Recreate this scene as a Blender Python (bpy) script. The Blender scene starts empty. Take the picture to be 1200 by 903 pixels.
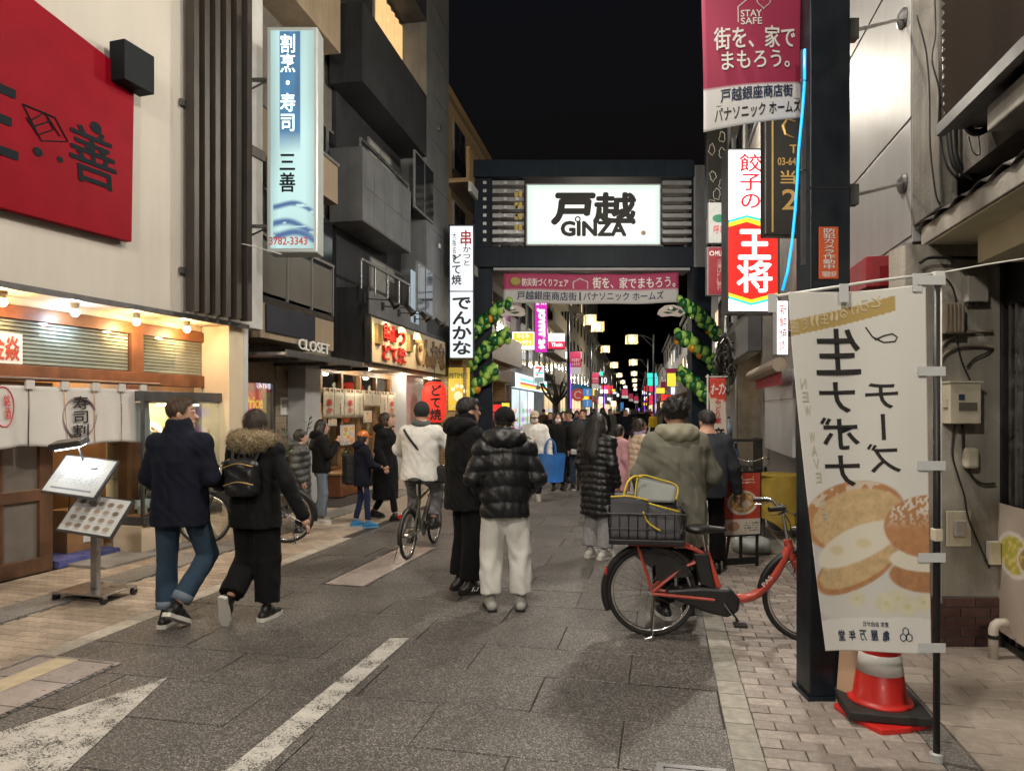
import bpy, math, random
import numpy as np
from mathutils import Vector, Matrix
random.seed(7)
RNG = np.random.default_rng(5)
R = math.radians; PI = math.pi
sc = bpy.context.scene; col = sc.collection

# ---------------------------------------------------------------- camera, sky, exposure
FP, CXP, HYP, CH = 826.0, 600.0, 479.0, 1.68       # focal length / horizon of the photograph (1200 px wide), eye height
cam_d = bpy.data.cameras.new('camera'); cam = bpy.data.objects.new('camera', cam_d); col.objects.link(cam)
cam.location = (0, 0, CH); cam.rotation_euler = (R(90), 0, 0)
cam_d.sensor_width = 36; cam_d.lens = 36 * FP / 1200; cam_d.shift_y = (HYP - 451.5) / 1200
cam_d.clip_start = .05; cam_d.clip_end = 2000
sc.camera = cam
sc.view_settings.view_transform = 'Standard'; sc.view_settings.look = 'None'
sc.view_settings.exposure = 0.48; sc.view_settings.gamma = 1
world = bpy.data.worlds.new('World'); sc.world = world; world.use_nodes = True
wn = world.node_tree.nodes; wl = world.node_tree.links
sky = wn.new('ShaderNodeTexSky'); sky.sky_type = 'NISHITA'; sky.sun_disc = False
sky.sun_elevation = R(-4); sky.sun_rotation = R(200)
wb = wn['Background']; wl.new(sky.outputs[0], wb.inputs[0]); wb.inputs[1].default_value = 0.22
moon_d = bpy.data.lights.new('moon', 'SUN'); moon = bpy.data.objects.new('moon', moon_d); col.objects.link(moon)
moon_d.energy = .02; moon_d.angle = R(.5); moon.rotation_euler = (R(40), 0, R(200))
sc.render.engine = 'CYCLES'
cy = sc.cycles
cy.use_denoising = True; cy.use_adaptive_sampling = True; cy.adaptive_threshold = .025; cy.adaptive_min_samples = 16
cy.max_bounces = 5; cy.diffuse_bounces = 2; cy.glossy_bounces = 2; cy.transmission_bounces = 4; cy.transparent_max_bounces = 12
cy.sample_clamp_indirect = 3.0; cy.caustics_reflective = False; cy.caustics_refractive = False
cy.use_light_tree = True

# ---------------------------------------------------------------- helpers
def P(px, py, Y):
    return Vector(((px - CXP) / FP * Y, Y, CH + (HYP - py) / FP * Y))
def G(px, py):
    Y = FP * CH / (py - HYP); return Vector(((px - CXP) / FP * Y, Y, 0))

MATS = {}
def M(name, c=(.5, .5, .5), rough=.6, metal=0, var=.1, vs=5., bump=0, bs=60., emit=0, ecol=None, rnd=0, coat=0, spec=.5, rvar=0, alpha=None, streak=0):
    if name in MATS: return MATS[name]
    m = bpy.data.materials.new(name); m.use_nodes = True; MATS[name] = m
    n = m.node_tree.nodes; l = m.node_tree.links; b = n['Principled BSDF']
    b.inputs['Roughness'].default_value = rough; b.inputs['Metallic'].default_value = metal
    b.inputs['Specular IOR Level'].default_value = spec; b.inputs['Coat Weight'].default_value = coat
    c3 = tuple(c)[:3]
    tc = n.new('ShaderNodeTexCoord')
    def noise(scale, detail=5, vec=None):
        t = n.new('ShaderNodeTexNoise'); t.inputs['Scale'].default_value = scale; t.inputs['Detail'].default_value = detail
        l.new(vec or tc.outputs['Object'], t.inputs['Vector']); return t
    out = None
    if var:
        t = noise(vs); rmp = n.new('ShaderNodeValToRGB')
        e = rmp.color_ramp.elements; e[0].position = .3; e[1].position = .72
        e[0].color = (*[max(0, x * (1 - var)) for x in c3], 1); e[1].color = (*[min(1, x * (1 + var)) for x in c3], 1)
        l.new(t.outputs[0], rmp.inputs[0]); out = rmp.outputs[0]
    if streak:
        mp = n.new('ShaderNodeMapping'); mp.inputs['Scale'].default_value = (5, 5, .35); l.new(tc.outputs['Object'], mp.inputs[0])
        t = noise(1.6, 6, mp.outputs[0]); r2 = n.new('ShaderNodeMapRange')
        r2.inputs[1].default_value = .35; r2.inputs[2].default_value = .75; r2.inputs[3].default_value = 1 - streak; r2.inputs[4].default_value = 1
        l.new(t.outputs[0], r2.inputs[0])
        mx = n.new('ShaderNodeMix'); mx.data_type = 'RGBA'; mx.blend_type = 'MULTIPLY'; mx.inputs[0].default_value = 1
        if out: l.new(out, mx.inputs[6])
        else: mx.inputs[6].default_value = (*c3, 1)
        l.new(r2.outputs[0], mx.inputs[7]); out = mx.outputs[2]
    if rnd:
        oi = n.new('ShaderNodeObjectInfo'); mr = n.new('ShaderNodeMapRange'); mr.inputs[3].default_value = 1 - rnd; mr.inputs[4].default_value = 1 + rnd
        l.new(oi.outputs['Random'], mr.inputs[0])
        mx = n.new('ShaderNodeMix'); mx.data_type = 'RGBA'; mx.blend_type = 'MULTIPLY'; mx.inputs[0].default_value = 1
        if out: l.new(out, mx.inputs[6])
        else: mx.inputs[6].default_value = (*c3, 1)
        l.new(mr.outputs[0], mx.inputs[7]); out = mx.outputs[2]
    if out: l.new(out, b.inputs['Base Color'])
    else: b.inputs['Base Color'].default_value = (*c3, 1)
    if rvar:
        t = noise(vs * 2.3); mr = n.new('ShaderNodeMapRange'); mr.inputs[1].default_value = .3; mr.inputs[2].default_value = .7
        mr.inputs[3].default_value = max(.03, rough - rvar); mr.inputs[4].default_value = min(1, rough + rvar)
        l.new(t.outputs[0], mr.inputs[0]); l.new(mr.outputs[0], b.inputs['Roughness'])
    if bump:
        t = noise(bs, 6); bp = n.new('ShaderNodeBump'); bp.inputs['Strength'].default_value = min(1, bump); bp.inputs['Distance'].default_value = .01
        l.new(t.outputs[0], bp.inputs['Height']); l.new(bp.outputs[0], b.inputs['Normal'])
    if emit:
        b.inputs['Emission Color'].default_value = (*(ecol or c3), 1); b.inputs['Emission Strength'].default_value = emit
    if alpha is not None: b.inputs['Alpha'].default_value = alpha
    return m

def glass_mat(name, tint=(.9, .95, .95), refl=.12):
    if name in MATS: return MATS[name]
    m = bpy.data.materials.new(name); m.use_nodes = True; MATS[name] = m
    n = m.node_tree.nodes; l = m.node_tree.links; n.remove(n['Principled BSDF'])
    t = n.new('ShaderNodeBsdfTransparent'); t.inputs[0].default_value = (*tint, 1)
    g = n.new('ShaderNodeBsdfGlossy'); g.inputs['Roughness'].default_value = .03
    f = n.new('ShaderNodeLayerWeight'); f.inputs[0].default_value = .25
    a = n.new('ShaderNodeMath'); a.operation = 'MULTIPLY_ADD'; a.inputs[1].default_value = .5; a.inputs[2].default_value = refl * .4
    l.new(f.outputs['Fresnel'], a.inputs[0])
    mx = n.new('ShaderNodeMixShader'); l.new(a.outputs[0], mx.inputs[0]); l.new(t.outputs[0], mx.inputs[1]); l.new(g.outputs[0], mx.inputs[2])
    l.new(mx.outputs[0], n['Material Output'].inputs[0]); return m

def print_mat(name, rough=.6, emit=0, bump=0):
    """flat print: the picture is a colour attribute painted on a fine grid"""
    if name in MATS: return MATS[name]
    m = bpy.data.materials.new(name); m.use_nodes = True; MATS[name] = m
    n = m.node_tree.nodes; l = m.node_tree.links; b = n['Principled BSDF']; b.inputs['Roughness'].default_value = rough
    a = n.new('ShaderNodeAttribute'); a.attribute_name = 'print'; l.new(a.outputs['Color'], b.inputs['Base Color'])
    if emit:
        l.new(a.outputs['Color'], b.inputs['Emission Color']); b.inputs['Emission Strength'].default_value = emit
        if emit > .5: l.remove(b.inputs['Base Color'].links[0]); b.inputs['Base Color'].default_value = (.06, .06, .06, 1)
    return m

class MB:
    def __init__(s): s.v = []; s.f = []
    def add(s, vs, fs):
        o = len(s.v); s.v += [tuple(v) for v in vs]; s.f += [tuple(i + o for i in f) for f in fs]; return s
    def box(s, x0, x1, y0, y1, z0, z1):
        return s.add([(x0, y0, z0), (x1, y0, z0), (x1, y1, z0), (x0, y1, z0), (x0, y0, z1), (x1, y0, z1), (x1, y1, z1), (x0, y1, z1)],
                     [(0, 3, 2, 1), (4, 5, 6, 7), (0, 1, 5, 4), (1, 2, 6, 5), (2, 3, 7, 6), (3, 0, 4, 7)])
    def obox(s, c, ax, ay, az):
        c, ax, ay, az = map(Vector, (c, ax, ay, az)); vs = []
        for k in (-1, 1):
            for i, j in ((-1, -1), (1, -1), (1, 1), (-1, 1)): vs.append(c + ax * i + ay * j + az * k)
        return s.add(vs, [(0, 3, 2, 1), (4, 5, 6, 7), (0, 1, 5, 4), (1, 2, 6, 5), (2, 3, 7, 6), (3, 0, 4, 7)])
    def tube(s, pts, r, n=8, cap=True):
        pts = [Vector(p) for p in pts]; k = len(pts); rs = r if isinstance(r, (list, tuple)) else [r] * k
        t0 = (pts[1] - pts[0]).normalized(); up = Vector((0, 0, 1)) if abs(t0.z) < .9 else Vector((1, 0, 0))
        a = t0.cross(up).normalized(); vs = []
        for i, p in enumerate(pts):
            t = ((pts[min(i + 1, k - 1)] - p).normalized() + (p - pts[max(i - 1, 0)]).normalized())
            t = t.normalized() if t.length > 1e-6 else t0
            a = (a - t * a.dot(t)).normalized(); b = t.cross(a)
            for j in range(n):
                th = 2 * PI * j / n; vs.append(p + (a * math.cos(th) + b * math.sin(th)) * rs[i])
        fs = [(i * n + j, i * n + (j + 1) % n, (i + 1) * n + (j + 1) % n, (i + 1) * n + j) for i in range(k - 1) for j in range(n)]
        if cap: fs += [tuple(range(n - 1, -1, -1)), tuple(range((k - 1) * n, k * n))]
        return s.add(vs, fs)
    def ring(s, c, rad, r, axis='y', n=36, m=8, a0=0, a1=2 * PI, sq=1):
        full = abs(a1 - a0 - 2 * PI) < 1e-5; k = n if full else n + 1; vs = []; c = Vector(c)
        for i in range(k):
            th = a0 + (a1 - a0) * i / n
            for j in range(m):
                ph = 2 * PI * j / m; q = rad + r * math.cos(ph); h = r * math.sin(ph) * sq
                if axis == 'y': p = Vector((q * math.cos(th), h, q * math.sin(th)))
                elif axis == 'x': p = Vector((h, q * math.cos(th), q * math.sin(th)))
                else: p = Vector((q * math.cos(th), q * math.sin(th), h))
                vs.append(c + p)
        fs = [(i * m + j, i * m + (j + 1) % m, ((i + 1) % k) * m + (j + 1) % m, ((i + 1) % k) * m + j) for i in range(n if full else n) for j in range(m)]
        return s.add(vs, fs)
    def lathe(s, prof, c=(0, 0, 0), n=20, axis='z'):
        c = Vector(c); vs = []
        for r, z in prof:
            for j in range(n):
                th = 2 * PI * j / n; q = (r * math.cos(th), r * math.sin(th))
                vs.append(c + (Vector((q[0], q[1], z)) if axis == 'z' else Vector((q[0], z, q[1])) if axis == 'y' else Vector((z, q[0], q[1]))))
        k = len(prof)
        fs = [(i * n + j, i * n + (j + 1) % n, (i + 1) * n + (j + 1) % n, (i + 1) * n + j) for i in range(k - 1) for j in range(n)]
        fs += [tuple(range(n - 1, -1, -1)), tuple(range((k - 1) * n, k * n))]
        return s.add(vs, fs)
    def prism(s, poly, y0, y1):
        n = len(poly); vs = [(x, y0, z) for x, z in poly] + [(x, y1, z) for x, z in poly]
        return s.add(vs, [tuple(range(n)), tuple(range(2 * n - 1, n - 1, -1))] + [(i, i + n, (i + 1) % n + n, (i + 1) % n) for i in range(n)])
    def slab(s, poly, z0, z1):
        n = len(poly); vs = [(p[0], p[1], z0) for p in poly] + [(p[0], p[1], z1) for p in poly]
        return s.add(vs, [tuple(range(n - 1, -1, -1)), tuple(range(n, 2 * n))] + [(i, (i + 1) % n, (i + 1) % n + n, i + n) for i in range(n)])
    def ball(s, c, rx, ry=None, rz=None, n=12, m=8):
        ry = ry or rx; rz = rz or rx; vs = [(c[0], c[1], c[2] - rz)]
        for i in range(1, m):
            ph = -PI / 2 + PI * i / m
            for j in range(n):
                th = 2 * PI * j / n; vs.append((c[0] + rx * math.cos(ph) * math.cos(th), c[1] + ry * math.cos(ph) * math.sin(th), c[2] + rz * math.sin(ph)))
        vs.append((c[0], c[1], c[2] + rz)); fs = []
        for j in range(n):
            fs.append((0, 1 + (j + 1) % n, 1 + j)); o = 1 + (m - 2) * n; fs.append((o + j, o + (j + 1) % n, len(vs) - 1))
            for i in range(m - 2): q = 1 + i * n; fs.append((q + j, q + (j + 1) % n, q + n + (j + 1) % n, q + n + j))
        return s.add(vs, fs)
    def grid(s, fn, nu, nv, th=0):
        vs = [Vector(fn(i / nu, j / nv)) for j in range(nv + 1) for i in range(nu + 1)]
        w = nu + 1; fs = [(j * w + i, j * w + i + 1, (j + 1) * w + i + 1, (j + 1) * w + i) for j in range(nv) for i in range(nu)]
        if th:
            k = len(vs); back = [v + Vector((0, th, 0)) for v in vs]
            rim = [i for i in range(w)] + [j * w + nu for j in range(1, nv + 1)] + [nv * w + i for i in range(nu - 1, -1, -1)] + [j * w for j in range(nv - 1, 0, -1)]
            fs = fs + [tuple(q + k for q in reversed(f)) for f in fs] + [(rim[(i + 1) % len(rim)], rim[i], rim[i] + k, rim[(i + 1) % len(rim)] + k) for i in range(len(rim))]
            vs = vs + back
        return s.add(vs, fs)
    def mesh(s, name):
        me = bpy.data.meshes.new(name); me.from_pydata(s.v, [], s.f); me.update(); return me
    def build(s, name, mat, parent=None, smooth=False, bevel=0, seg=2):
        o = bpy.data.objects.new(name, s.mesh(name)); col.objects.link(o)
        if isinstance(mat, str): mat = MATS[mat]
        o.data.materials.append(mat)
        if parent: o.parent = parent
        if smooth: o.data.polygons.foreach_set('use_smooth', [True] * len(o.data.polygons))
        if bevel:
            b = o.modifiers.new('bevel', 'BEVEL'); b.width = bevel; b.segments = seg; b.limit_method = 'ANGLE'; b.angle_limit = R(40)
        return o

def obj(name, me, mat, parent=None, smooth=False):
    o = bpy.data.objects.new(name, me); col.objects.link(o)
    if mat: o.data.materials.clear(); o.data.materials.append(MATS[mat] if isinstance(mat, str) else mat)
    if parent: o.parent = parent
    if smooth: me.polygons.foreach_set('use_smooth', [True] * len(me.polygons))
    return o
def tag(o, label=None, cat=None, group=None, kind=None):
    if label: o['label'] = label
    if cat: o['category'] = cat
    if group: o['group'] = group
    if kind: o['kind'] = kind
    return o
def thing(name, label, cat, loc=(0, 0, 0), rz=0, group=None):
    o = bpy.data.objects.new(name, None); col.objects.link(o); o.empty_display_size = .1
    o.location = loc; o.rotation_euler = (0, 0, rz); return tag(o, label, cat, group)
def share(src, parent, loc=None, rot=None, mat=None, name=None):
    o = src.copy(); col.objects.link(o); o.parent = parent
    if name: o.name = name
    if loc is not None: o.location = loc
    if rot is not None: o.rotation_euler = rot
    if mat is not None:
        o.material_slots[0].link = 'OBJECT'; o.material_slots[0].material = mat
    return o
def copy_tree(o, parent=None):
    c = o.copy(); col.objects.link(c); c.parent = parent
    for ch in list(o.children): copy_tree(ch, c)
    return c
def lamp(parent, loc, power, color=(1, .85, .65), r=.05, kind='POINT', name='light', spot=None, rot=None):
    d = bpy.data.lights.new(name, kind); d.energy = power; d.color = color
    d.shadow_soft_size = r
    if spot: d.spot_size = spot; d.spot_blend = .6
    o = bpy.data.objects.new(name, d); col.objects.link(o); o.parent = parent; o.location = loc
    if rot: o.rotation_euler = rot
    return o

_font_cache = {}
def glyphs(s, bold):
    k = (s, bold)
    if k in _font_cache: return _font_cache[k]
    c = bpy.data.curves.new('lettering', 'FONT'); c.body = s; c.resolution_u = 3; c.offset = bold; c.fill_mode = 'FRONT'
    o = bpy.data.objects.new('lettering', c); me = bpy.data.meshes.new_from_object(o)
    vs = np.array([v.co[:2] for v in me.vertices]) if len(me.vertices) else np.zeros((0, 2)); fs = [tuple(p.vertices) for p in me.polygons]
    bpy.data.objects.remove(o); bpy.data.curves.remove(c); bpy.data.meshes.remove(me)
    _font_cache[k] = (vs, fs); return vs, fs
def txt(parent, s, x0, z0, x1, z1, mat, y=-.004, vert=False, bold=.012, shear=0, warp=None, mirror=False, keep=False, th=0, name='lettering', wob=0):
    """flat lettering fitted into the rectangle x0..x1, z0..z1 of the parent's local x-z plane, read from -y"""
    m = MB(); cells = []
    if vert:
        h = (z1 - z0) / len(s)
        for i, ch in enumerate(s):
            if ch not in ' ・': cells.append((ch, x0, z1 - (i + 1) * h, x1, z1 - i * h, True))
            elif ch == '・': cells.append((ch, x0, z1 - (i + 1) * h, x1, z1 - i * h, True))
    else: cells.append((s, x0, z0, x1, z1, False))
    for k, (ch, a0, b0, a1, b1, cell) in enumerate(cells):
        vs, fs = glyphs(ch, bold if th or bold < .013 else 0)
        if not len(vs): continue
        v = vs.copy()
        if ch in 'ー' and vert: v = np.stack([.5 - (v[:, 1] - .38), -(v[:, 0] - .5) + .38], 1)
        if cell: lo = np.array([0, -.12]); hi = np.array([1, .88])
        else: lo = v.min(0); hi = v.max(0)
        sp = np.maximum(hi - lo, 1e-6); t = (v - lo) / sp
        W, H = a1 - a0, b1 - b0
        if keep:
            sc_ = min(W / sp[0], H / sp[1]); ox = (W - sp[0] * sc_) / 2; oz = (H - sp[1] * sc_) / 2
            X = a0 + ox + t[:, 0] * sp[0] * sc_; Z = b0 + oz + t[:, 1] * sp[1] * sc_
        else: X = a0 + t[:, 0] * W; Z = b0 + t[:, 1] * H
        X = X + shear * (Z - b0)
        if wob:
            rr = np.random.default_rng(k + 3); X = X + wob * W * rr.uniform(-1, 1); Z = Z + wob * H * np.sin(X / max(W, 1e-6) * 5 + k)
        if mirror: X = x0 + x1 - X
        pts = [(x, y, z) for x, z in zip(X, Z)]
        if warp: pts = [warp(x, z, y) for x, _, z in pts]
        if th:
            n = len(pts); m.add(pts + [(p[0], p[1] + th, p[2]) for p in pts], list(fs))
            ed = {}
            for f in fs:
                for i in range(len(f)):
                    a, b = f[i], f[(i + 1) % len(f)]
                    if (b, a) in ed: ed.pop((b, a))
                    else: ed[(a, b)] = 1
            o = len(m.v) - 2 * n
            m.f += [(b + o, a + o, a + n + o, b + n + o) for a, b in ed]
        elif bold < .013: m.add(pts, fs)
        else:
            g = .75 * bold * (H if not cell and len(ch) > 1 else min(W, H))
            for i, (ex, ez) in enumerate(((0, 0), (g, 0), (-g, 0), (0, g), (0, -g), (g * .7, g * .7), (-g * .7, g * .7), (g * .7, -g * .7), (-g * .7, -g * .7))): m.add([(p[0] + ex, p[1] - .0003 * i, p[2] + ez) for p in pts], fs)
    if not m.v: return None
    return m.build(name, mat, parent)

def paint(parent, name, fn, x0, x1, z0, z1, nx, nz, mat, y=0, warp=None, th=0):
    """a printed sheet: fn(u, v) -> rgb arrays, u to the right, v up"""
    m = MB(); f = warp or (lambda x, z, yy: (x, yy, z))
    m.grid(lambda u, v: f(x0 + (x1 - x0) * u, z0 + (z1 - z0) * v, y), nx, nz, th)
    o = m.build(name, mat, parent, smooth=bool(warp))
    v, u = np.meshgrid(np.arange(nz + 1) / nz, np.arange(nx + 1) / nx, indexing='ij')
    c = np.ones((nz + 1, nx + 1, 4), np.float32); c[..., :3] = np.clip(fn(u, v), 0, 1)
    c = c.reshape(-1, 4)
    if th: c = np.concatenate([c, c])
    a = o.data.color_attributes.new('print', 'FLOAT_COLOR', 'POINT'); a.data.foreach_set('color', c.ravel())
    return o
def vnoise(u, v, seed=0):
    """smooth value noise on arrays"""
    iu = np.floor(u).astype(int); iv = np.floor(v).astype(int); fu = u - iu; fv = v - iv
    h = lambda a, b: (np.sin(a * 127.1 + b * 311.7 + seed * 74.7) * 43758.5453) % 1
    s = lambda t: t * t * (3 - 2 * t)
    fu, fv = s(fu), s(fv)
    return (h(iu, iv) * (1 - fu) + h(iu + 1, iv) * fu) * (1 - fv) + (h(iu, iv + 1) * (1 - fu) + h(iu + 1, iv + 1) * fu) * fv
def lay(c, mask, rgb):
    m = np.clip(mask, 0, 1)[..., None]; return c * (1 - m) + np.asarray(rgb) * m
def ell(u, v, cu, cv, ru, rv, soft=.06, rot=0):
    a, b = u - cu, v - cv
    if rot: a, b = a * math.cos(rot) + b * math.sin(rot), -a * math.sin(rot) + b * math.cos(rot)
    return np.clip((1 - np.hypot(a / ru, b / rv)) / soft + .5, 0, 1)
def rct(u, v, u0, u1, v0, v1): return ((u > u0) & (u < u1) & (v > v0) & (v < v1)).astype(float)
def food_print(seed, base=(.75, .1, .06), n=9, text=.2):
    """a menu-like picture: bowls and dishes on a ground, dark rows of small print"""
    def fn(u, v):
        rr = np.random.default_rng(seed); c = np.ones(u.shape + (3,)) * np.asarray(base)
        c = c * (.85 + .3 * vnoise(u * 6, v * 6, seed))[..., None]
        for i in range(n):
            cu, cv, ra = rr.uniform(.1, .9), rr.uniform(.1, .9), rr.uniform(.1, .22)
            c = lay(c, ell(u, v, cu, cv, ra, ra * .8), (.8, .75, .68)); q = ell(u, v, cu, cv, ra * .82, ra * .64)
            c = lay(c, q, np.array([rr.uniform(.4, .8), rr.uniform(.15, .5), .06])); c = lay(c, q * (vnoise(u * 40, v * 40, i) > .6), (.75, .6, .2))
        return lay(c, (vnoise(u * 40, np.floor(v * 22) * 3.3, seed) > .55) * (np.floor(v * 44) % 2) * (v < text), (.05, .04, .04))
    return fn

class Fr:
    """a facade: local x to the right as seen from the street, z up, -y towards the street"""
    def __init__(s, X, Y, slope, left):
        L = math.hypot(slope, 1); d = (slope / L, 1 / L)
        if not left: d = (-d[0], -d[1])
        s.o = Vector((X, Y, 0)); s.a = math.atan2(d[1], d[0]); s.x = Vector((d[0], d[1], 0)); s.y = Vector((-d[1], d[0], 0))
    def px(s, px, py, w=0):
        r = Vector(((px - CXP) / FP, 1, (HYP - py) / FP)); c = Vector((0, 0, CH)); pl = s.o - s.y * w
        t = (pl - c).dot(s.y) / r.dot(s.y); q = c + r * t
        return (q - s.o).dot(s.x), q.z
    def u(s, px, w=0): return s.px(px, HYP, w)[0]
    def rect(s, pl, yt, yb, pr, w=0):
        a, z1 = s.px(pl, yt, w); _, z0 = s.px(pl, yb, w); return a, s.u(pr, w), z0, z1
    def W(s, u, w, z): return s.o + s.x * u - s.y * w + Vector((0, 0, z))
    def root(s, name, label, cat, group=None, u=0, w=0, z=0):
        return thing(name, label, cat, s.W(u, w, z), s.a, group)

# ---------------------------------------------------------------- materials shared by many things
def aggregate(name, base, speck, scale, dark, rough=.55, rnd=.08, gum=True):
    m = bpy.data.materials.new(name); m.use_nodes = True; MATS[name] = m
    n = m.node_tree.nodes; l = m.node_tree.links; b = n['Principled BSDF']
    tc = n.new('ShaderNodeNewGeometry')
    v = n.new('ShaderNodeTexVoronoi'); v.inputs['Scale'].default_value = scale; l.new(tc.outputs['Position'], v.inputs['Vector'])
    bw = n.new('ShaderNodeSeparateColor'); l.new(v.outputs['Color'], bw.inputs[0])
    rmp = n.new('ShaderNodeValToRGB'); e = rmp.color_ramp.elements; e[0].position = .25; e[0].color = (*dark, 1); e[1].position = .96; e[1].color = (*speck, 1)
    k = rmp.color_ramp.elements.new(.68); k.color = (*base, 1); l.new(bw.outputs[0], rmp.inputs[0])
    t = n.new('ShaderNodeTexNoise'); t.inputs['Scale'].default_value = 1.1; t.inputs['Detail'].default_value = 6; l.new(tc.outputs['Position'], t.inputs['Vector'])
    mr = n.new('ShaderNodeMapRange'); mr.inputs[1].default_value = .3; mr.inputs[2].default_value = .7; mr.inputs[3].default_value = .72; mr.inputs[4].default_value = 1.2; l.new(t.outputs[0], mr.inputs[0])
    oi = n.new('ShaderNodeObjectInfo'); m2 = n.new('ShaderNodeMapRange'); m2.inputs[3].default_value = 1 - rnd; m2.inputs[4].default_value = 1 + rnd; l.new(oi.outputs['Random'], m2.inputs[0])
    mu = n.new('ShaderNodeMath'); mu.operation = 'MULTIPLY'; l.new(mr.outputs[0], mu.inputs[0]); l.new(m2.outputs[0], mu.inputs[1])
    mx = n.new('ShaderNodeMix'); mx.data_type = 'RGBA'; mx.blend_type = 'MULTIPLY'; mx.inputs[0].default_value = 1
    l.new(rmp.outputs[0], mx.inputs[6]); l.new(mu.outputs[0], mx.inputs[7]); l.new(mx.outputs[2], b.inputs['Base Color'])
    if gum:
        for sc2, lo, hi, dk in ((2.6, .05, .06, .55), (.55, .16, .34, .8)):
            v2 = n.new('ShaderNodeTexVoronoi'); v2.inputs['Scale'].default_value = sc2; nz = n.new('ShaderNodeTexNoise'); nz.inputs['Scale'].default_value = 3; nz.inputs['Detail'].default_value = 4; l.new(tc.outputs['Position'], nz.inputs['Vector'])
            av = n.new('ShaderNodeVectorMath'); av.operation = 'MULTIPLY_ADD'; av.inputs[1].default_value = (.12,) * 3; l.new(nz.outputs['Color'], av.inputs[0]); l.new(tc.outputs['Position'], av.inputs[2]); l.new(av.outputs[0], v2.inputs['Vector'])
            r3 = n.new('ShaderNodeMapRange'); r3.inputs[1].default_value = lo; r3.inputs[2].default_value = hi; r3.inputs[3].default_value = dk; r3.inputs[4].default_value = 1; l.new(v2.outputs['Distance'], r3.inputs[0])
            m3 = n.new('ShaderNodeMix'); m3.data_type = 'RGBA'; m3.blend_type = 'MULTIPLY'; m3.inputs[0].default_value = 1; l.new(b.inputs['Base Color'].links[0].from_socket, m3.inputs[6]); l.new(r3.outputs[0], m3.inputs[7]); l.new(m3.outputs[2], b.inputs['Base Color'])
    bp = n.new('ShaderNodeBump'); bp.inputs['Strength'].default_value = .5; bp.inputs['Distance'].default_value = .004
    l.new(v.outputs['Distance'], bp.inputs['Height']); l.new(bp.outputs[0], b.inputs['Normal'])
    r = n.new('ShaderNodeMapRange'); r.inputs[3].default_value = rough - .15; r.inputs[4].default_value = rough + .2; l.new(bw.outputs[1], r.inputs[0]); l.new(r.outputs[0], b.inputs['Roughness'])
    return m
def pavement_mat(name, c, bw_, bh_, ang, gap=.006):
    """fine brick paving for the stretch too far away to tell the bricks apart"""
    m = bpy.data.materials.new(name); m.use_nodes = True; MATS[name] = m
    n = m.node_tree.nodes; l = m.node_tree.links; b = n['Principled BSDF']; g = n.new('ShaderNodeNewGeometry')
    mp = n.new('ShaderNodeMapping'); mp.inputs['Rotation'].default_value = (0, 0, ang); l.new(g.outputs['Position'], mp.inputs[0])
    br = n.new('ShaderNodeTexBrick'); br.inputs['Scale'].default_value = 1; br.inputs['Brick Width'].default_value = bw_; br.inputs['Row Height'].default_value = bh_
    br.inputs['Mortar Size'].default_value = gap; br.inputs['Color1'].default_value = (*[x * .85 for x in c], 1); br.inputs['Color2'].default_value = (*[x * 1.1 for x in c], 1)
    br.inputs['Mortar'].default_value = (.05, .045, .04, 1); l.new(mp.outputs[0], br.inputs['Vector'])
    l.new(br.outputs[0], b.inputs['Base Color']); b.inputs['Roughness'].default_value = .6; return m
aggregate('road_slab', (.09, .083, .076), (.28, .26, .235), 150, (.052, .048, .046), .48)
aggregate('kerb_stone', (.2, .19, .175), (.34, .32, .29), 150, (.13, .125, .12), .6)
M('joint', (.035, .032, .03), .85, bump=.4, bs=120)
M('brick_warm', (.37, .30, .235), .6, var=.22, vs=26, bump=.35, bs=150, rnd=.2, rvar=.12)
M('brick_cool', (.29, .25, .225), .6, var=.22, vs=26, bump=.35, bs=150, rnd=.25, rvar=.12)
M('border_block', (.42, .385, .33), .6, var=.25, vs=18, bump=.3, bs=150, rnd=.15, rvar=.1)
M('border_grey', (.27, .255, .22), .6, var=.25, vs=18, bump=.3, bs=150, rnd=.16, rvar=.1)
M('private_tile', (.34, .29, .25), .45, var=.15, vs=20, bump=.1, bs=90, rnd=.08, rvar=.12)
M('inset_tile', (.32, .275, .255), .35, var=.15, vs=9, rnd=.1, rvar=.1)
M('concrete', (.24, .23, .22), .75, var=.25, vs=4, bump=.4, bs=70)
M('concrete_dark', (.12, .115, .11), .75, var=.25, vs=4, bump=.4, bs=70)
M('metal', (.45, .45, .45), .35, 1, var=.15, vs=8, rvar=.1)
M('chrome', (.75, .75, .75), .15, 1, var=.05)
M('steel_dark', (.13, .13, .135), .4, .7, var=.2, vs=8)
M('black', (.012, .012, .013), .45, var=.2, vs=12)
M('black_matte', (.014, .014, .015), .8, var=.3, vs=20, bump=.2, bs=200)
M('white_paint', (.72, .72, .7), .5, var=.06)
M('navy_metal', (.012, .02, .03), .38, .2, var=.35, vs=3, bump=.1, bs=40, rvar=.1, streak=.4)
M('white_plastic', (.7, .7, .68), .4, var=.06)
M('grey_plastic', (.4, .42, .42), .45, var=.1)
M('wire_black', (.01, .01, .01), .5, var=0)
glass_mat('glass'); glass_mat('glass_dark', (.35, .38, .4), .5)
E_ = lambda name, c, s, base=None: M(name, base or tuple(x * .15 for x in c), .4, emit=s, ecol=c, var=0)
E_('lit_white', (.96, 1, .97), 1.25); E_('lit_warm', (1, .72, .38), 6.); E_('lit_cream', (1, .9, .7), 1.3)

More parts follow.
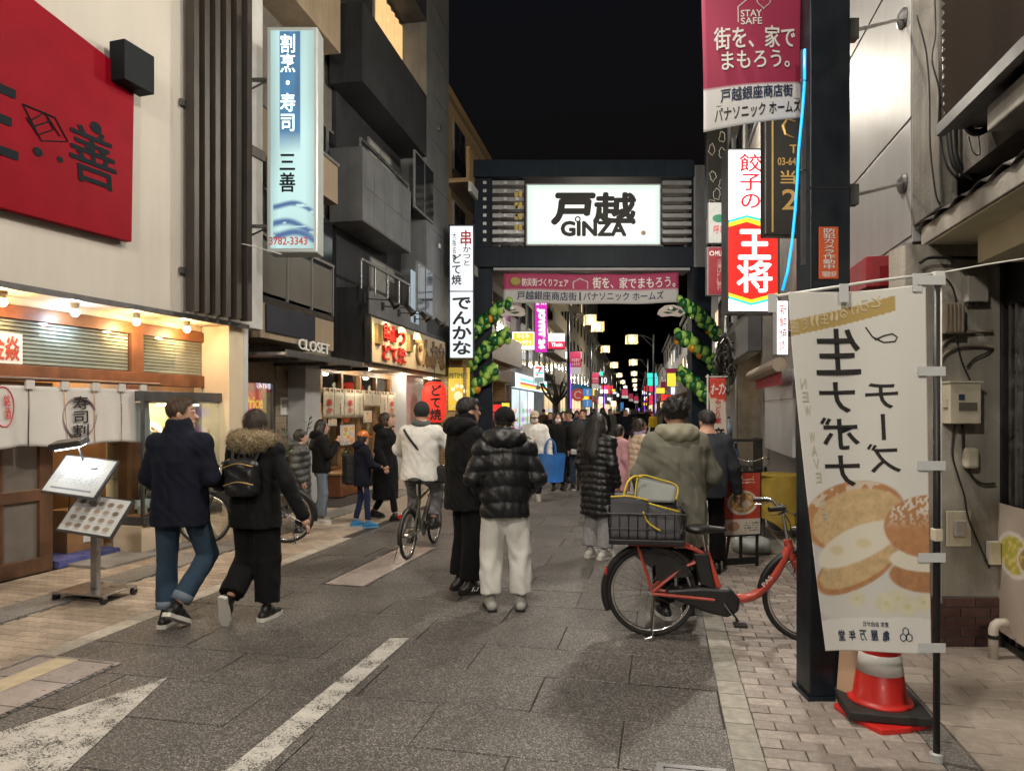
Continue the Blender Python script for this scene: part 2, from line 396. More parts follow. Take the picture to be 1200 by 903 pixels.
def road_paint(name, c):
    m = bpy.data.materials.new(name); m.use_nodes = True; MATS[name] = m
    n = m.node_tree.nodes; l = m.node_tree.links; b = n['Principled BSDF']; b.inputs['Roughness'].default_value = .55
    g = n.new('ShaderNodeNewGeometry'); t = n.new('ShaderNodeTexNoise'); t.inputs['Scale'].default_value = 5; t.inputs['Detail'].default_value = 9; t.inputs['Roughness'].default_value = .75
    l.new(g.outputs['Position'], t.inputs['Vector']); v = n.new('ShaderNodeTexVoronoi'); v.inputs['Scale'].default_value = 90; l.new(g.outputs['Position'], v.inputs['Vector'])
    a = n.new('ShaderNodeMath'); a.operation = 'MULTIPLY_ADD'; a.inputs[1].default_value = -.35; l.new(v.outputs['Distance'], a.inputs[0]); l.new(t.outputs[0], a.inputs[2])
    r = n.new('ShaderNodeMapRange'); r.inputs[1].default_value = .21; r.inputs[2].default_value = .3; l.new(a.outputs[0], r.inputs[0]); l.new(r.outputs[0], b.inputs['Alpha'])
    k = n.new('ShaderNodeValToRGB'); k.color_ramp.elements[0].position = .35; k.color_ramp.elements[0].color = (*[x * .72 for x in c], 1); k.color_ramp.elements[1].position = .65; k.color_ramp.elements[1].color = (*c, 1)
    l.new(t.outputs[0], k.inputs[0]); l.new(k.outputs[0], b.inputs['Base Color']); return m
road_paint('road_paint', (.52, .5, .46))

# ---------------------------------------------------------------- ground, road, pavements
def Lx(Y): return -4.23 + .233 * Y if Y < 9 else -3.75 - .027 + .18 * Y - .003 * Y
def Rx(Y): return .34 + .21 * Y if Y < 21 else 1.03 + .177 * Y
ZR = 0.0
tag(MB().slab([(-300, -60), (300, -60), (300, 900), (-300, 900)], -.3, -.03).build('ground', 'concrete_dark'), kind='structure')
ys = [-30, 0, 5, 9, 14, 21, 40, 80, 160, 400]
far_road = MB(); pts = [(Lx(y), y) for y in ys] + [(Rx(y), y) for y in reversed(ys)]
road = tag(far_road.slab(pts, -.1, -.010).build('road', 'joint'), kind='structure')
far_surface = [(Lx(y), y) for y in (24.2, 40, 80, 160, 400)] + [(Rx(y), y) for y in (400, 160, 80, 40, 24.2)]
MB().slab(far_surface, -.02, -.002).build('surface', 'road_slab', road)
def band(name, f0, f1, ylist, z, mat, kind='structure'):
    p = [(f0(y), y) for y in ylist] + [(f1(y), y) for y in reversed(ylist)]
    if f0(5) > f1(5): p = p[::-1]
    return tag(MB().slab(p, -.1, z).build(name, mat), kind=kind)
def clip(poly, lines):
    for (p, n) in lines:
        out = []
        for i in range(len(poly)):
            a, b = poly[i], poly[(i + 1) % len(poly)]
            da = (a[0] - p[0]) * n[0] + (a[1] - p[1]) * n[1]; db = (b[0] - p[0]) * n[0] + (b[1] - p[1]) * n[1]
            if da >= 0: out.append(a)
            if (da >= 0) != (db >= 0):
                t = da / (da - db); out.append((a[0] + (b[0] - a[0]) * t, a[1] + (b[1] - a[1]) * t))
        poly = out
        if len(poly) < 3: return []
    return poly
def line(X0, slope, side, Y0=0):
    """edge X = X0 + slope*(Y-Y0), keeping the side +1 (larger X) or -1"""
    return ((X0, Y0), (side, -slope * side))
def tiles(parent, name, mat, slope, size, gap, lines, rows, colsr, z0=-.02, z1=0., bond=.5, limit=300, org=(0, 0), jit=.0012, seed=1):
    """paving stones one by one: across x along, clipped to the edges of the field; alike stones share their mesh"""
    a = math.atan(slope); t = (math.sin(a), math.cos(a)); n = (math.cos(a), -math.sin(a)); sa, sb = size; rr = random.Random(seed)
    full = None; cnt = 0; rest = MB(); todo = []
    for j in range(*rows):
        for i in range(*colsr):
            u0 = (i + (bond if j % 2 else 0)) * sa; v0 = j * sb
            q = [(u0 + gap / 2, v0 + gap / 2), (u0 + sa - gap / 2, v0 + gap / 2), (u0 + sa - gap / 2, v0 + sb - gap / 2), (u0 + gap / 2, v0 + sb - gap / 2)]
            w = [(org[0] + x * n[0] + y * t[0], org[1] + x * n[1] + y * t[1]) for x, y in q]
            c = clip(w, lines)
            if len(c) < 3: continue
            ar = abs(sum(c[k][0] * c[(k + 1) % len(c)][1] - c[(k + 1) % len(c)][0] * c[k][1] for k in range(len(c)))) / 2
            if ar < .1 * sa * sb: continue
            X = sum(p[0] for p in w) / 4; Y = sum(p[1] for p in w) / 4
            if Y < 1 or not -150 < CXP + FP * X / Y < 1350: continue
            todo.append((Y, w, c, ar > .999 * (sa - gap) * (sb - gap), X))
    todo.sort(key=lambda e: (e[0] < 3.05, e[0]))
    h = gap / 2; ch = min(.004, sa * .04)
    for k, (Y, w, c, isfull, X) in enumerate(todo):
        dz = rr.uniform(-jit, jit)
        if k >= limit:
            rest.slab(c, z0, z1 + dz); continue
        if isfull:
            if full is None:
                A, B = sa / 2 - h, sb / 2 - h; m = MB()
                lo = [(-A, -B, z0), (A, -B, z0), (A, B, z0), (-A, B, z0)]; mi = [(x, y, z1 - ch) for x, y, _ in lo]; hi = [(x - math.copysign(ch, x), y - math.copysign(ch, y), z1) for x, y, _ in lo]
                m.add(lo + mi + hi, [(b_ + i, b_ + (i + 1) % 4, b_ + 4 + (i + 1) % 4, b_ + 4 + i) for b_ in (0, 4) for i in range(4)] + [(8, 9, 10, 11)])
                full = m.mesh(name); full.materials.append(MATS[mat])
            o = bpy.data.objects.new(name, full); col.objects.link(o); o.parent = parent; o.location = (X, Y, dz); o.rotation_euler = (rr.uniform(-1, 1) * jit * 2, rr.uniform(-1, 1) * jit * 2, -a)
        else:
            if sum(c[i][0] * c[(i + 1) % len(c)][1] - c[(i + 1) % len(c)][0] * c[i][1] for i in range(len(c))) < 0: c = c[::-1]
            MB().slab(c, z0, z1 + dz).build(name, mat, parent)
    if rest.v: tag(rest.build(name + '_field', mat, parent), kind='stuff')

tiles(road, 'slab', 'road_slab', .215, (1.04, .52), .006, [line(-4.225, .2325, 1), line(.345, .21, -1), ((0, 24.2), (0, -1))], (-2, 52), (-9, 9), limit=300, org=(-.12, 2.9), jit=.0015)

# pavement on the sushi shop's side
ylA = [-30, 0, 5, 9, 12, 14, 21]
band('pavement_bed_left', lambda y: Lx(y) - 3.4, Lx, ylA, -.012, 'joint')
pave_l = bpy.data.objects['pavement_bed_left']; pave_l.name = 'pavement_left'
tiles(pave_l, 'border_block', 'border_block', .233, (.16, .24), .006, [line(-4.23, .233, -1), line(-4.39, .233, 1), ((0, 9.2), (0, -1))], (-4, 60), (-4, 6), bond=0, org=(-4.23 + .233 * 4 - .16 * 1.02, 4), z1=.001)
tiles(pave_l, 'brick', 'brick_warm', .233, (.21, .105), .006, [line(-4.395, .233, -1), line(-5.28, .233, 1), ((0, 14.8), (0, -1))], (-10, 130), (-12, 2), org=(-4.395 + .233 * 4, 4), limit=300)
tiles(pave_l, 'kerb_slab', 'kerb_stone', .233, (.4, .6), .007, [line(-5.285, .233, -1), line(-5.68, .233, 1), ((0, 14.8), (0, -1))], (-4, 22), (-3, 3), bond=0, org=(-5.685 + .233 * 4, 4), z1=.012)
tiles(pave_l, 'brick', 'brick_warm', .233, (.21, .105), .006, [line(-5.69, .233, -1), line(-7.02 + .05, .3, 1), ((0, 12), (0, -1))], (4, 90), (-14, 2), org=(-5.69 + .233 * 4, 4), limit=300, seed=3)
pavement_mat('paving_far', (.3, .26, .215), .21, .105, R(10))
tag(MB().slab([(Lx(y) - .01, y) for y in (14.8, 21, 40, 80, 160, 400)][::-1] + [(Lx(y) - 3.4, y) for y in (14.8, 21, 40, 80, 160, 400)], -.1, 0).build('pavement_far_left', 'paving_far'), kind='structure')

# pavement under the bicycle, the gutter and the private tiles on the other side
pave_r = band('pavement_right', Rx, lambda y: 1.5 + .21 * y + 2.5 if y < 21 else Rx(y) + 3.4, [-30, 0, 5, 9, 14.5], -.012, 'joint')
tiles(pave_r, 'border_block', 'border_grey', .21, (.155, .2), .006, [line(.345, .21, 1), line(.5, .21, -1), ((0, 12), (0, -1))], (-4, 60), (-4, 6), bond=0, org=(.345 + .21 * 3, 3), z1=.001)
tiles(pave_r, 'brick', 'brick_cool', .21, (.205, .104), .006, [line(.505, .21, 1), line(1.34, .21, -1), ((0, 14.5), (0, -1))], (-6, 130), (-2, 12), org=(.505 + .21 * 3, 3), limit=300, seed=4)
tiles(pave_r, 'gutter_block', 'kerb_stone', .21, (.155, .6), .006, [line(1.345, .21, 1), line(1.5, .21, -1), ((0, 12), (0, -1))], (-2, 22), (-3, 4), bond=0, org=(1.345 + .21 * 3, 3), z1=-.004)
tiles(pave_r, 'tile', 'private_tile', .21, (.3, .15), .006, [line(1.505, .21, 1), line(2.5, .21, -1), ((0, 5.0), (0, -1))], (-6, 30), (-2, 9), org=(1.505 + .21 * 3, 3), z1=.006, seed=5)
tiles(pave_r, 'tile', 'private_tile', .21, (.3, .3), .006, [line(1.505, .21, 1), line(1.98, .21, -1), ((0, 5.0), (0, 1)), ((0, 14.5), (0, -1))], (0, 36), (-2, 9), bond=0, org=(1.505 + .21 * 5, 5), z1=.002, seed=6)
tag(MB().slab([(Rx(y) + .01, y) for y in (14.5, 21, 40, 80, 160, 400)] + [(Rx(y) + 3.4, y) for y in (400, 160, 80, 40, 21, 14.5)], -.1, 0).build('pavement_far_right', 'paving_far'), kind='structure')

# painted markings
def mark(name, pix, label=None):
    p = [G(*q) for q in pix]; p = [(v.x, v.y) for v in p]
    if sum(p[i][0] * p[(i + 1) % len(p)][1] - p[(i + 1) % len(p)][0] * p[i][1] for i in range(len(p))) < 0: p = p[::-1]
    return MB().slab(p, .0035, .0055).build(name, 'road_paint', road)
mark('centre_line', [(262, 905), (304, 905), (480, 748), (457, 748)])
mark('arrow_marking', [(196, 794), (92, 828), (0, 858), (-90, 890), (-60, 925), (30, 919), (79, 903)])
# inspection covers let into the paving
def street_rect(X, Y, slope, w, l):
    a = math.atan(slope); t = Vector((math.sin(a), math.cos(a), 0)); n = Vector((math.cos(a), -math.sin(a), 0)); o = Vector((X, Y, 0))
    return o, n, t
def cover(label, X, Y, slope, w, l, nt, edge):
    o, n, t = street_rect(X, Y, slope, w, l)
    c = thing('inspection_cover', label, 'cover', o, -math.atan(slope))
    m = MB()
    for (x0, x1, y0, y1) in ((0, w, 0, edge), (0, w, l - edge, l), (0, edge, edge, l - edge), (w - edge, w, edge, l - edge)): m.box(x0, x1, y0, y1, -.01, .008)
    m.build('frame', 'metal', c)
    for k in range(nt):
        q = (l - 2 * edge) / nt; MB().box(edge + .008, w - edge - .008, edge + k * q + .006, edge + (k + 1) * q - .006, -.01, .007).build('tile', 'inset_tile', c)
    return c
c = cover('tiled inspection cover with patterned metal edge beside the white arrow', -3.5, 3.75, .25, .68, 1.1, 3, .03)
m = MB()
for k in range(34): m.box(.652 if k % 2 else .66, .676 if k % 2 else .668, .03 + k * .03, .048 + k * .03, .008, .010)
m.build('tread_pattern', 'black', c)
MB().box(.18, .36, .03, 1.07, .008, .0092).build('yellowed_strip', M('strip', (.5, .42, .28), .5, var=.2, vs=10), c)
cover('long tiled inspection cover in the road beside the cyclist', -1.83, 6.75, .25, .46, 1.95, 4, .02)
o = cover('small dark utility cover at the bottom edge of the road', .62, 3.05, .21, .32, .3, 1, .035)
for ch in o.children: ch.data.materials[0] = MATS['steel_dark']

# ---------------------------------------------------------------- signs that face the camera
def psign(name, label, cat, x0, y0, x1, y1, Y, th, body, face, edge=.03, group=None, rz=0):
    a = P(x0, y1, Y); b = P(x1, y0, Y); w = b.x - a.x; h = b.z - a.z
    r = thing(name, label, cat, ((a.x + b.x) / 2, Y, a.z), rz, group)
    if body: MB().box(-w / 2, w / 2, .004, th, 0, h).build('case', body, r, bevel=min(.02, th * .2))
    if face: MB().box(-w / 2 + edge, w / 2 - edge, -.006, .002, edge, h - edge).build('face', face, r, bevel=.003)
    def q(px, py): p = P(px, py, Y); return p.x - r.location.x, p.z - a.z
    def t(s, X0, Y0, X1, Y1, mat, **k):
        u0, z1 = q(X0, Y0); u1, z0 = q(X1, Y1); k.setdefault('y', -.010); return txt(r, s, u0, z0, u1, z1, mat, **k)
    r_q = q; return r, q, t, w, h
M('ink', (.012, .011, .012), .6, var=0); M('ink_blue', (.02, .035, .09), .6, var=0); M('ink_red', (.55, .02, .03), .5, var=0); M('ink_white', (.8, .8, .78), .5, var=0)
M('gold', (.55, .36, .12), .4, .5, var=.1)

# ---------------------------------------------------------------- near pillar with banner, neon tube and stickers
pil = thing('arch_pillar', 'tall dark navy steel pillar standing beside the traffic cone', 'pillar', (1.8375, 4.17, 0))
MB().box(-.1175, .1175, -.1, .1, .02, 8.2).build('shaft', 'navy_metal', pil, bevel=.008)
MB().box(-.135, .135, -.118, .118, 0, .022).build('base_plate', 'navy_metal', pil)
for zz in (2.95, 5.4): MB().box(-.121, .121, -.1035, .1035, zz, zz + .012).build('joint_band', 'black', pil)
# banner hung from the pillar
ban = thing('banner', 'crimson and white STAY SAFE banner hanging from the navy pillar', 'banner', (1.13, 4.2, 3.3))
def bq(px, py): p = P(px, py, 4.2); return p.x - 1.13, p.z - 3.3
u0, zt = bq(822, -70); u1, _ = bq(941, 0); _, zm = bq(0, 100); _, zb = bq(0, 147)
def bwarp(x, z, y):
    t = (x - u0) / (u1 - u0); low = np.clip((zt - z) / (zt - zb), 0, 1)
    return (x + .012 * low * (1 - t), y - .03 * math.sin(PI * t) - .012 * math.sin(5.2 * z + 2 * t), z + (t - .5) * .085 * low ** 2)
def bfn(u, v):
    k = (zm - zb) / (zt - zb); c = np.ones(u.shape + (3,)) * np.array((.36, .028, .085)); return lay(c, v < k, (.74, .74, .76))
paint(ban, 'cloth', bfn, u0, u1, zb, zt, 24, 60, print_mat('print_cloth', .7), 0, bwarp, .003)
def bt(s, X0, Y0, X1, Y1, mat, **k):
    a, z1 = bq(X0, Y0); b, z0 = bq(X1, Y1); txt(ban, s, a, z0, b, z1, mat, y=-.006, warp=bwarp, **k)
bt('STAY', 866, 14, 891, 22, 'ink_white'); bt('SAFE', 866, 23, 891, 31, 'ink_white')
m = MB()
for a, b in (((863, 28), (863, 10)), ((863, 10), (880, -3)), ((880, -3), (888, 3))):
    p, q = bq(*a), bq(*b); d = Vector((q[0] - p[0], 0, q[1] - p[1])); nn = Vector((-d.z, 0, d.x)).normalized() * .0025
    m.add([bwarp(v.x, v.z, -.006) for v in (Vector((p[0], 0, p[1])) + nn, Vector((p[0], 0, p[1])) - nn, Vector((q[0], 0, q[1])) - nn, Vector((q[0], 0, q[1])) + nn)], [(0, 1, 2, 3)])
h = [(893 + 8 * math.sin(t) ** 3, 6 - 7 * (13 * math.cos(t) - 5 * math.cos(2 * t) - 2 * math.cos(3 * t) - math.cos(4 * t)) / 16) for t in np.linspace(0, 2 * PI, 25)]
hp = [bwarp(*(lambda e: (e[0], e[1], -.006))(bq(*e))) for e in h]; m.tube(hp, .0022, 5); m.build('emblem', 'ink_white', ban)
bt('街を、家で', 835, 33, 931, 59, 'ink_white', bold=.02); bt('まもろう。', 843, 62, 924, 83, 'ink_white', bold=.02)
bt('戸越銀座商店街', 841, 104, 927, 119, 'ink_blue', bold=.02); bt('パナソニック ホームズ', 834, 124, 937, 140, 'ink', bold=.012)
m = MB(); a = bq(836, 122); b = bq(937, 122); m.add([bwarp(x, z, -.006) for x, z in ((a[0], a[1]), (a[0], a[1] - .003), (b[0], b[1] - .003), (b[0], b[1]))], [(0, 1, 2, 3)]); m.build('rule_line', 'ink_blue', ban)
MB().tube([(u0 - .02, .012, zt), (u1 + .03, .012, zt)], .012).build('hanging_rod', 'metal', ban)
# glowing tube
nt = thing('neon_tube', 'glowing blue neon tube curving down the side of the navy pillar', 'neon tube', P(943, 330, 4.05))
o_ = nt.location
M('lit_blue', (.02, .35, .8), .3, emit=1.5, ecol=(.004, .27, .75), var=0)
path = [P(x, y, 4.05) - o_ for x, y in ((943, 58), (943, 95), (940, 135), (936, 175), (934, 215), (932, 245), (928, 285), (923, 318), (917, 340))]
MB().tube(path, .008, 8).build('tube', 'lit_blue', nt, smooth=True)
MB().box(-.012, .012, .01, .03, .1, 1.34).build('mounting_strip', 'steel_dark', nt)
for y in (96, 200): p = P(941, y, 4.05) - o_; MB().ring(p, .02, .003, 'z', 12, 5).build('clip', 'wire_black', nt)
stk, q, t, w, h = psign('sticker', 'orange security camera notice stuck on the navy pillar', 'sticker', 959, 266, 982, 327, 4.066, .003, None, M('orange_sticker', (.62, .1, .02), .5), edge=0)
stk.location.y = 4.064
t('防犯カメラ作動中', 963, 268, 978, 316, 'ink_white', vert=True, bold=.02); t('戸越銀座銀六商店街', 962, 318, 979, 325, 'ink_white')

# ---------------------------------------------------------------- nobori flag
FX, FY = 2.03, 3.37
nob = thing('nobori_flag', 'white upright flag with reversed black lettering and a cream bun picture', 'flag', (FX, FY, 0))
def fq(px, py): p = P(px, py, FY); return p.x - FX, p.z
ul, _ = fq(922, 400); ur, _ = fq(1084, 400); _, ft = fq(0, 338); _, fb = fq(0, 765)
def fwarp(x, z, y):
    t = (x - ul) / (ur - ul); k = (ft - z) / (ft - fb)
    xs = ul + (ur - ul) * t + (1 - t) * .185 * max(0, k) ** 1.25 + t * .02 * k
    yy = y + .022 * math.sin(3.3 * t + 1.1 * k) - .02 * (1 - t) ** 2 - .007 * math.sin(9 * t + 2.4 * k) * (1 - .6 * k)
    zz = z + (.04 * (t - .5) if k < 1 else 0) * (1 - k) - .01 * math.sin(PI * t) * (1 - k) + .012 * k * (1 - t)
    return (xs, yy, zz)
def ffn(u, v):
    c = np.ones(u.shape + (3,)) * np.array((.76, .75, .72))
    c *= (1 + .025 * (vnoise(u * 4, v * 9, 2) - .5))[..., None]
    n1 = vnoise(u * 60, v * 150, 3); n2 = vnoise(u * 22, v * 60, 4)
    fine = (.5 * n1 + .5 * n2)[..., None]
    sky_ = np.clip((.40 - v) / .07, 0, 1); c = lay(c, sky_, (.6, .59, .58))
    c = lay(c, ell(u, v, .5, .16, .62, .115, .3), (.63, .62, .6)); c = lay(c, ell(u, v, .55, .135, .66, .085, .2), (.56, .55, .53)); c = lay(c, ell(u, v, .55, .152, .64, .088, .12), (.66, .65, .62))
    crust = np.array((.52, .26, .12)); crumb = np.array((.64, .46, .25)); cream = np.array((.78, .73, .62))
    cr = lambda cc: cc * (.78 + .42 * fine)
    top = ell(u, v, .37, .375, .43, .095, .05, .06); c = lay(c, top, cr(crust)); c = lay(c, top * (n2 > .62) * (v > .40), (.68, .58, .46))
    c = lay(c, ell(u, v, .41, .366, .39, .083, .05, .06), cr(crumb))
    bot = ell(u, v, .36, .232, .37, .062, .08, .13); c = lay(c, bot, cr(crust * .9)); c = lay(c, ell(u, v, .37, .24, .345, .053, .08, .13), cr(crumb * .95))
    mid = ell(u, v, .40, .297, .37, .048, .12, .13); c = lay(c, mid, cream); c = lay(c, ell(u, v, .22, .28, .06, .014, .6) * .7, (.68, .56, .32)); c = lay(c, ell(u, v, .46, .3, .06, .013, .6) * .7, (.68, .56, .32))
    t2 = ell(u, v, .99, .345, .36, .085, .04); b2 = ell(u, v, 1.0, .215, .35, .05, .08)
    c = lay(c, b2, cr(crust * .85)); c = lay(c, ell(u, v, 1, .258, .34, .036, .1), cream); c = lay(c, t2, cr(crust)); c = lay(c, t2 * (n1 > .56) * np.clip((v - .34) / .05, 0, 1), (.74, .68, .6))
    for a, b, s in ((.62, .135, .11), (.72, .15, .1), (.8, .128, .1), (.94, .14, .09), (.36, .145, .08)):
        k = ell(u, v, a, b, s, s * .26, .35); c = lay(c, k, np.array((.70, .66, .5)) * (.93 + .12 * n2)[..., None]); c = lay(c, ell(u, v, a, b, s * .25, s * .07, .9) * .5, (.55, .5, .15))
    c = lay(c, v < .085 + .012 * np.sin(u * 2), (.76, .75, .73))
    r = ((v > .915 + .075 * (u - .5)) & (v < .958 + .075 * (u - .5)) & (u < .79)).astype(float); c = lay(c, r, (.50, .36, .13))
    return c
fl_ = paint(nob, 'cloth', ffn, ul, ur, fb, ft, 110, 290, print_mat('print_flag', .75), 0, fwarp, .0015)
def ft_(s, X0, Y0, X1, Y1, mat, **k):
    a, z1 = fq(X0, Y0); b, z0 = fq(X1, Y1); txt(nob, s, a, z0, b, z1, mat, y=-.004, warp=fwarp, mirror=True, **k)
def fvert(s, X0, Y0, X1, Y1, mat, **k): ft_(s, X0, Y0, X1, Y1, mat, vert=True, **k)
M('ink_soft', (.02, .019, .02), .7, var=0); M('ink_gold_light', (.72, .62, .4), .7, var=0)
fvert('生', 948, 380, 1010, 440, 'ink_soft', bold=.012); fvert('ナボナ', 948, 441, 1003, 572, 'ink_soft', bold=.012)
fvert('チーズ', 1007, 444, 1052, 556, 'ink_soft', bold=.008)
for i, ch in enumerate('とろける“生”食感'): ft_(ch, 1035 - (i + 1) * 12.6, 347 + i * 3.4 - 2, 1035 - i * 12.6 - 2, 359 + i * 3.4, 'ink_gold_light', bold=.01)
for i, ch in enumerate('亀屋万年堂'): ft_(ch, 1012 - i * 16.5, 739 + .3 * i, 1022 - i * 16.5, 751 + .3 * i, 'ink_blue', bold=.02)
ft_('東京 自由が丘', 985, 729, 1022, 735, 'ink_blue')
m = MB()
for cx, cz in ((1043, 742), (1039, 749), (1048, 749)):
    p = fq(cx + 3, cz - 3); m.tube([fwarp(p[0] + .019 * math.cos(k * PI / 3 + PI / 6), p[1] + .019 * math.sin(k * PI / 3 + PI / 6), -.004) for k in range(7)], .0022, 5)
m.build('emblem', 'ink_blue', nob)
p = fq(1047, 396); m = MB(); m.tube([fwarp(p[0] + a, p[1] + b, -.004) for a, b in ((-.13, .06), (-.1, .01), (-.05, -.02), (0, -.02), (.012, .0), (-.01, .018), (-.05, .012), (-.09, -.005))], .003, 5); m.build('flourish', 'ink_soft', nob)
for i, ch in enumerate('NEW WAVE OF'): ft_(ch, 928 + i * 1.3, 440 + i * 16, 936 + i * 1.3, 452 + i * 16, M('ink_faint', (.58, .54, .45), .7, var=0)) if ch != ' ' else None
MB().tube([(0, 0, .03), (0, 0, 2.32)], .0155, 12).build('pole', 'black', nob, smooth=True)
MB().tube([(.028, .01, .75), (.028, .01, 2.33)], .004, 8).build('inner_pole', 'white_plastic', nob, smooth=True)
MB().lathe([(.03, 0), (.03, .035), (.022, .04)], (0, 0, 0), 16).build('ground_socket', 'grey_plastic', nob)
MB().tube([(.02, 0, 2.33), (-.3, -.005, 2.29), (-.79, 0, 2.215)], .007, 8).build('cross_rod', 'white_plastic', nob, smooth=True)
MB().tube([(.02, 0, 2.33), (.2, -.04, 2.36), (.62, -.1, 2.42)], .004, 6).build('tie_cord', 'white_plastic', nob, smooth=True)
MB().box(-.02, .03, -.02, .02, 2.30, 2.335).build('rod_joint', 'white_plastic', nob, bevel=.004)
M('loop_tape', (.62, .64, .66), .5, var=.05)
for py in (329, 435, 545, 652, 757):
    _, z = fq(0, py); MB().box(-.1, .03, -.022, -.019, z - .022, z + .022).build('loop', 'loop_tape', nob)
for x in (-.79, -.45, -.1):
    z = 2.215 + (x + .79) / .81 * .115; MB().box(x - .022, x + .022, -.016, -.013, z - .075, z + .012).build('loop', 'loop_tape', nob)
MB().box(-.02, .02, -.02, .02, 1.05, 1.11).build('grip_sleeve', M('cream_plastic', (.6, .55, .42), .5), nob, bevel=.004)

# ---------------------------------------------------------------- traffic cone with base weights
cn = thing('traffic_cone', 'red traffic cone with white reflective band on a black weight', 'cone', G(1040, 843) + Vector((.0, .08, 0)), R(-12))
M('cone_red', (.62, .02, .015), .42, var=.12, vs=6, coat=.1); M('reflective', (.78, .78, .76), .3, var=.05)
z0 = .075
MB().lathe([(.165, z0), (.165, z0 + .012), (.15, z0 + .018), (.137, z0 + .03), (.09, z0 + .36), (.055, z0 + .6), (.03, z0 + .68), (.02, z0 + .68)], (0, 0, 0), 32).build('shell', 'cone_red', cn, smooth=True)
MB().lathe([(.1197, z0 + .165), (.1047, z0 + .27)], (0, 0, 0), 32).build('reflective_band', 'reflective', cn, smooth=True)
m = MB(); m.slab([(.21 * math.cos(a) * (1 / max(abs(math.cos(a)), abs(math.sin(a)))) ** .9, .21 * math.sin(a) * (1 / max(abs(math.cos(a)), abs(math.sin(a)))) ** .9) for a in np.linspace(0, 2 * PI, 33)[:-1]], .03, .078)
m.build('rubber_weight', M('rubber', (.018, .018, .018), .6, var=.2, vs=12, bump=.2, bs=90), cn, bevel=.008)
m = MB(); m.slab([(.19 * math.cos(a + .5) * (1 / max(abs(math.cos(a)), abs(math.sin(a)))) ** .7, .19 * math.sin(a + .5) * (1 / max(abs(math.cos(a)), abs(math.sin(a)))) ** .7 - .05) for a in np.linspace(0, 2 * PI, 33)[:-1]], 0, .028)
m.build('base_flange', 'cone_red', cn, bevel=.004)
o = MB().box(-.1, .1, -.004, .004, 0, .46).build('board', M('board_tan', (.5, .33, .22), .6), thing('leaning_board', 'tan board leaning between navy pillar and traffic cone', 'board', (1.9, 3.95, 0), R(-65))); o.rotation_euler.x = R(-6)

# ---------------------------------------------------------------- building with the meter wall (frame C: street front plane X = 1.9 + .21 Y)
C = Fr(2.95, 5, .21, False)
M('plaster_side', (.36, .335, .295), .8, var=.22, vs=2.2, bump=.35, bs=40, streak=.35)
M('brick_brown', (.085, .04, .036), .35, var=.2, vs=14, rnd=.25, coat=.2)
M('panel_grey', (.24, .24, .245), .5, var=.05, vs=1.2, rvar=.05, streak=.1)
M('concrete_old', (.16, .15, .135), .85, var=.35, vs=3, bump=.6, bs=45, streak=.5)
M('awning_edge', (.30, .28, .25), .7, var=.25, vs=4, bump=.3, bs=50, streak=.3)
M('awning_under', (.62, .58, .42), .6, var=.08)
b1 = C.root('shop_building', 'weathered shop building with meters, awning and louvred box beside the flag', 'building')
# end wall facing the camera, world axes (its own small frame)
ew = MB(); pts = [(2.62, 4.98), (3.5, 4.98), (3.5, 5.2), (2.62, 5.2)]
toL = b1.matrix_basis.inverted() if False else (Matrix.Translation(b1.location) @ Matrix.Rotation(C.a, 4, 'Z')).inverted()
def wl_(p): return toL @ Vector(p)
lp = [wl_((x, y, 0)) for x, y in pts]
def wbox(mb, x0, x1, y0, y1, z0, z1):
    q = [wl_((x, y, 0)) for x, y in ((x0, y0), (x1, y0), (x1, y1), (x0, y1))]; mb.slab([(v.x, v.y) for v in q], z0, z1); return mb
wbox(MB(), 2.78, 3.5, 4.98, 5.2, 0, 2.84).build('end_wall', 'plaster_side', b1)
wbox(MB(), 2.62, 3.5, 4.972, 4.98, .005, .36).build('dado_mortar', 'concrete_dark', b1)
for j in range(5):
    for i in range(6):
        x = 2.62 + i * .215 - (.107 if j % 2 else 0); x0, x1 = max(2.62, x), min(3.43, x + .207)
        if x1 - x0 > .03: wbox(MB(), x0, x1, 4.958, 4.973, .008 + j * .07, .07 + j * .07).build('brick', 'brick_brown', b1, bevel=.004)
# recessed shop front towards the camera
w = -.49
u0, u1 = C.u(1166, w), 5.2
zt = 2.75
MB().box(u0 + .0, u0 + .1, -w, -w + .12, 0, zt).build('door_post', 'black', b1, bevel=.004)
MB().box(u0 + .1, u1, -w + .02, -w + .1, zt - .35, zt).build('lintel', 'black', b1)
MB().box(u0 + .1, u1, -w + .02, -w + .1, .0, .06).build('sill', 'black', b1)
for k in range(2): MB().box(u0 + .13 + k * .09, u0 + .17 + k * .09, -w + .03, -w + .09, .06, zt - .35).build('window_frame', 'metal', b1)
MB().box(u0 + .24, u1, -w + .06, -w + .066, .06, zt - .35).build('pane', 'glass_dark', b1)
MB().box(u0 + .1, u1, .9, .95, 0, zt).build('inner_wall', 'concrete_dark', b1)
paint(b1, 'window_poster', food_print(21, (.5, .42, .36), 5, 0), u0 + .02, u0 + 1.1, .12, 1.02, 60, 60, print_mat('print_gloss', .3), -w - .012, None, .004)
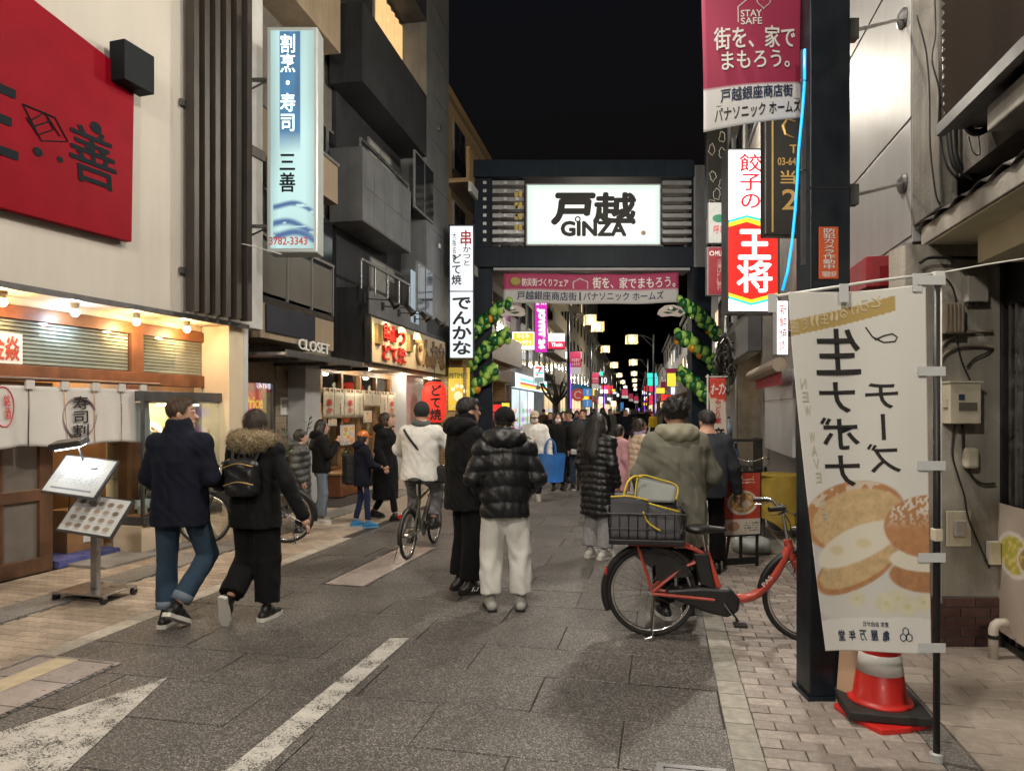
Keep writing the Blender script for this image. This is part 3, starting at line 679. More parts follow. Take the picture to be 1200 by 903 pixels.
# awning
_, za = C.px(1083, 288)
MB().box(C.u(1083) - .0, u1, -.02, .62, za, za + .13).build('awning_slab', 'awning_edge', b1, bevel=.006)
MB().box(C.u(1083) + .01, u1, .0, .6, za - .012, za).build('awning_soffit', 'awning_under', b1)
MB().box(C.u(1083) + .32, u1, .22, .6, za - .2, za - .012).build('soffit_box', 'awning_under', b1)
m = MB(); nn = 60; us = np.linspace(C.u(1083) - .06, u1, nn)
m.grid(lambda a, b: (us[int(round(a * (nn - 1)))], -.05 + .32 * b, za + .135 + .16 * b + .022 * math.sin(us[int(round(a * (nn - 1)))] * 2 * PI / .28) * (1 - .2 * b)), nn - 1, 4, .01)
m.build('corrugated_sheet', M('lead_sheet', (.13, .12, .115), .6, .4, var=.3, vs=6, streak=.4), b1, smooth=True)
# upper wall, pilaster, louvre box
ua, ub = C.u(1072), 5.2
MB().box(ua, ub, .12, 4, 3.25, 9).build('upper_wall', 'concrete_old', b1)
MB().box(ua - .05, C.u(1100), .0, .12, 3.05, 9).build('pilaster', 'concrete_old', b1, bevel=.01)
lu, lv = C.u(1138), 5.0; zl = C.px(1138, 128, .12)[1]
lb = MB().box(lu, lv, -.14, .12, zl, 7).build('louvre_box', 'steel_dark', b1)
sl = None
for k in range(46):
    z = zl + .05 + k * .055
    if sl is None:
        m = MB(); m.obox(((lu + lv) / 2, -.165, 0), ((lv - lu) / 2 - .05, 0, 0), (0, .016, -.016), (0, .004, .004)); sl = m.build('louvre_slat', M('louvre_brown', (.2, .17, .15), .5, .3, var=.15), lb); sl.location.z = z
    else: share(sl, lb, (0, 0, z))
MB().box(lu - .01, lv, -.19, -.14, zl - .03, zl + .04).build('louvre_frame', 'steel_dark', lb)
MB().box(C.u(1180), lv, -.1, .12, 3.2, zl - .05).build('render_patch', 'awning_edge', b1, bevel=.01)

# things fixed to the end wall
def wallthing(name, label, cat, px0, py0, px1, py1, dep, mat, Y=4.972, bev=.006, group=None):
    a, b = P(px0, py1, Y), P(px1, py0, Y); r = thing(name, label, cat, (a.x, Y, a.z), 0, group)
    MB().box(0, b.x - a.x, -dep, 0, 0, b.z - a.z).build('box', mat, r, bevel=bev); return r, b.x - a.x, b.z - a.z
M('cream_box', (.55, .5, .4), .45, var=.1, vs=8, streak=.15)
r, w_, h_ = wallthing('electric_meter', 'cream electric meter box with small window on the stained wall', 'meter', 1103, 449, 1139, 496, .1, 'cream_box')
MB().box(-.008, w_ + .008, -.11, .0, h_, h_ + .012).build('rain_lip', 'cream_box', r)
MB().box(.06, w_ - .03, -.104, -.1, h_ * .32, h_ * .52).build('window', M('meter_window', (.12, .11, .09), .2), r)
MB().box(.06, .1, -.103, -.1, h_ * .58, h_ * .72).build('label_plate', 'ink_blue', r)
MB().box(-.012, 0, -.08, -.03, h_ * .4, h_ * .6).build('hinge', 'cream_box', r)
r, w_, h_ = wallthing('junction_box', 'small grey junction box high on the meter wall', 'junction box', 1127, 325, 1151, 355, .07, M('box_grey', (.33, .31, .28), .55, var=.15, streak=.2))
for k in range(4): MB().tube([(.02 + k * w_ / 5, -.03, 0), (.02 + k * w_ / 5, -.03, -.02)], .008, 8).build('cable_gland', 'steel_dark', r)
r, w_, h_ = wallthing('conduit_box', 'ribbed brown conduit box beside the flag pole top', 'conduit box', 1098, 357, 1121, 392, .09, M('conduit_brown', (.22, .18, .14), .6, var=.2, streak=.3))
for k in range(5): MB().box(.01 + k * w_ / 5, .018 + k * w_ / 5, -.098, -.09, .01, h_ - .01).build('rib', 'conduit_brown', r)
r, w_, h_ = wallthing('doorbell_plate', 'pale square switch plate low on the meter wall', 'switch plate', 1108, 598, 1137, 640, .012, 'cream_box')
MB().box(w_ * .25, w_ * .7, -.05, -.012, h_ * .3, h_ * .75).build('switch', 'box_grey', r, bevel=.006)
r, w_, h_ = wallthing('socket_box', 'small cream socket box beside the black door post', 'socket', 1155, 633, 1168, 660, .05, 'cream_box')
r, w_, h_ = wallthing('cable_clamp_box', 'small round-topped cable box under the electric meter', 'cable box', 1126, 524, 1142, 548, .06, 'cream_box', bev=.02)
def cable(name, label, pix, Y, rad, mat='wire_black', cat='cable'):
    pts = [P(x, y, Y) for x, y in pix]; o = pts[0].copy(); r = thing(name, label, cat, o)
    # smooth with Catmull-Rom
    q = [p - o for p in pts]; out = []
    for i in range(len(q) - 1):
        p0, p1, p2, p3 = q[max(i - 1, 0)], q[i], q[i + 1], q[min(i + 2, len(q) - 1)]
        for k in range(6):
            t = k / 6; out.append(.5 * ((2 * p1) + (p2 - p0) * t + (2 * p0 - 5 * p1 + 4 * p2 - p3) * t * t + (3 * p1 - p0 - 3 * p2 + p3) * t ** 3))
    out.append(q[-1]); MB().tube(out, rad, 6).build('sheath', mat, r, smooth=True); return r
cable('power_cable', 'grey cable curving from meter wall conduit to the door post', [(1096, 425), (1104, 405), (1118, 393), (1140, 389), (1163, 388)], 4.955, .012, 'conduit_brown')
cable('power_cable', 'second grey cable below the curved conduit on the meter wall', [(1096, 432), (1108, 414), (1125, 406), (1150, 405), (1163, 407)], 4.955, .011, 'conduit_brown')
cable('power_cable', 'thin dark cable dropping from wall top to the meter', [(1098, 322), (1112, 330), (1120, 350), (1121, 390), (1126, 420), (1137, 445)], 4.95, .006)
cable('power_cable', 'thin cable rising diagonally above the meter to the post', [(1133, 430), (1142, 420), (1155, 414), (1163, 408)], 4.955, .006)
cable('power_cable', 'dark cable hanging from the meter down past the switch plate', [(1119, 497), (1116, 530), (1122, 555), (1130, 580), (1136, 610), (1160, 665)], 4.95, .006)
cable('power_cable', 'dark cable looping from the cable box to the door post', [(1128, 497), (1130, 535), (1138, 556), (1150, 566), (1166, 566)], 4.95, .008)
cable('power_cable', 'black cable crossing under the awning corner', [(1078, 308), (1090, 302), (1120, 302), (1165, 303)], 4.9, .012)
cable('power_cable', 'thick black cable running down the upper concrete wall', [(1110, -20), (1108, 60), (1110, 130), (1116, 185), (1126, 200), (1145, 206)], 4.72, .018)
cable('power_cable', 'second thick black cable beside it on the upper concrete wall', [(1118, -20), (1117, 70), (1117, 150), (1122, 190), (1140, 210)], 4.71, .018)
cable('power_cable', 'thin black wire hanging in front of the concrete pilaster', [(1074, 18), (1085, 60), (1089, 110), (1090, 170), (1096, 225), (1102, 240)], 4.78, .006)
cable('power_cable', 'thin wire crossing the concrete pilaster and corner', [(1095, -5), (1096, 40), (1092, 70), (1100, 105), (1100, 150), (1108, 190), (1122, 210)], 4.75, .006)
cable('power_cable', 'fat black hose curling beside the louvred box', [(1136, 110), (1129, 120), (1130, 140), (1140, 155), (1155, 152), (1160, 140)], 4.3, .022)
cable('power_cable', 'pale wire dangling below the louvred box', [(1138, 120), (1145, 150), (1148, 180), (1140, 178), (1135, 160)], 4.3, .005, 'white_plastic')
r = thing('drain_pipe', 'short white drain pipe elbow at the foot of the door post', 'pipe', G(1164, 772))
MB().tube([(-.0, 0, 0), (0, 0, .2), (.01, 0, .23), (.035, 0, .245), (.09, 0, .245)], .03, 12).build('pipe', M('pvc', (.6, .55, .48), .4), r, smooth=True)
MB().tube([(0, 0, .14), (0, 0, .165)], .034, 12).build('clamp', 'black', r)
# unseen tube lamp assumed under the awning, added to light its soffit
r = C.root('awning_lamp', 'slim tube lamp fixed under the right awning soffit', 'lamp', u=2.1, w=-.3, z=za - .26)
MB().box(-.55, .55, -.03, .03, .03, .06).build('housing', 'white_plastic', r); MB().tube([(-.52, 0, 0), (.52, 0, 0)], .014, 10).build('tube', M('lit_tube', (1, .93, .75), .3, emit=14, ecol=(1, .93, .72), var=0), r, smooth=True)

# ---------------------------------------------------------------- street lamps (lit lanterns on arms), down the far street, with added ones near the viewer
def lantern_glass():
    m = bpy.data.materials.new('lantern_glass'); m.use_nodes = True; MATS['lantern_glass'] = m
    n = m.node_tree.nodes; l = m.node_tree.links; n.remove(n['Principled BSDF'])
    t = n.new('ShaderNodeBsdfTransparent'); t.inputs[0].default_value = (1, .95, .8, 1); e = n.new('ShaderNodeEmission'); e.inputs[0].default_value = (1, .85, .5, 1); e.inputs[1].default_value = .35
    a = n.new('ShaderNodeAddShader'); l.new(t.outputs[0], a.inputs[0]); l.new(e.outputs[0], a.inputs[1]); l.new(a.outputs[0], n['Material Output'].inputs[0])
lantern_glass(); NEAR = 560
M('lit_bulb', (1, .93, .8), .3, emit=16, ecol=(1, .88, .66), var=0); M('pole_dark', (.03, .035, .04), .4, .4, var=.2)
M('lit_violet', (.25, .05, .9), .3, emit=1.6, ecol=(.3, .08, 1.), var=0)
def lantern(parent, x, y, z, w, light, color=(1, .915, .8)):
    h = w * .82
    g = MB().box(x - w / 2, x + w / 2, y - w / 2, y + w / 2, z, z + h).build('lantern', 'lantern_glass', parent)
    MB().ball((x, y, z + h * .5), w * .24, None, h * .4, 10, 8).build('bulb', 'lit_bulb', g, smooth=True)
    m = MB()
    for sx in (-1, 1):
        for sy in (-1, 1): m.box(x + sx * w / 2 - .012, x + sx * w / 2 + .012, y + sy * w / 2 - .012, y + sy * w / 2 + .012, z - .01, z + h + .01)
    m.build('lantern_frame', 'gold', g)
    MB().lathe([(w * .45, z + h), (w * .3, z + h + .05), (.03, z + h + .08), (.02, z + h + .14)], (x, y, 0), 12).build('lantern_cap', 'pole_dark', g)
    if light: lamp(g, (x, y, z - .06), light, color, .16)
def street_lamp(label, X, Y, side, Z=6.4, arm=1.0, light=0, two=False, base=True, violet=False, w=.42, group='street lamps along the shopping street'):
    r = thing('street_lamp', label, 'street lamp', (X, Y, 0), 0, group)
    if base:
        MB().lathe([(.13, 0), (.13, .5), (.085, .6), (.075, Z + .6), (.03, Z + .7)], (0, 0, 0), 10).build('post', 'pole_dark', r)
    MB().tube([(0, 0, Z + .25), (side * arm * .5, 0, Z + .62), (side * arm, 0, Z + .5)], .022, 6).build('arm', 'pole_dark', r)
    MB().tube([(0, 0, Z - .3), (side * arm * .55, 0, Z + .58)], .014, 6).build('brace', 'pole_dark', r)
    lantern(r, side * arm, 0, Z, w, light)
    if two: lantern(r, side * (arm + .5), .7, Z - .3, w, 0); MB().tube([(side * arm, 0, Z + .5), (side * (arm + .5), .7, Z + .2)], .02, 6).build('arm', 'pole_dark', r)
    if violet: MB().box(.09, .13, -.1, -.06, .3, 4.2).build('light_strip', 'lit_violet', r)
    return r
# unseen lamps added to light foreground and gate: one on the navy pillar and others just up and down the street, the same kind that hangs over the far road
street_lamp('street lamp lantern on the arm of the navy pillar, above the view', 1.72, 4.17, -1, 6.3, 1.2, NEAR, base=False)  # added out of view to brighten the foreground
street_lamp('street lamp on a long arm from the panelled building, above the view', 3.3, 7.6, -1, 7.2, 3.4, 260, base=False)  # added lantern that lights the middle stretch of road
street_lamp('street lamp bracketed to the noodle shop building, hidden behind the crimson banner', 4.35, 12.3, -1, 7.2, .45, 1000, base=False)  # added for light on the gate front and dark block, screened by the banner
street_lamp('street lamp on the sushi shop side behind the viewer', -4.6, -1.5, 1, 6.3, 2.2, 800)  # unseen, added for frontal light on walls and people
street_lamp('street lamp further back down the street behind the viewer', .9, -8, -1, 6.3, 1.2, 1100)  # second unseen lamp added for frontal light
LL = [(39, 0), (58, 1), (80, 0), (104, 0), (130, 0), (160, 0)]
names = ['double lantern street lamp over the left kerb just beyond the gate', 'street lamp with single lantern on the second left pole beyond the gate', 'third street lamp along the left kerb beyond the gate', 'fourth street lamp along the left kerb beyond the gate', 'fifth street lamp along the left kerb beyond the gate', 'sixth street lamp along the left kerb beyond the gate']
for k, (y, v) in enumerate(LL): street_lamp(names[k], Lx(y), y, 1, 6.35, 1.2, 420 if k < 3 else 250, two=(k == 0), violet=(k in (0, 2)), w=.75 if k > 1 else .62)
names = ['first street lamp on the right kerb beyond the arch gate', 'second street lamp on the right kerb beyond the arch gate', 'third street lamp on the right kerb far down the street', 'fourth street lamp on the right kerb far down the street', 'fifth street lamp on the right kerb far down the street', 'sixth street lamp on the right kerb far down the street']
for k, y in enumerate((51, 76, 100, 124, 150, 180)): street_lamp(names[k], Rx(y) + .2, y, -1, 6.4, 1.6, 420 if k < 2 else 250, violet=(k in (0, 3)), w=.75)

# ---------------------------------------------------------------- arch gate over the street
GY = 21.0
gate = thing('arch_gate', 'dark steel arch gate spanning the street with louvres beside its sign', 'gate', P(690, HYP, GY) * 1)
gate.location.z = 0; gx = gate.location.x
def gq(px, py): p = P(px, py, GY); return p.x - gx, p.z
def gbox(name, x0, y0, x1, y1, mat, d0=0, d1=.6, bevel=.015):
    a, z1 = gq(x0, y0); b, z0 = gq(x1, y1); return MB().box(a, b, d0, d1, z0, z1).build(name, mat, gate, bevel=bevel)
M('gate_navy', (.010, .018, .030), .5, 0, spec=.15, var=.25, vs=2, streak=.3)
for x0, x1 in ((555, 577), (811, 834)):
    a, _ = gq(x0, 0); b, _ = gq(x1, 0); MB().box(a, b, .02, .6, 0, gq(0, 200)[1]).build('pillar', 'gate_navy', gate, bevel=.02)
gbox('top_beam', 550, 189, 812.5, 209, 'gate_navy', -.15, .75); gbox('lower_beam', 550, 290, 810.5, 314, 'gate_navy', -.15, .75)
gbox('soffit_strip', 578, 314.2, 808, 317.5, M('gate_grey', (.3, .31, .33), .5), -.1, .7)
gbox('end_plate', 812.8, 194, 829, 313, M('gate_plate', (.36, .37, .4), .45, var=.1, streak=.2), -.05, .02)
M('louvre_steel', (.32, .33, .35), .35, .7, var=.15)
for k in range(8):
    y = 211 + k * 9.6
    gbox('louvre', 556, y, 614.5, y + 5, 'louvre_steel', .05, .4, .006); gbox('louvre', 776.5, y, 811, y + 5, 'louvre_steel', .05, .4, .006)
    for x in (566, 590, 604): gbox('louvre_clip', x, y + 1, x + 4, y + 4.5, M('clip_light', (.55, .56, .58), .35, .5), -.0, .05, .004)
for x in (584, 612, 778, 806): gbox('louvre_stanchion', x, 209.2, x + 2.5, 289.8, 'steel_dark', .4, .46, 0)
for x in (606, 611):
    for k in range(4): gbox('yellow_tag', x - 3, 224 + k * 13, x + 1, 231 + k * 13, M('tag_yellow', (.5, .36, .06), .5), .0, .05, 0)
gs, q, t, w_, h_ = psign('gate_sign', 'white lit sign box reading Togoshi Ginza on the arch gate', 'sign', 616, 215, 775, 288, GY - .22, .3, 'gate_plate', None)
u0, z1 = q(618, 217); u1, z0 = q(773, 286)
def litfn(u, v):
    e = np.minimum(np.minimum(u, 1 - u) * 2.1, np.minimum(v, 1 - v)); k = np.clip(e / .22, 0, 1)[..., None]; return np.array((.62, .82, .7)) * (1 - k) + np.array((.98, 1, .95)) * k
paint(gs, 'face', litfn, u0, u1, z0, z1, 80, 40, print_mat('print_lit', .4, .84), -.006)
t('戸', 647, 228, 692, 262, 'ink', bold=.085, shear=.12); t('越', 696, 227, 743, 261, 'ink', bold=.065, shear=.05)
t('GINZA', 658, 260, 733, 276, 'ink', bold=.1)
for cx, cz in ((740, 231), (742, 260)):
    a = q(cx, cz); MB().lathe([(.075, -.012), (.075, -.008)], (a[0], 0, a[1]), 14, 'y').build('dot', 'ink', gs)
a = q(677, 257); MB().ring((a[0], -.012, a[1]), .07, .02, 'y', 16, 6).build('dot', 'ink', gs)
a = q(754, 273); MB().lathe([(.07, -.012), (.07, -.008)], (a[0], 0, a[1]), 14, 'y').build('seal', M('seal', (.45, .25, .15), .5), gs)
# cloth banner under the gate
gb = thing('banner', 'crimson and white cloth banner strung under the arch gate', 'banner', (gx, GY + .1, gq(0, 354)[1]))
zb_ = gb.location.z
def gbq(px, py): a, b = gq(px, py); return a, b - zb_
x0, zt_ = gbq(590, 319); x1, _ = gbq(796, 319)
def gwarp(x, z, y): return (x, y + .03 * math.sin(x * 2.2) + .015 * math.sin(x * 5 + z * 3), z - .04 * math.sin(PI * (x - x0) / (x1 - x0)) + .012 * math.sin(x * 3))
paint(gb, 'cloth', lambda u, v: lay(np.ones(u.shape + (3,)) * np.array((.40, .045, .13)), v < .48, (.55, .55, .57)), x0, x1, 0, zt_, 60, 12, 'print_cloth', 0, gwarp, .004)
def gt(s, X0, Y0, X1, Y1, mat, **k):
    a, z1 = gbq(X0, Y0); b, z0 = gbq(X1, Y1); txt(gb, s, a, z0, b, z1, mat, y=-.02, warp=gwarp, **k)
gt('防災街づくりフェア', 612, 325, 666, 334, 'ink_white', bold=.02); gt('街を、家でまもろう。', 695, 323, 792, 336, 'ink_white', bold=.02)
gt('戸越銀座商店街', 606, 340, 676, 350, 'ink_blue', bold=.02); gt('パナソニック ホームズ', 684, 340, 778, 350, 'ink_blue', bold=.02); gt('|', 679, 340, 681, 350, 'ink_blue')
m = MB(); p = [gbq(*e) for e in ((672, 336), (672, 328), (680, 324), (689, 328), (689, 336))]; m.tube([gwarp(a, b, -.02) for a, b in p], .02, 4); m.build('emblem', 'ink_white', gb)
a = gbq(604, 329); MB().ball((a[0], -.01, a[1]), .16, .02, .13, 10, 6).build('emblem', M('emblem_green', (.35, .3, .06), .6), gb)
MB().tube([(x0 - .3, 0, zt_ + .12), (0, 0, zt_ + .02), (x1 + .3, 0, zt_ + .12)], .012, 5).build('rope', 'white_plastic', gb)
# balloon dragons wound round the pillars
sph = MB().ball((0, 0, 0), .125, .125, .14, 14, 10).mesh('balloon'); sph.polygons.foreach_set('use_smooth', [True] * len(sph.polygons))
bm_ = [M('balloon_dark', (.01, .11, .03), .2, coat=.4, var=.1), M('balloon_light', (.34, .6, .12), .22, coat=.4, var=.1), M('balloon_orange', (.62, .26, .01), .25, coat=.3, var=.1)]
sph.materials.append(bm_[0])
def dragon(label, arcs, head, flip, seed):
    r = thing('balloon_dragon', label, 'balloon dragon', P(565 if not flip else 822, HYP, GY - .1)); r.location.z = 0; rr = random.Random(seed); o0 = r.location
    for (ax, ay, bx, by, n, up) in arcs:
        for i in range(n):
            t = i / (n - 1); cx = ax + (bx - ax) * t; cy_ = ay + (by - ay) * t - up * math.sin(PI * t)
            for k in range(4):
                th = t * 5 + k * PI / 2
                p = P(cx, cy_, GY - .35) - o0; p += Vector((rr.uniform(-.04, .04), -.14 * math.cos(th), .14 * math.sin(th)))
                if k == 3 and rr.random() < .4: continue
                low = math.sin(th) < -.5
                mt = bm_[2] if (low and rr.random() < .2) else bm_[1] if (k + i) % 2 else bm_[0]
                o = bpy.data.objects.new('balloon', sph); col.objects.link(o); o.parent = r; o.location = p
                s = rr.uniform(.8, 1.08); o.scale = (s, s, s); o.material_slots[0].link = 'OBJECT'; o.material_slots[0].material = mt
    hx, hy = head; s = -1 if flip else 1
    hp = [(0, 5), (5, -2), (14, -5), (24, -4), (31, 1), (33, 6), (28, 9), (16, 8), (6, 9)]
    pl = [P(hx + s * a, hy + b, GY - .5) - o0 for a, b in hp]; pl = [(p.x, p.z) for p in pl]
    y_ = (P(0, 0, GY - .5) - o0).y
    MB().prism(pl if s > 0 else pl[::-1], y_ - .02, y_ + .02).build('head', M('paper_head', (.55, .5, .47), .7, var=.15), r)
    m = MB()
    for q_ in (((8, 0), (16, -3), (22, 1), (13, 3)), ((14, 4), (22, 3), (27, 4), (20, 6)), ((2, 3), (7, 0), (9, 4), (5, 6))):
        g_ = [P(hx + s * a, hy + b, GY - .5) - o0 for a, b in q_]; g_ = [(p.x, p.z) for p in g_]; m.prism(g_ if s > 0 else g_[::-1], y_ - .028, y_ - .021)
    m.build('head_drawing', M('dragon_ink', (.03, .07, .04), .7), r)
    a = P(hx + s * 17, hy - 1, GY - .5) - o0; MB().ball((a.x, y_ - .03, a.z), .06, .02, .05, 8, 6).build('eye', 'ink_white', r)
dragon('green balloon dragon wound around the left gate pillar', [(596, 358, 552, 392, 11, 4), (594, 393, 550, 428, 11, 5), (580, 436, 549, 462, 8, 5)], (583, 362), False, 1)
dragon('green balloon dragon wound around the right gate pillar', [(798, 356, 840, 391, 11, 4), (795, 394, 838, 428, 11, 5), (797, 438, 828, 466, 9, 4)], (803, 362), True, 2)

# ---------------------------------------------------------------- right row between the near shop and the gate
M('red_fascia', (.3, .012, .02), .5, var=.15, vs=3, streak=.3); M('wall_dark', (.05, .05, .055), .6, var=.2); M('wall_taupe', (.17, .155, .14), .7, var=.2, streak=.25)
M('tile_white', (.42, .43, .45), .4, var=.12); M('wood_dark', (.07, .04, .025), .5, var=.3, vs=6)
b2 = C.root('panelled_building', 'building with glossy pale cladding panel behind the navy pillar', 'building')
ua, ub = C.u(1070), C.u(946)           # ua nearer (larger u)
MB().box(ub, ua - .07, .3, 5, 0, 2.9).build('ground_wall', 'wall_taupe', b2)
MB().box(ub, ua - .06, .02, 5, 2.95, 9.5).build('upper_wall', 'panel_grey', b2)
for z in (3.9, 5.2, 6.5, 7.8): MB().box(ub, ua - .08, .008, .02, z, z + 1.28).build('cladding_panel', 'panel_grey', b2, bevel=.006)
MB().box(ub, ua - .08, .008, .02, 3.0, 3.88).build('cladding_panel', 'panel_grey', b2, bevel=.006)
MB().box(ub, ua - .1, -.3, .3, 2.62, 2.86).build('red_fascia', 'red_fascia', b2, bevel=.01)
MB().box(ub, ua - .1, -.04, .3, 2.86, 2.95).build('ledge', 'panel_grey', b2)
for z, nm in ((4.55, 'upper'), (3.3, 'lower')):
    py = 22 if nm == 'upper' else 215
    a = P(1058, py, 5.5); bpt = P(1000, py + 14, 4.2); r = thing('tie_rod', f'{nm} tie rod from the navy pillar to the cladding panel', 'tie rod', bpt)
    MB().tube([(0, 0, 0), a - bpt], .012, 8).build('rod', 'metal', r); d_ = (a - bpt)
    MB().ball(d_, .03, .08, .08, 10, 8).build('wall_plate', 'steel_dark', r)
    MB().box(-.03, .02, -.03, .03, -.06, .06).build('pillar_clamp', 'steel_dark', r)
b3 = C.root('noodle_shop_building', 'shop building with white board and rolled awning beyond the pillar', 'building')
ua, ub = C.u(945) - .02, C.u(893)
MB().box(ub, ua, .15, 5, 0, 9).build('wall', 'wall_taupe', b3)
MB().box(C.u(940), ua, -.02, .15, 0, 3.1).build('tiled_pier', M('pier_tile', (.6, .62, .55), .35, var=.1), b3)
for k in range(30): MB().box(C.u(940) - .002, ua + .002, -.026, -.02, k * .1 + .004, k * .1 + .094).build('tile', 'pier_tile', b3)
MB().box(C.u(934), C.u(940) - .01, -.02, .15, 0, 3).build('post', 'wood_dark', b3)
a, b_, z0, z1 = C.rect(897, 442, 524, 925, .02)
MB().box(a, b_ + .3, -.03, .15, z0, z1).build('white_board', M('board_white', (.5, .51, .52), .35, var=.06, vs=1.5), b3)
MB().box(a, b_ + .3, -.034, -.03, (z0 + z1) / 2 + .2, (z0 + z1) / 2 + .212).build('board_seam', 'steel_dark', b3)
MB().tube([(a - .05, -.25, z1 + .02), (b_ + .6, -.25, z1 + .05)], .1, 12).build('awning_roll', M('awning_brown', (.3, .25, .2), .7, var=.15), b3)
MB().box(a + .1, b_ + .4, -.2, -.19, z1 - .22, z1 + .0).build('awning_valance', M('valance_red', (.5, .03, .06), .6, var=.3, vs=20), b3)
MB().box(ub, ua - .35, .13, .15, .1, z0 - .05).build('shutter', 'panel_grey', b3)
# lit signs over the right row
r, q, t, w_, h_ = psign('blade_sign', 'white lit blade sign with red upright lettering beside the flag', 'sign', 910, 352, 924, 416, 8.6, .14, 'gate_plate', M('lit_sign', (1, .97, .97), .4, emit=1.5, ecol=(1, .95, .95), var=0), .01); t('新鮮焼肉', 913, 356, 922, 412, 'ink_red', vert=True, bold=.02)
r, q, t, w_, h_ = psign('blade_sign', 'black blade sign with gold line and numerals behind the neon tube', 'sign', 896, 130, 944, 276, 8.2, .16, 'black', M('sign_black', (.015, .014, .013), .3), .01)
a = q(904, 135); b_ = q(906, 272); MB().box(a[0], b_[0], -.012, -.008, b_[1], a[1]).build('gold_line', 'gold', r)
t('T', 925, 170, 934, 180, 'gold'); t('03-6427', 911, 185, 942, 194, 'gold'); t('当', 914, 200, 932, 216, 'gold'); t('2', 916, 222, 934, 246, 'gold')
m = MB(); m.tube([Vector((q(x, y)[0], -.012, q(x, y)[1])) for x, y in ((932, 143), (922, 140), (917, 148), (920, 158), (930, 162))], [.004, .012, .02, .014, .004], 6); m.build('emblem', 'gold', r)
E_('lit_red', (.85, .02, .015), 1.25); E_('lit_yellow', (1, .62, .03), 1.3); E_('lit_green', (.03, .62, .45), 1.2); E_('lit_pure', (1, 1, 1), 1.6)
ks = thing('blade_sign', 'lit white and red blade sign of the dumpling restaurant with striped chevrons', 'sign', (0, 0, 0)); KY = 11.0
kx = P(882, 0, KY).x; kz = P(0, 366, KY).z; ks.location = (kx, KY, kz)
def kq(px, py): p = P(px, py, KY); return (p.x - kx, p.z - kz)
def kpoly(name, pix, mat, y0, y1): MB().prism([kq(*e) for e in pix][::-1], y0, y1).build(name, mat, ks)
kpoly('case', [(852, 174), (896, 174), (896, 262), (914, 262), (914, 367), (852, 367)], 'steel_dark', .004, .3)
kpoly('face', [(854, 176), (894, 176), (894, 257), (875, 252), (854, 258)], 'lit_pure', -.004, .003)
kpoly('stripe', [(854, 258), (875, 252), (894, 257), (894, 260), (875, 255), (854, 261)], 'lit_green', -.004, .003)
kpoly('stripe', [(854, 261), (875, 255), (894, 260), (894, 263), (911, 263), (911, 266), (894, 266), (875, 260), (854, 266)], 'lit_yellow', -.004, .003)
kpoly('face', [(854, 266), (875, 260), (894, 266), (911, 266), (911, 343), (880, 351), (854, 343)], 'lit_red', -.004, .003)
kpoly('stripe', [(854, 343), (880, 351), (911, 343), (911, 347), (880, 355), (854, 347)], 'lit_yellow', -.004, .003)
kpoly('stripe', [(854, 347), (880, 355), (911, 347), (911, 350), (880, 358), (854, 350)], 'lit_green', -.004, .003)
kpoly('face', [(854, 350), (880, 358), (911, 350), (911, 364), (854, 364)], 'lit_pure', -.004, .003)
def kt(s, X0, Y0, X1, Y1, mat, **k): a, z1 = kq(X0, Y0); b, z0 = kq(X1, Y1); txt(ks, s, a, z0, b, z1, mat, y=-.008, **k)
E_('lit_red_ink', (.8, .02, .03), .9)
kt('餃子の', 866, 180, 893, 246, 'lit_red_ink', vert=True, bold=.02); kt('王', 866, 270, 902, 303, 'lit_pure', bold=.05); kt('将', 864, 306, 904, 342, 'lit_pure', bold=.03)
r, q, t, w_, h_ = psign('blade_sign', 'dark chalkboard blade sign with drawn vegetables above the pillar', 'sign', 828, 146, 853, 256, 17.5, .2, 'black', 'sign_black', .02)
m = MB(); rr = random.Random(4)
for cx, cz in ((834, 175), (846, 180), (846, 160), (835, 206), (846, 215), (840, 228), (834, 240), (847, 244)):
    n = 14; m.tube([Vector((q(cx, cz)[0] + rr.uniform(.05, .1) * math.cos(i * 2 * PI / n), -.012, q(cx, cz)[1] + rr.uniform(.09, .17) * math.sin(i * 2 * PI / n))) for i in range(n + 1)], .008, 4)
m.build('chalk_drawing', M('chalk', (.4, .39, .36), .8, var=0), r)
r, q, t, w_, h_ = psign('blade_sign', 'pale small blade sign with green bowl mark below the chalkboard sign', 'sign', 830, 237, 853, 285, 17.4, .2, 'gate_plate', M('sign_pale', (.5, .52, .53), .5), .01); a = q(843, 256); MB().ball((a[0], -.012, a[1]), .18, .01, .1, 10, 6).build('emblem', M('bowl_green', (.02, .2, .12), .5), r); t('呼ひ', 836, 264, 850, 274, 'ink_red')
r, q, t, w_, h_ = psign('blade_sign', 'dark red blade sign with white bank lettering under the pale sign', 'sign', 829, 289, 853, 346, 17.3, .2, 'gate_plate', M('sign_red', (.25, .015, .03), .45), .02); t('MUFG', 838, 294, 852, 300, 'ink_white'); t('三菱UFJ銀行', 840, 304, 847, 340, M('ink_pink', (.5, .3, .3), .6, var=0), vert=True)
a = q(834, 297); MB().ring((a[0], -.012, a[1]), .05, .015, 'y', 14, 6).build('emblem', 'ink_white', r)

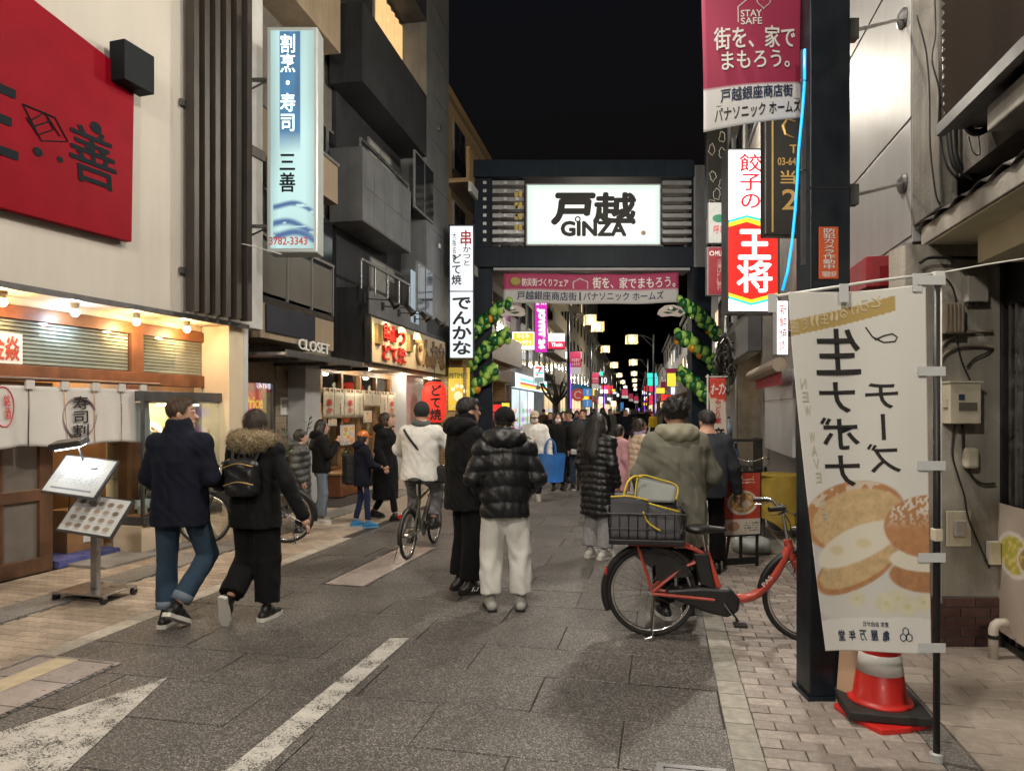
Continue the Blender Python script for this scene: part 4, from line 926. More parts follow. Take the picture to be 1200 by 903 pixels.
# buildings as blocks with storeys, windows and lit shop fronts
M('pane_night', (.02, .022, .026), .12, var=.2, vs=.6, spec=.6); M('pane_lit', (.9, .7, .42), .4, emit=.55, ecol=(1, .72, .4), var=.2, vs=1.2); M('pane_cool', (.7, .85, .9), .4, emit=.5, ecol=(.75, .9, 1), var=.2, vs=1.2)
M('frame_alu', (.16, .16, .165), .5, 0, var=.1); M('frame_dark', (.04, .04, .042), .45, .3, var=.1)
def shop_print(seed, warm=True):
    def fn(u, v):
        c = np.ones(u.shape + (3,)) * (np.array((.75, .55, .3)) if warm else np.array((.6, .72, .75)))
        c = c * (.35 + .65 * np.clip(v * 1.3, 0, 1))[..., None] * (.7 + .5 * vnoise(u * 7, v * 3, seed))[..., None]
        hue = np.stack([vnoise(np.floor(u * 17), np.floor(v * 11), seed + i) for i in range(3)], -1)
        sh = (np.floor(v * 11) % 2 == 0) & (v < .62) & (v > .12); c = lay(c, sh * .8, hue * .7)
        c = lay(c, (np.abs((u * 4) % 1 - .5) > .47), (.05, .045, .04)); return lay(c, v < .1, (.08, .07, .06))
    return fn
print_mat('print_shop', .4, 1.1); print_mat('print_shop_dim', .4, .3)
def block(fr, label, u0, u1, H, wall, ground=3.0, floors=3, cols=3, depth=8, shop='print_shop', warm=True, seed=1, fascia=None, lit=.2, name='shop_house', win=(1.4, 1.5), balc=False, w=0):
    r = fr.root(name, label, 'building', 'buildings lining the far street'); rr = random.Random(seed); L = u1 - u0
    MB().box(u0, u1, -w, depth, ground + .3, H).build('wall', wall, r)
    MB().box(u0, u1, .6 - w, depth, 0, ground + .3).build('shop_wall', wall, r)
    for e in (u0, u1 - .3): MB().box(e, e + .3, -w, .6 - w, 0, ground + .3).build('pier', wall, r)
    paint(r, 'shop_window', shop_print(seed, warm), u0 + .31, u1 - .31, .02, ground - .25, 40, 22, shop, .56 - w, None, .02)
    MB().box(u0 + .05, u1 - .05, -.25 - w, -.002 - w, ground - .25, ground + .45).build('fascia', fascia or 'wall_dark', r, bevel=.02)
    MB().box(u0 - .05, u1 + .05, -.12 - w, .2, H, H + .25).build('parapet', wall, r)
    fh = (H - ground - .5) / floors
    for f in range(floors):
        for c_ in range(cols):
            ww, hh = min(win[0], L / cols * .7), min(win[1], fh * .62); cx = u0 + (c_ + .5) * L / cols; z = ground + .5 + f * fh + fh * .22
            k = MB().box(cx - ww / 2, cx + ww / 2, -.05 - w, -.002 - w, z, z + hh).build('window', 'frame_alu', r)
            pm = rr.choice(['pane_lit', 'pane_cool']) if rr.random() < lit else 'pane_night'
            MB().box(cx - ww / 2 + .06, cx - .03, -.06 - w, -.052 - w, z + .06, z + hh - .06).build('pane', pm, k); MB().box(cx + .03, cx + ww / 2 - .06, -.06 - w, -.052 - w, z + .06, z + hh - .06).build('pane', pm, k)
        if balc: MB().box(u0 + .2, u1 - .2, -.7 - w, -.6 - w, ground + .5 + f * fh, ground + 1.4 + f * fh).build('balcony', wall, r); MB().box(u0 + .2, u1 - .2, -.7 - w, -.003 - w, ground + .38 + f * fh, ground + .5 + f * fh).build('balcony_floor', wall, r)
    return r
uY = lambda fr, Y: (Vector((fr.o.x + (Y - fr.o.y) * (fr.x.x / fr.x.y), Y, 0)) - fr.o).dot(fr.x)
block(C, 'grey tiled corner building with glowing shelves before the gate', uY(C, 17.5), uY(C, 13.0) - .05, 8.5, 'wall_taupe', seed=11, shop='print_shop', lit=0, cols=2)
block(C, 'white tiled building with hanging cables beside the right gate pillar', uY(C, 23), uY(C, 17.55), 9, 'tile_white', seed=12, shop='print_shop_dim', lit=0, cols=2)
Cf = Fr(6.9, 23, .177, False)
rr_lab = ['dark narrow shop house first past the gate on the right', 'dark shop house second past the gate on the right', 'low dark shop house third past the gate on the right', 'dark shop house fourth past the gate on the right', 'dark shop house fifth past the gate on the right', 'distant dark block at the far right end']
Yb = [23.2, 36, 50, 66, 86, 115, 230]
for k in range(6): block(Cf, rr_lab[k], uY(Cf, Yb[k + 1]) + .1, uY(Cf, Yb[k]), [9, 7.5, 7, 8.5, 7, 9][k], 'wall_dark', seed=30 + k, floors=2, cols=4, lit=.12, w=-.4)
# ---------------------------------------------------------------- street furniture near the red bicycle
mn = thing('menu_board', 'red ramen menu board on black stand behind the bicycle handlebar', 'menu board', G(868, 664), R(16))
h0, h1 = .33, 1.02
pm_ = Vector((0, 0, 0))
for x in (-.2, .2): MB().box(x - .012, x + .012, -.012, .012, 0, 1.05).build('leg', 'black', mn)
MB().box(-.015, .015, -.01, .01, .05, .4).build('leg', 'black', mn); MB().box(-.2, .2, -.012, .012, .03, .1).build('cross_bar', 'black', mn)
MB().obox((0, .18, .45), (.012, 0, 0), (0, .012, 0), (0, .1, -.43)).build('leg', 'black', mn)
def menu_fn(u, v):
    c = np.ones(u.shape + (3,)) * np.array((.42, .055, .03)); c = lay(c, v < .26, (.55, .5, .45))
    c = lay(c, ell(u, v, .5, .52, .42, .2, .05), (.62, .57, .5)); q = ell(u, v, .5, .53, .36, .165, .06); c = lay(c, q, (.42, .22, .08)); c = lay(c, q * (vnoise(u * 18, v * 26, 3) > .55), (.6, .48, .26)); c = lay(c, ell(u, v, .34, .6, .13, .08, .2), (.05, .07, .03)); c = lay(c, ell(u, v, .6, .5, .13, .06, .2), (.6, .5, .4))
    c = lay(c, ell(u, v, .25, .14, .17, .075, .1), (.35, .2, .12)); c = lay(c, (vnoise(u * 50, np.floor(v * 40) * 2.2, 6) > .5) * (np.floor(v * 50) % 2) * rct(u, v, .52, .95, .05, .22), (.06, .05, .05))
    return lay(c, (vnoise(u * 30, np.floor(v * 40) * 2.2, 7) > .55) * (np.floor(v * 42) % 2) * rct(u, v, .15, .85, .8, .95), (.75, .7, .6))
MB().box(-.235, .235, -.03, -.012, h0, h1).build('frame', 'black', mn)
paint(mn, 'poster', menu_fn, -.215, .215, h0 + .02, h1 - .02, 60, 100, print_mat('print_paper', .45), -.034, None, .003)
for i, (x, y, l, s) in enumerate(((862, 646, 'flat pale plastic flag weight lying behind the menu board', 1.), (890, 622, 'upright pale plastic flag weight behind the bicycle handlebar', .75))):
    wgt = thing('flag_weight', l, 'flag weight', G(x + 18, y), R(12))
    MB().lathe([(.02, 0), (.2 * s, 0), (.23 * s, .05 * s), (.22 * s, .13 * s), (.16 * s, .17 * s), (.06 * s, .175 * s), (.05 * s, .15 * s), (.02, .15 * s)], (0, 0, 0), 20).build('tank', M('weight_plastic', (.42, .46, .45), .45, var=.1), wgt, smooth=True)
    MB().tube([(-.09 * s, 0, .16 * s), (-.08 * s, 0, .22 * s), (.08 * s, 0, .22 * s), (.09 * s, 0, .16 * s)], .018 * s, 8).build('handle', 'weight_plastic', wgt, smooth=True)
    if i: wgt.rotation_euler = (R(75), 0, R(20)); wgt.location.z = .17
# opening flag by the gate
of = thing('nobori_flag', 'small opening flag with red top and brush lettering before the gate pillar', 'flag', P(830, HYP, 9.5)); of.location.z = 0
ox = of.location.x
def oq(px, py): p = P(px, py, 9.5); return p.x - ox, p.z
u0, zt_ = oq(831, 443); u1, zb_2 = oq(850, 556)
def owarp(x, z, y): return (x + .02 * (zt_ - z), y + .02 * math.sin(x * 8 + z * 2), z)
paint(of, 'cloth', lambda u, v: lay(np.ones(u.shape + (3,)) * np.array((.6, .52, .46)), v > .8 - .04 * u, (.6, .06, .04)), u0, u1, zb_2, zt_, 16, 60, 'print_cloth', 0, owarp, .003)
def ot(s, X0, Y0, X1, Y1, mat, **k): a, z1 = oq(X0, Y0); b, z0 = oq(X1, Y1); txt(of, s, a, z0, b, z1, mat, y=-.008, warp=owarp, **k)
ot('オープン', 832, 449, 849, 462, 'ink_white', bold=.03, shear=.1); ot('やどり家', 836, 468, 844, 496, 'ink_red', vert=True, bold=.02); ot('竜門', 833, 500, 848, 545, 'ink', vert=True, bold=.04)
MB().tube([(u0 - .02, 0, 0), (u0 - .02, 0, zt_ + .05)], .012, 8).build('pole', 'white_plastic', of); MB().tube([(u0 - .05, 0, zt_ + .02), (u1 + .03, 0, zt_ + .02)], .008, 6).build('cross_rod', 'white_plastic', of)
# bundle of cables on the tiled building
cb = thing('cable_bundle', 'tangled black cable bundle hanging beside the right gate pillar', 'cable', P(853, 450, 13.5)); o0 = cb.location; rr = random.Random(9)
for k in range(9):
    cx, cz = 852 + rr.uniform(-6, 6), 425 + rr.uniform(-18, 14); pts = []
    for i in range(13): a_ = i / 12 * 2 * PI * rr.uniform(.9, 1.05); pts.append(P(cx + rr.uniform(6, 11) * math.cos(a_), cz + rr.uniform(14, 26) * math.sin(a_), 13.5 + rr.uniform(-.15, .15)) - o0)
    MB().tube(pts, .022, 5).build('loop', 'wire_black', cb, smooth=True)
MB().tube([P(853, 400, 13.5) - o0, P(853, 340, 13.55) - o0], .02, 5).build('lead', 'wire_black', cb)
# covered cart with yellow cloth, stool and bits in front of the shop
ct = thing('covered_cart', 'low cart covered with a mustard yellow cloth behind the handlebar', 'cart', P(913, HYP, 9.2)); ct.location.z = 0
def drape(u, v):
    a_ = u * 2 * PI; rx = .24 + .09 * v + .05 * math.sin(a_ * 7) * v; top = .82 - (.6 + .08 * math.sin(a_ * 3)) * v; return (rx * math.cos(a_), (.3 + .02 * math.sin(a_ * 5) * v) * math.sin(a_), top)
MB().grid(drape, 48, 8).build('cloth', M('cloth_yellow', (.26, .18, .02), .8, var=.2, vs=6), ct, smooth=True)
m = MB(); m.lathe([(.28, .815), (.25, .84), (.05, .85)], (0, 0, 0), 24); m.build('cloth_top', 'cloth_yellow', ct, smooth=True)
for x in (-.2, .2): MB().tube([(x, 0, 0), (x, 0, .4)], .02, 6).build('leg', 'steel_dark', ct)
bk = thing('storage_shelf', 'dark shelf stacked with bottles and boxes beside the green coat', 'shelf', P(862, HYP, 10.5)); bk.location.z = 0
for z in (.35, .8, 1.2): MB().box(-.35, .35, -.15, .2, z, z + .03).build('shelf_board', 'black', bk)
for x in (-.35, .33): MB().box(x, x + .02, -.15, .2, 0, 1.25).build('side_panel', 'black', bk)
for i, (x, z, c_) in enumerate(((-.2, .83, (.5, .35, .03)), (.0, .83, (.08, .12, .2)), (.15, .38, (.3, .3, .3)), (-.1, 1.23, (.2, .3, .4)))):
    bt_ = thing('bottle', ['yellow bottle on the dark storage shelf', 'navy bottle on the dark storage shelf', 'grey bottle on the lower storage shelf', 'blue bottle on top of the storage shelf'][i], 'bottle', (bk.location.x + x, 10.5, z), 0, 'bottles on the storage shelf')
    MB().lathe([(.05, 0), (.055, .15), (.05, .2), (.02, .26), (.02, .31)], (0, 0, 0), 12).build('glass', M(f'bottle_{"abcd"[i]}', c_, .2), bt_, smooth=True); MB().lathe([(.022, .31), (.022, .335)], (0, 0, 0), 10).build('cap', 'black', bt_)

# ---------------------------------------------------------------- sushi restaurant (frame A: upper wall plane X = -6.5 + .3 Y)
A = Fr(-4.7, 6, .3, True)
M('stucco', (.52, .49, .445), .85, var=.07, vs=.9, bump=.6, bs=120, streak=.06)
M('soffit_cream', (.62, .52, .38), .7, var=.06, bump=.1, bs=100)
M('wood_red', (.20, .075, .03), .45, var=.3, vs=5, streak=.3); M('wood_brown', (.12, .06, .032), .45, var=.3, vs=5, streak=.3)
M('wood_light', (.36, .2, .09), .5, var=.25, vs=4, streak=.25)
M('fin_brown', (.05, .04, .034), .5, .2, var=.2, vs=3, streak=.25); M('slat_cream', (.74, .68, .56), .55, var=.1, rnd=.08); M('void', (.01, .008, .007), .9, var=0)
M('column_pale', (.55, .56, .55), .6, var=.08, streak=.12)
sb = A.root('sushi_restaurant', 'cream stucco sushi restaurant with wooden shop front and brown fins', 'building')
ue = A.u(290); ZS = 2.8
MB().box(-5.5, ue, 0, 6, ZS, 11).build('upper_wall', 'stucco', sb)
MB().box(-5.5, ue + .01, -.025, .0, ZS - .03, ZS + .03).build('drip_edge', 'steel_dark', sb)
MB().box(-5.5, ue - .3, .005, .5, ZS - .012, ZS - .001).build('soffit', 'soffit_cream', sb)
MB().box(-5.5, ue - .3, .5, .62, 2.705, ZS - .012).build('lintel_board', 'soffit_cream', sb)
MB().box(ue - .3, ue, .06, .5, 0, ZS - .012).build('end_post', 'soffit_cream', sb, bevel=.01)
MB().box(ue + .002, ue + .1, .06, .5, 0, ZS).build('corner_column', 'column_pale', sb, bevel=.01); MB().box(ue + .002, ue + .42, .06, .5, ZS + .002, 11).build('corner_column', 'column_pale', sb, bevel=.01)
for z in (5.2, 8.4): MB().box(ue + .002, ue + .44, .03, .06, z, z + .14).build('column_band', 'fin_brown', sb)
w = -.5
def abox(name, l, r, z0, z1, d0, d1, mat, parent=None, bevel=.004): return MB().box(l, r, d0, d1, z0, z1).build(name, mat, parent or sb, bevel=bevel)
uL, uP0, uP1, uR = -2.2, A.u(151, w), A.u(165, w), A.u(241, w)
abox('top_rail', uL, uR, 2.57, 2.70, .46, .56, 'wood_red'); abox('bottom_rail', uL, uR, 1.965, 2.12, .45, .56, 'wood_red')
abox('mullion', uP0, uP1, 2.12, 2.57, .455, .56, 'wood_red'); abox('jamb', uR - .04, uR, 2.12, 2.57, .457, .56, 'wood_red')
abox('transom_back', uL, uR - .04, 2.121, 2.569, .57, .58, 'void')
slm = None
for (a, b) in ((uL, uP0), (uP1, uR - .04)):
    for k in range(11):
        z = 2.135 + k * .0405; abox('slat', a, b, z, z + .031, .515, .54, 'slat_cream', bevel=.003)
    abox('pane', a, b, 2.12, 2.57, .495, .498, 'glass', bevel=0)
paper = [('price_paper', 0, 390, 423, 27, 'white paper with red brush characters pasted on the transom')]
a, b, z0, z1 = A.rect(-14, 387, 424, 27, w + .02)
pn = A.root('window_notice', 'white paper notice with red characters pasted on the transom window', 'notice', u=a, w=-w - 0 if False else .0, z=z0)
pn.location = A.W(a, -.487, z0); MB().box(0, b - a, 0, .003, 0, z1 - z0).build('paper', M('paper', (.7, .71, .7), .7, var=.04), pn); txt(pn, '金焱', .02, .03, b - a - .04, z1 - z0 - .03, M('ink_brick', (.4, .06, .03), .6, var=0), y=-.004, bold=.03)
# door with slats, opening, inner room
uD = A.u(62, w); uO = A.u(143, w); uQ = A.u(161, w); zd = 1.95
dr = abox('door', uL, uD, .0, .16, .5, .55, 'wood_brown'); abox('door_rail', uL, uD, .74, .86, .5, .55, 'wood_brown', dr); abox('door_rail', uL, uD, 1.84, zd, .5, .55, 'wood_brown', dr); abox('door_stile', uD - .15, uD, .16, 1.84, .498, .552, 'wood_brown', dr)
abox('door_pane', uL, uD - .15, .16, 1.84, .535, .54, M('pane_frost', (.16, .14, .125), .35, var=.2, vs=3), dr, bevel=0)
for g in range(4):
    for k in range(4): u = uD - .72 - g * .55 + k * .055; abox('door_slat', u, u + .028, .16, 1.84, .505, .53, 'wood_brown', dr, .003)
abox('post', uO, uQ, 0, 1.965, .42, .56, 'wood_red', bevel=.008); abox('post_foot', uO - .012, uQ + .012, 0, .17, .41, .57, 'concrete', bevel=.004)
abox('inner_floor', uD - 2, uQ, .0, .06, .56, 3., 'concrete', bevel=0)
abox('inner_wall', uD - 2.2, uQ + .3, 0, 2.6, 3., 3.1, 'wood_light', bevel=0); abox('inner_side', uQ - .02, uQ + .02, 0, 2.6, .56, 3, 'wood_light', bevel=0); abox('inner_ceiling', uD - 2.2, uQ, 2.45, 2.5, .58, 3, 'wood_brown', bevel=0)
abox('partition', uD + .02, uO - .1, .06, .95, 2.2, 2.26, 'wood_light'); abox('counter', uD - .2, uO - .3, .78, .84, 1.7, 2.2, 'wood_red'); abox('inner_noren', uD + .3, uO - .2, 1.1, 1.75, 2.0, 2.02, M('cloth_dark', (.02, .025, .04), .8), bevel=0)
abox('low_cabinet', uO - .5, uO - .02, .06, .55, .75, 1.0, 'wood_light'); abox('vent_cover', uO - .3, uO - .12, .16, .36, .74, .75, 'white_plastic')
r = A.root('stool', 'wooden stool with blue seat just inside the open shop door', 'stool', u=uD + .28, w=-1.1, z=.06)
MB().box(-.19, .19, -.15, .15, .42, .47).build('seat', M('seat_blue', (.04, .09, .2), .6), r, bevel=.02)
for x in (-.15, .15):
    for y in (-.11, .11): MB().box(x - .02, x + .02, y - .02, y + .02, 0, .42).build('leg', 'wood_brown', r)
r = A.root('door_mat', 'blue patterned door mat in the open sushi shop doorway', 'mat', u=uD + .05, w=-.6, z=.0); MB().box(0, uO - uD - .1, -.12, .5, .0, .075).build('pile', M('mat_blue', (.07, .08, .24), .9, var=.5, vs=7, bump=.5, bs=200), r)
r = A.root('threshold_slab', 'smooth concrete step slab before the sushi shop door', 'step', u=uD + .15, w=-.42, z=0); MB().box(0, 1.5, -.45, .1, 0, .03).build('slab', 'concrete', r, bevel=.006)
r = A.root('ceiling_lamp', 'warm ceiling lamp inside the sushi restaurant', 'lamp', u=uD + .5, w=-1.6, z=2.2); MB().ball((0, 0, 0), .08).build('globe', M('lit_globe', (1, .8, .55), .3, emit=8, ecol=(1, .75, .45), var=0), r, smooth=True); lamp(r, (0, 0, -.15), 28, (1, .72, .42), .1); MB().tube([(0, 0, .05), (0, 0, .25)], .01, 6).build('stem', 'black', r)  # assumed lamp, added to give the inner room its light
# display window
wd = -.2; uA, uB = A.u(166, wd), A.u(263, wd); zw0 = A.px(166, 606, wd)[1]; zw1 = A.px(175, 470, wd)[1]
dw = abox('display_base', uA, uB, 0, zw0 - .1, .2, .62, 'soffit_cream', bevel=.01)
abox('display_head', uA, uB + .02, zw1, zw1 + .12, .17, .62, 'steel_dark'); abox('display_sill', uA, uB + .02, zw0 - .1, zw0, .17, .62, 'steel_dark')
abox('display_jamb', uB - .06, uB + .02, zw0, zw1, .17, .62, 'steel_dark'); abox('display_jamb', uA, uA + .03, zw0, zw1, .18, .22, 'steel_dark'); abox('display_side_pane', uA + .01, uA + .014, zw0, zw1, .22, .62, 'glass', bevel=0)
abox('display_pane', uA + .03, uB - .06, zw0, zw1, .21, .214, 'glass', bevel=0)
abox('display_back', uA, uB, zw0, zw1, .70, .72, M('display_back', (.62, .5, .3), .6), bevel=0); abox('display_top', uA, uB, zw1 - .02, zw1, .22, .7, 'soffit_cream', bevel=0); abox('display_floor', uA, uB, zw0, zw0 + .02, .22, .7, 'wood_light', bevel=0)
abox('display_shelf', uA + .03, uB - .06, zw0 + .42, zw0 + .435, .4, .68, 'glass', bevel=0); abox('display_shelf', uA + .03, uB - .06, zw0 + .82, zw0 + .835, .45, .68, 'glass', bevel=0)
abox('fill_wall', uQ, uA + 1.8, 0, 1.965, .62, .66, 'soffit_cream', bevel=0) if False else None
M('china', (.6, .62, .6), .25, var=.05); rr = random.Random(8)
pl_m = MB().lathe([(.02, 0), (.1, .0), (.13, .018), (.135, .022), (.1, .01), (.02, .008)], (0, 0, 0), 20).mesh('dish'); pl_m.materials.append(MATS['china']); pl_m.polygons.foreach_set('use_smooth', [True] * len(pl_m.polygons))
labs = ['oval plate of sashimi standing on the top display shelf', 'second sample plate on the top display shelf', 'third sample plate on the top display shelf', 'sample plate with red garnish on the lower display shelf', 'second sample plate on the lower display shelf', 'sample plate on the display window floor']
for k in range(6):
    row = k // 3 if k < 5 else 2; u = uA + .17 + (k % 3) * .34; z = [zw0 + .84, zw0 + .44, zw0 + .02][row]
    r = A.root('sample_plate', labs[k], 'plate', 'sample dishes in the display window', u=u, w=-.5, z=z)
    o = obj('dish', pl_m, None, r); o.location = (0, .02, .125); o.rotation_euler = (R(68), 0, 0)
    for j in range(7):
        a_ = rr.uniform(0, 6.3); q = rr.uniform(0, .07); c_ = rr.choice(['food_red', 'food_orange', 'food_green', 'food_white'])
        M('food_red', (.5, .04, .03), .4); M('food_orange', (.6, .25, .06), .4); M('food_green', (.05, .2, .03), .5); M('food_white', (.7, .66, .6), .4)
        f = MB().ball((0, 0, 0), .03, .022, .015, 8, 6).build('food', c_, r, smooth=True); f.location = (q * math.cos(a_), -.01 - .3 * 0 + .0, .125 + q * math.sin(a_) * .9); f.rotation_euler = (R(68), rr.uniform(0, 3), 0)
for k in range(2):
    r = A.root('sake_bottle', ['brown sake bottle with white label in the display window', 'second sake bottle beside it in the display window'][k], 'bottle', u=uA + .16 + k * .13, w=-.4, z=zw0 + .02)
    MB().lathe([(.045, 0), (.047, .18), (.042, .22), (.018, .3), (.018, .36)], (0, 0, 0), 14).build('glass', M('bottle_brown', (.06, .03, .012), .15), r, smooth=True); MB().lathe([(.048, .05), (.048, .16)], (0, 0, 0), 14).build('label_wrap', 'paper', r)
r = A.root('display_lamp', 'small tube lamp at the top of the display window', 'lamp', u=(uA + uB) / 2, w=-.32, z=zw1 - .04); MB().tube([(-.35, 0, 0), (.35, 0, 0)], .012, 8).build('tube', M('lit_display', (1, .9, .7), .3, emit=14, ecol=(1, .85, .6), var=0), r); lamp(r, (0, .02, -.05), 14, (1, .85, .62), .08)  # lamp assumed from the lit case, added to brighten the dishes
r = A.root('door_sensor', 'small pale box on the wall beside the display window', 'box', u=A.u(155, -.45), w=-.38, z=.42); MB().box(0, .12, -.04, .0, 0, .12).build('case', 'cream_box', r, bevel=.01); MB().tube([(.06, -.02, 0), (.07, -.03, -.2), (.03, -.03, -.38)], .008, 6).build('lead', 'wire_black', r)
# brown vertical fins
fin = None
for k in range(6):
    px = 222 + k * 12.6; u = A.u(px, .12)
    f = MB().box(u, u + .085 + .012 * k / 6, -.19, -.06, ZS + .05, 11).build('fin', 'fin_brown', sb, bevel=.006)
for z in (3.3, 5.3, 7.6):
    MB().box(A.u(222, .12) - .06, A.u(222 + 5 * 12.6, .12) + .1, -.058, -.02, z, z + .07).build('fin_bracket', 'steel_dark', sb)
# red board
rb = A.root('shop_signboard', 'large red lacquer signboard with black brush characters on stucco wall', 'sign')
cor = [(-62, -79), (157.5, 91), (154.5, 283.5), (-62, 227)]; pq = [A.px(x, y, .12) for x, y in cor]
MB().prism(pq[::-1], -.12, -.03).build('board', M('lacquer_red', (.2, .002, .010), .5, var=.12, vs=3, bump=.12, bs=25, spec=.06), rb, bevel=.006)
def rt(s, px0, yt, yb, px1, mat, **k): a, b, z0, z1 = A.rect(px0, yt, yb, px1, .12); txt(rb, s, a, z0, b, z1, mat, y=-.126, **k)
M('ink_slate', (.012, .016, .02), .8, spec=.1, var=0); rt('善', 84, 142, 208, 138, 'ink_slate', bold=.013, shear=-.1); rt('三', -34, 84, 168, 20, 'ink_slate', bold=.035)
m = MB()
def rp(x, y): a, z = A.px(x, y, .12); return Vector((a, -.127, z))
for loop in (((26, 122), (64, 138), (79, 166), (48, 165), (26, 122)), ((34, 142), (52, 132), (62, 152), (44, 158), (34, 142)), ((30, 138), (44, 158)), ((52, 132), (70, 160)), ((40, 148), (58, 142))): m.tube([rp(*e) for e in loop], .007, 5)
m.build('emblem', 'ink_slate', rb); m = MB()
for x, y, s in ((112, 150, .07), (120, 178, .05), (44, 178, .05), (70, 187, .035), (103, 172, .04)): p = rp(x, y); m.ball(p, s, .004, s * .85, 10, 6)
m.build('ink_blot', 'ink_slate', rb)
# wall lamp box
wb_ = A.root('wall_lamp', 'black box lamp on the stucco wall above the red signboard', 'lamp'); a, b, z0, z1 = A.rect(146, 45, 92, 181, .3)
MB().box(a, b, -.3, -.1, z0, z1).build('housing', M('lamp_black', (.010, .013, .016), .6, spec=.1), wb_, bevel=.006); MB().box(a + .1, b - .15, -.1, -.0, z0 + .1, z1 - .1).build('bracket', 'lamp_black', wb_)
# bulbs under the soffit
for px, py, cool, lb in ((3, 350, 0, 'warm bulb under the soffit at the left picture edge'), (88, 364, 1, 'cool white bulb under the soffit above the noren'), (160, 375, 0, 'warm bulb under the soffit above the wooden mullion'), (219, 385, 0, 'warm bulb under the soffit nearest the brown fins')):
    u = A.u(px, -.28); r = A.root('soffit_bulb', lb, 'bulb', 'bulbs under the sushi shop soffit', u=u, w=-.28, z=ZS - .14)
    MB().lathe([(.03, .06), (.045, .128)], (0, 0, 0), 14).build('socket', 'soffit_cream', r)
    MB().ball((0, 0, .03), .042, None, .045, 14, 10).build('globe', M('lit_bulb_cool', (.8, .9, 1), .3, emit=14, ecol=(.75, .86, 1), var=0) if cool else M('lit_bulb_warm', (1, .8, .5), .3, emit=22, ecol=(1, .66, .3), var=0), r, smooth=True)
    lamp(r, (0, 0, -.05), 14 if not cool else 8, (1, .62, .3) if not cool else (.7, .82, 1), .04)
# noren
nr = A.root('noren_curtain', 'white split noren curtain with ink characters at the sushi shop door', 'curtain'); wn_ = -.3; zt_, zb_ = 1.955, 1.30
M('noren_cloth', (.56, .54, .52), .85, var=.06, vs=3); ed = [A.u(p, wn_) for p in (-48, -10, 33, 74, 110, 141, 173)]
MB().tube([(ed[0], .28, zt_ + .02), (ed[-1] + .16, .28, zt_ + .02)], .018, 10).build('rod', 'wood_brown', nr)
def nwarp(x, z, y):
    k = (zt_ - z) / (zt_ - zb_); return (x + .01 * math.sin(7 * z + x) * k, .3 + y + .03 * math.sin(x * 9.5) * k + .018 * math.sin(x * 21 + z * 3) * k - .04 * k, z - .018 * math.sin(x * 6) * k)
for i in range(6):
    g = .006; p_ = MB(); p_.grid(lambda u, v: nwarp(ed[i] + g + (ed[i + 1] - ed[i] - 2 * g) * u, zb_ + (zt_ - .05 - zb_) * v, 0), 14, 18, .004); p_.build('panel', 'noren_cloth', nr, smooth=True)
    for e in (ed[i], ed[i + 1] - .09 if i == 5 else None):
        if e is not None: MB().box(e - .045, e + .045, .268, .292, zt_ - .08, zt_ + .03).build('loop', 'noren_cloth', nr)
def ntx(s, px0, yt, yb, px1, mat, **k): a, b, z0, z1 = A.rect(px0, yt, yb, px1, wn_); txt(nr, s, a, z0, b, z1, mat, y=-.022, warp=nwarp, **k)
ntx('寿司割', 82, 463, 512, 102, 'ink', vert=True, bold=.02); ntx('銘酒', 0, 462, 492, 9, 'ink_red', vert=True, bold=.02)
m = MB(); c0 = A.px(91, 489, wn_); m.tube([nwarp(c0[0] + .215 * math.cos(t_), c0[1] + .205 * math.sin(t_), -.006) for t_ in np.linspace(.4, 6.4, 40)], [.012 + .008 * math.sin(i * .3) for i in range(40)], 4); m.build('ink_ring', M('ink_plum', (.22, .15, .17), .8, var=.2), nr)
m = MB(); c0 = A.px(2, 477, wn_); m.tube([nwarp(c0[0] + .11 * math.sin(t_), c0[1] + .19 * math.cos(t_), -.006) for t_ in np.linspace(0, 6.28, 28)], .006, 4); m.build('ink_oval', 'ink_red', nr)
# menu stand
ms = thing('menu_stand', 'wheeled steel menu stand with two tilted menu panels and reading lamp', 'menu stand', G(112, 700), R(-14))
MB().box(-.27, .27, -.2, .2, .07, .085).build('base_plate', 'metal', ms, bevel=.004)
for x in (-.25, .25):
    for y in (-.17, .17):
        k = MB().tube([(x - .012, y, .035), (x + .012, y, .035)], .035, 12).build('caster', 'black', ms); MB().box(x - .02, x + .02, y - .02, y + .02, .05, .07).build('fork', 'metal', k)
MB().box(-.035, .035, -.025, .025, .085, 1.16).build('post', 'metal', ms, bevel=.006)
def tilt(cx, cz, w2, h2, lab, yaw):
    M('print_menu_white', (1, 1, 1)) if False else None
    e = bpy.data.objects.new('menu_panel', MB().box(-w2, w2, -.012, .012, -h2, h2).mesh('menu_panel')); col.objects.link(e); e.data.materials.append(MATS['steel_dark']); e.parent = ms; e.location = (cx, -.06, cz); e.rotation_euler = (R(-38), R(yaw), 0)
    def fn(u, v):
        c = np.ones(u.shape + (3,)) * np.array((.62, .63, .63)); 
        if lab: c = lay(c, (vnoise(u * 60, np.floor(v * 30) * 2.2, 5) > .5) * (np.floor(v * 30) % 2) * rct(u, v, .1, .92, .25, .85) * .5, (.3, .32, .36)); c = lay(c, rct(u, v, .1, .9, .1, .14), (.2, .22, .28))
        else:
            rr = np.random.default_rng(4)
            for i in range(5):
                for j in range(4): c = lay(c, ell(u, v, .14 + i * .18, .16 + j * .22, .06, .07, .3), rr.uniform(.1, .3) * np.array((1.3, 1, .8))); c = lay(c, rct(u, v, .09 + i * .18, .2 + i * .18, .05 + j * .22, .07 + j * .22) * .6, (.2, .2, .2))
        return c
    paint(e, 'menu_sheet', fn, -w2 + .015, w2 - .015, -h2 + .015, h2 - .015, 70, 46, 'print_paper', -.016); return e
tilt(-.1, 1.08, .29, .2, True, 5); tilt(.06, .74, .29, .19, False, 5)
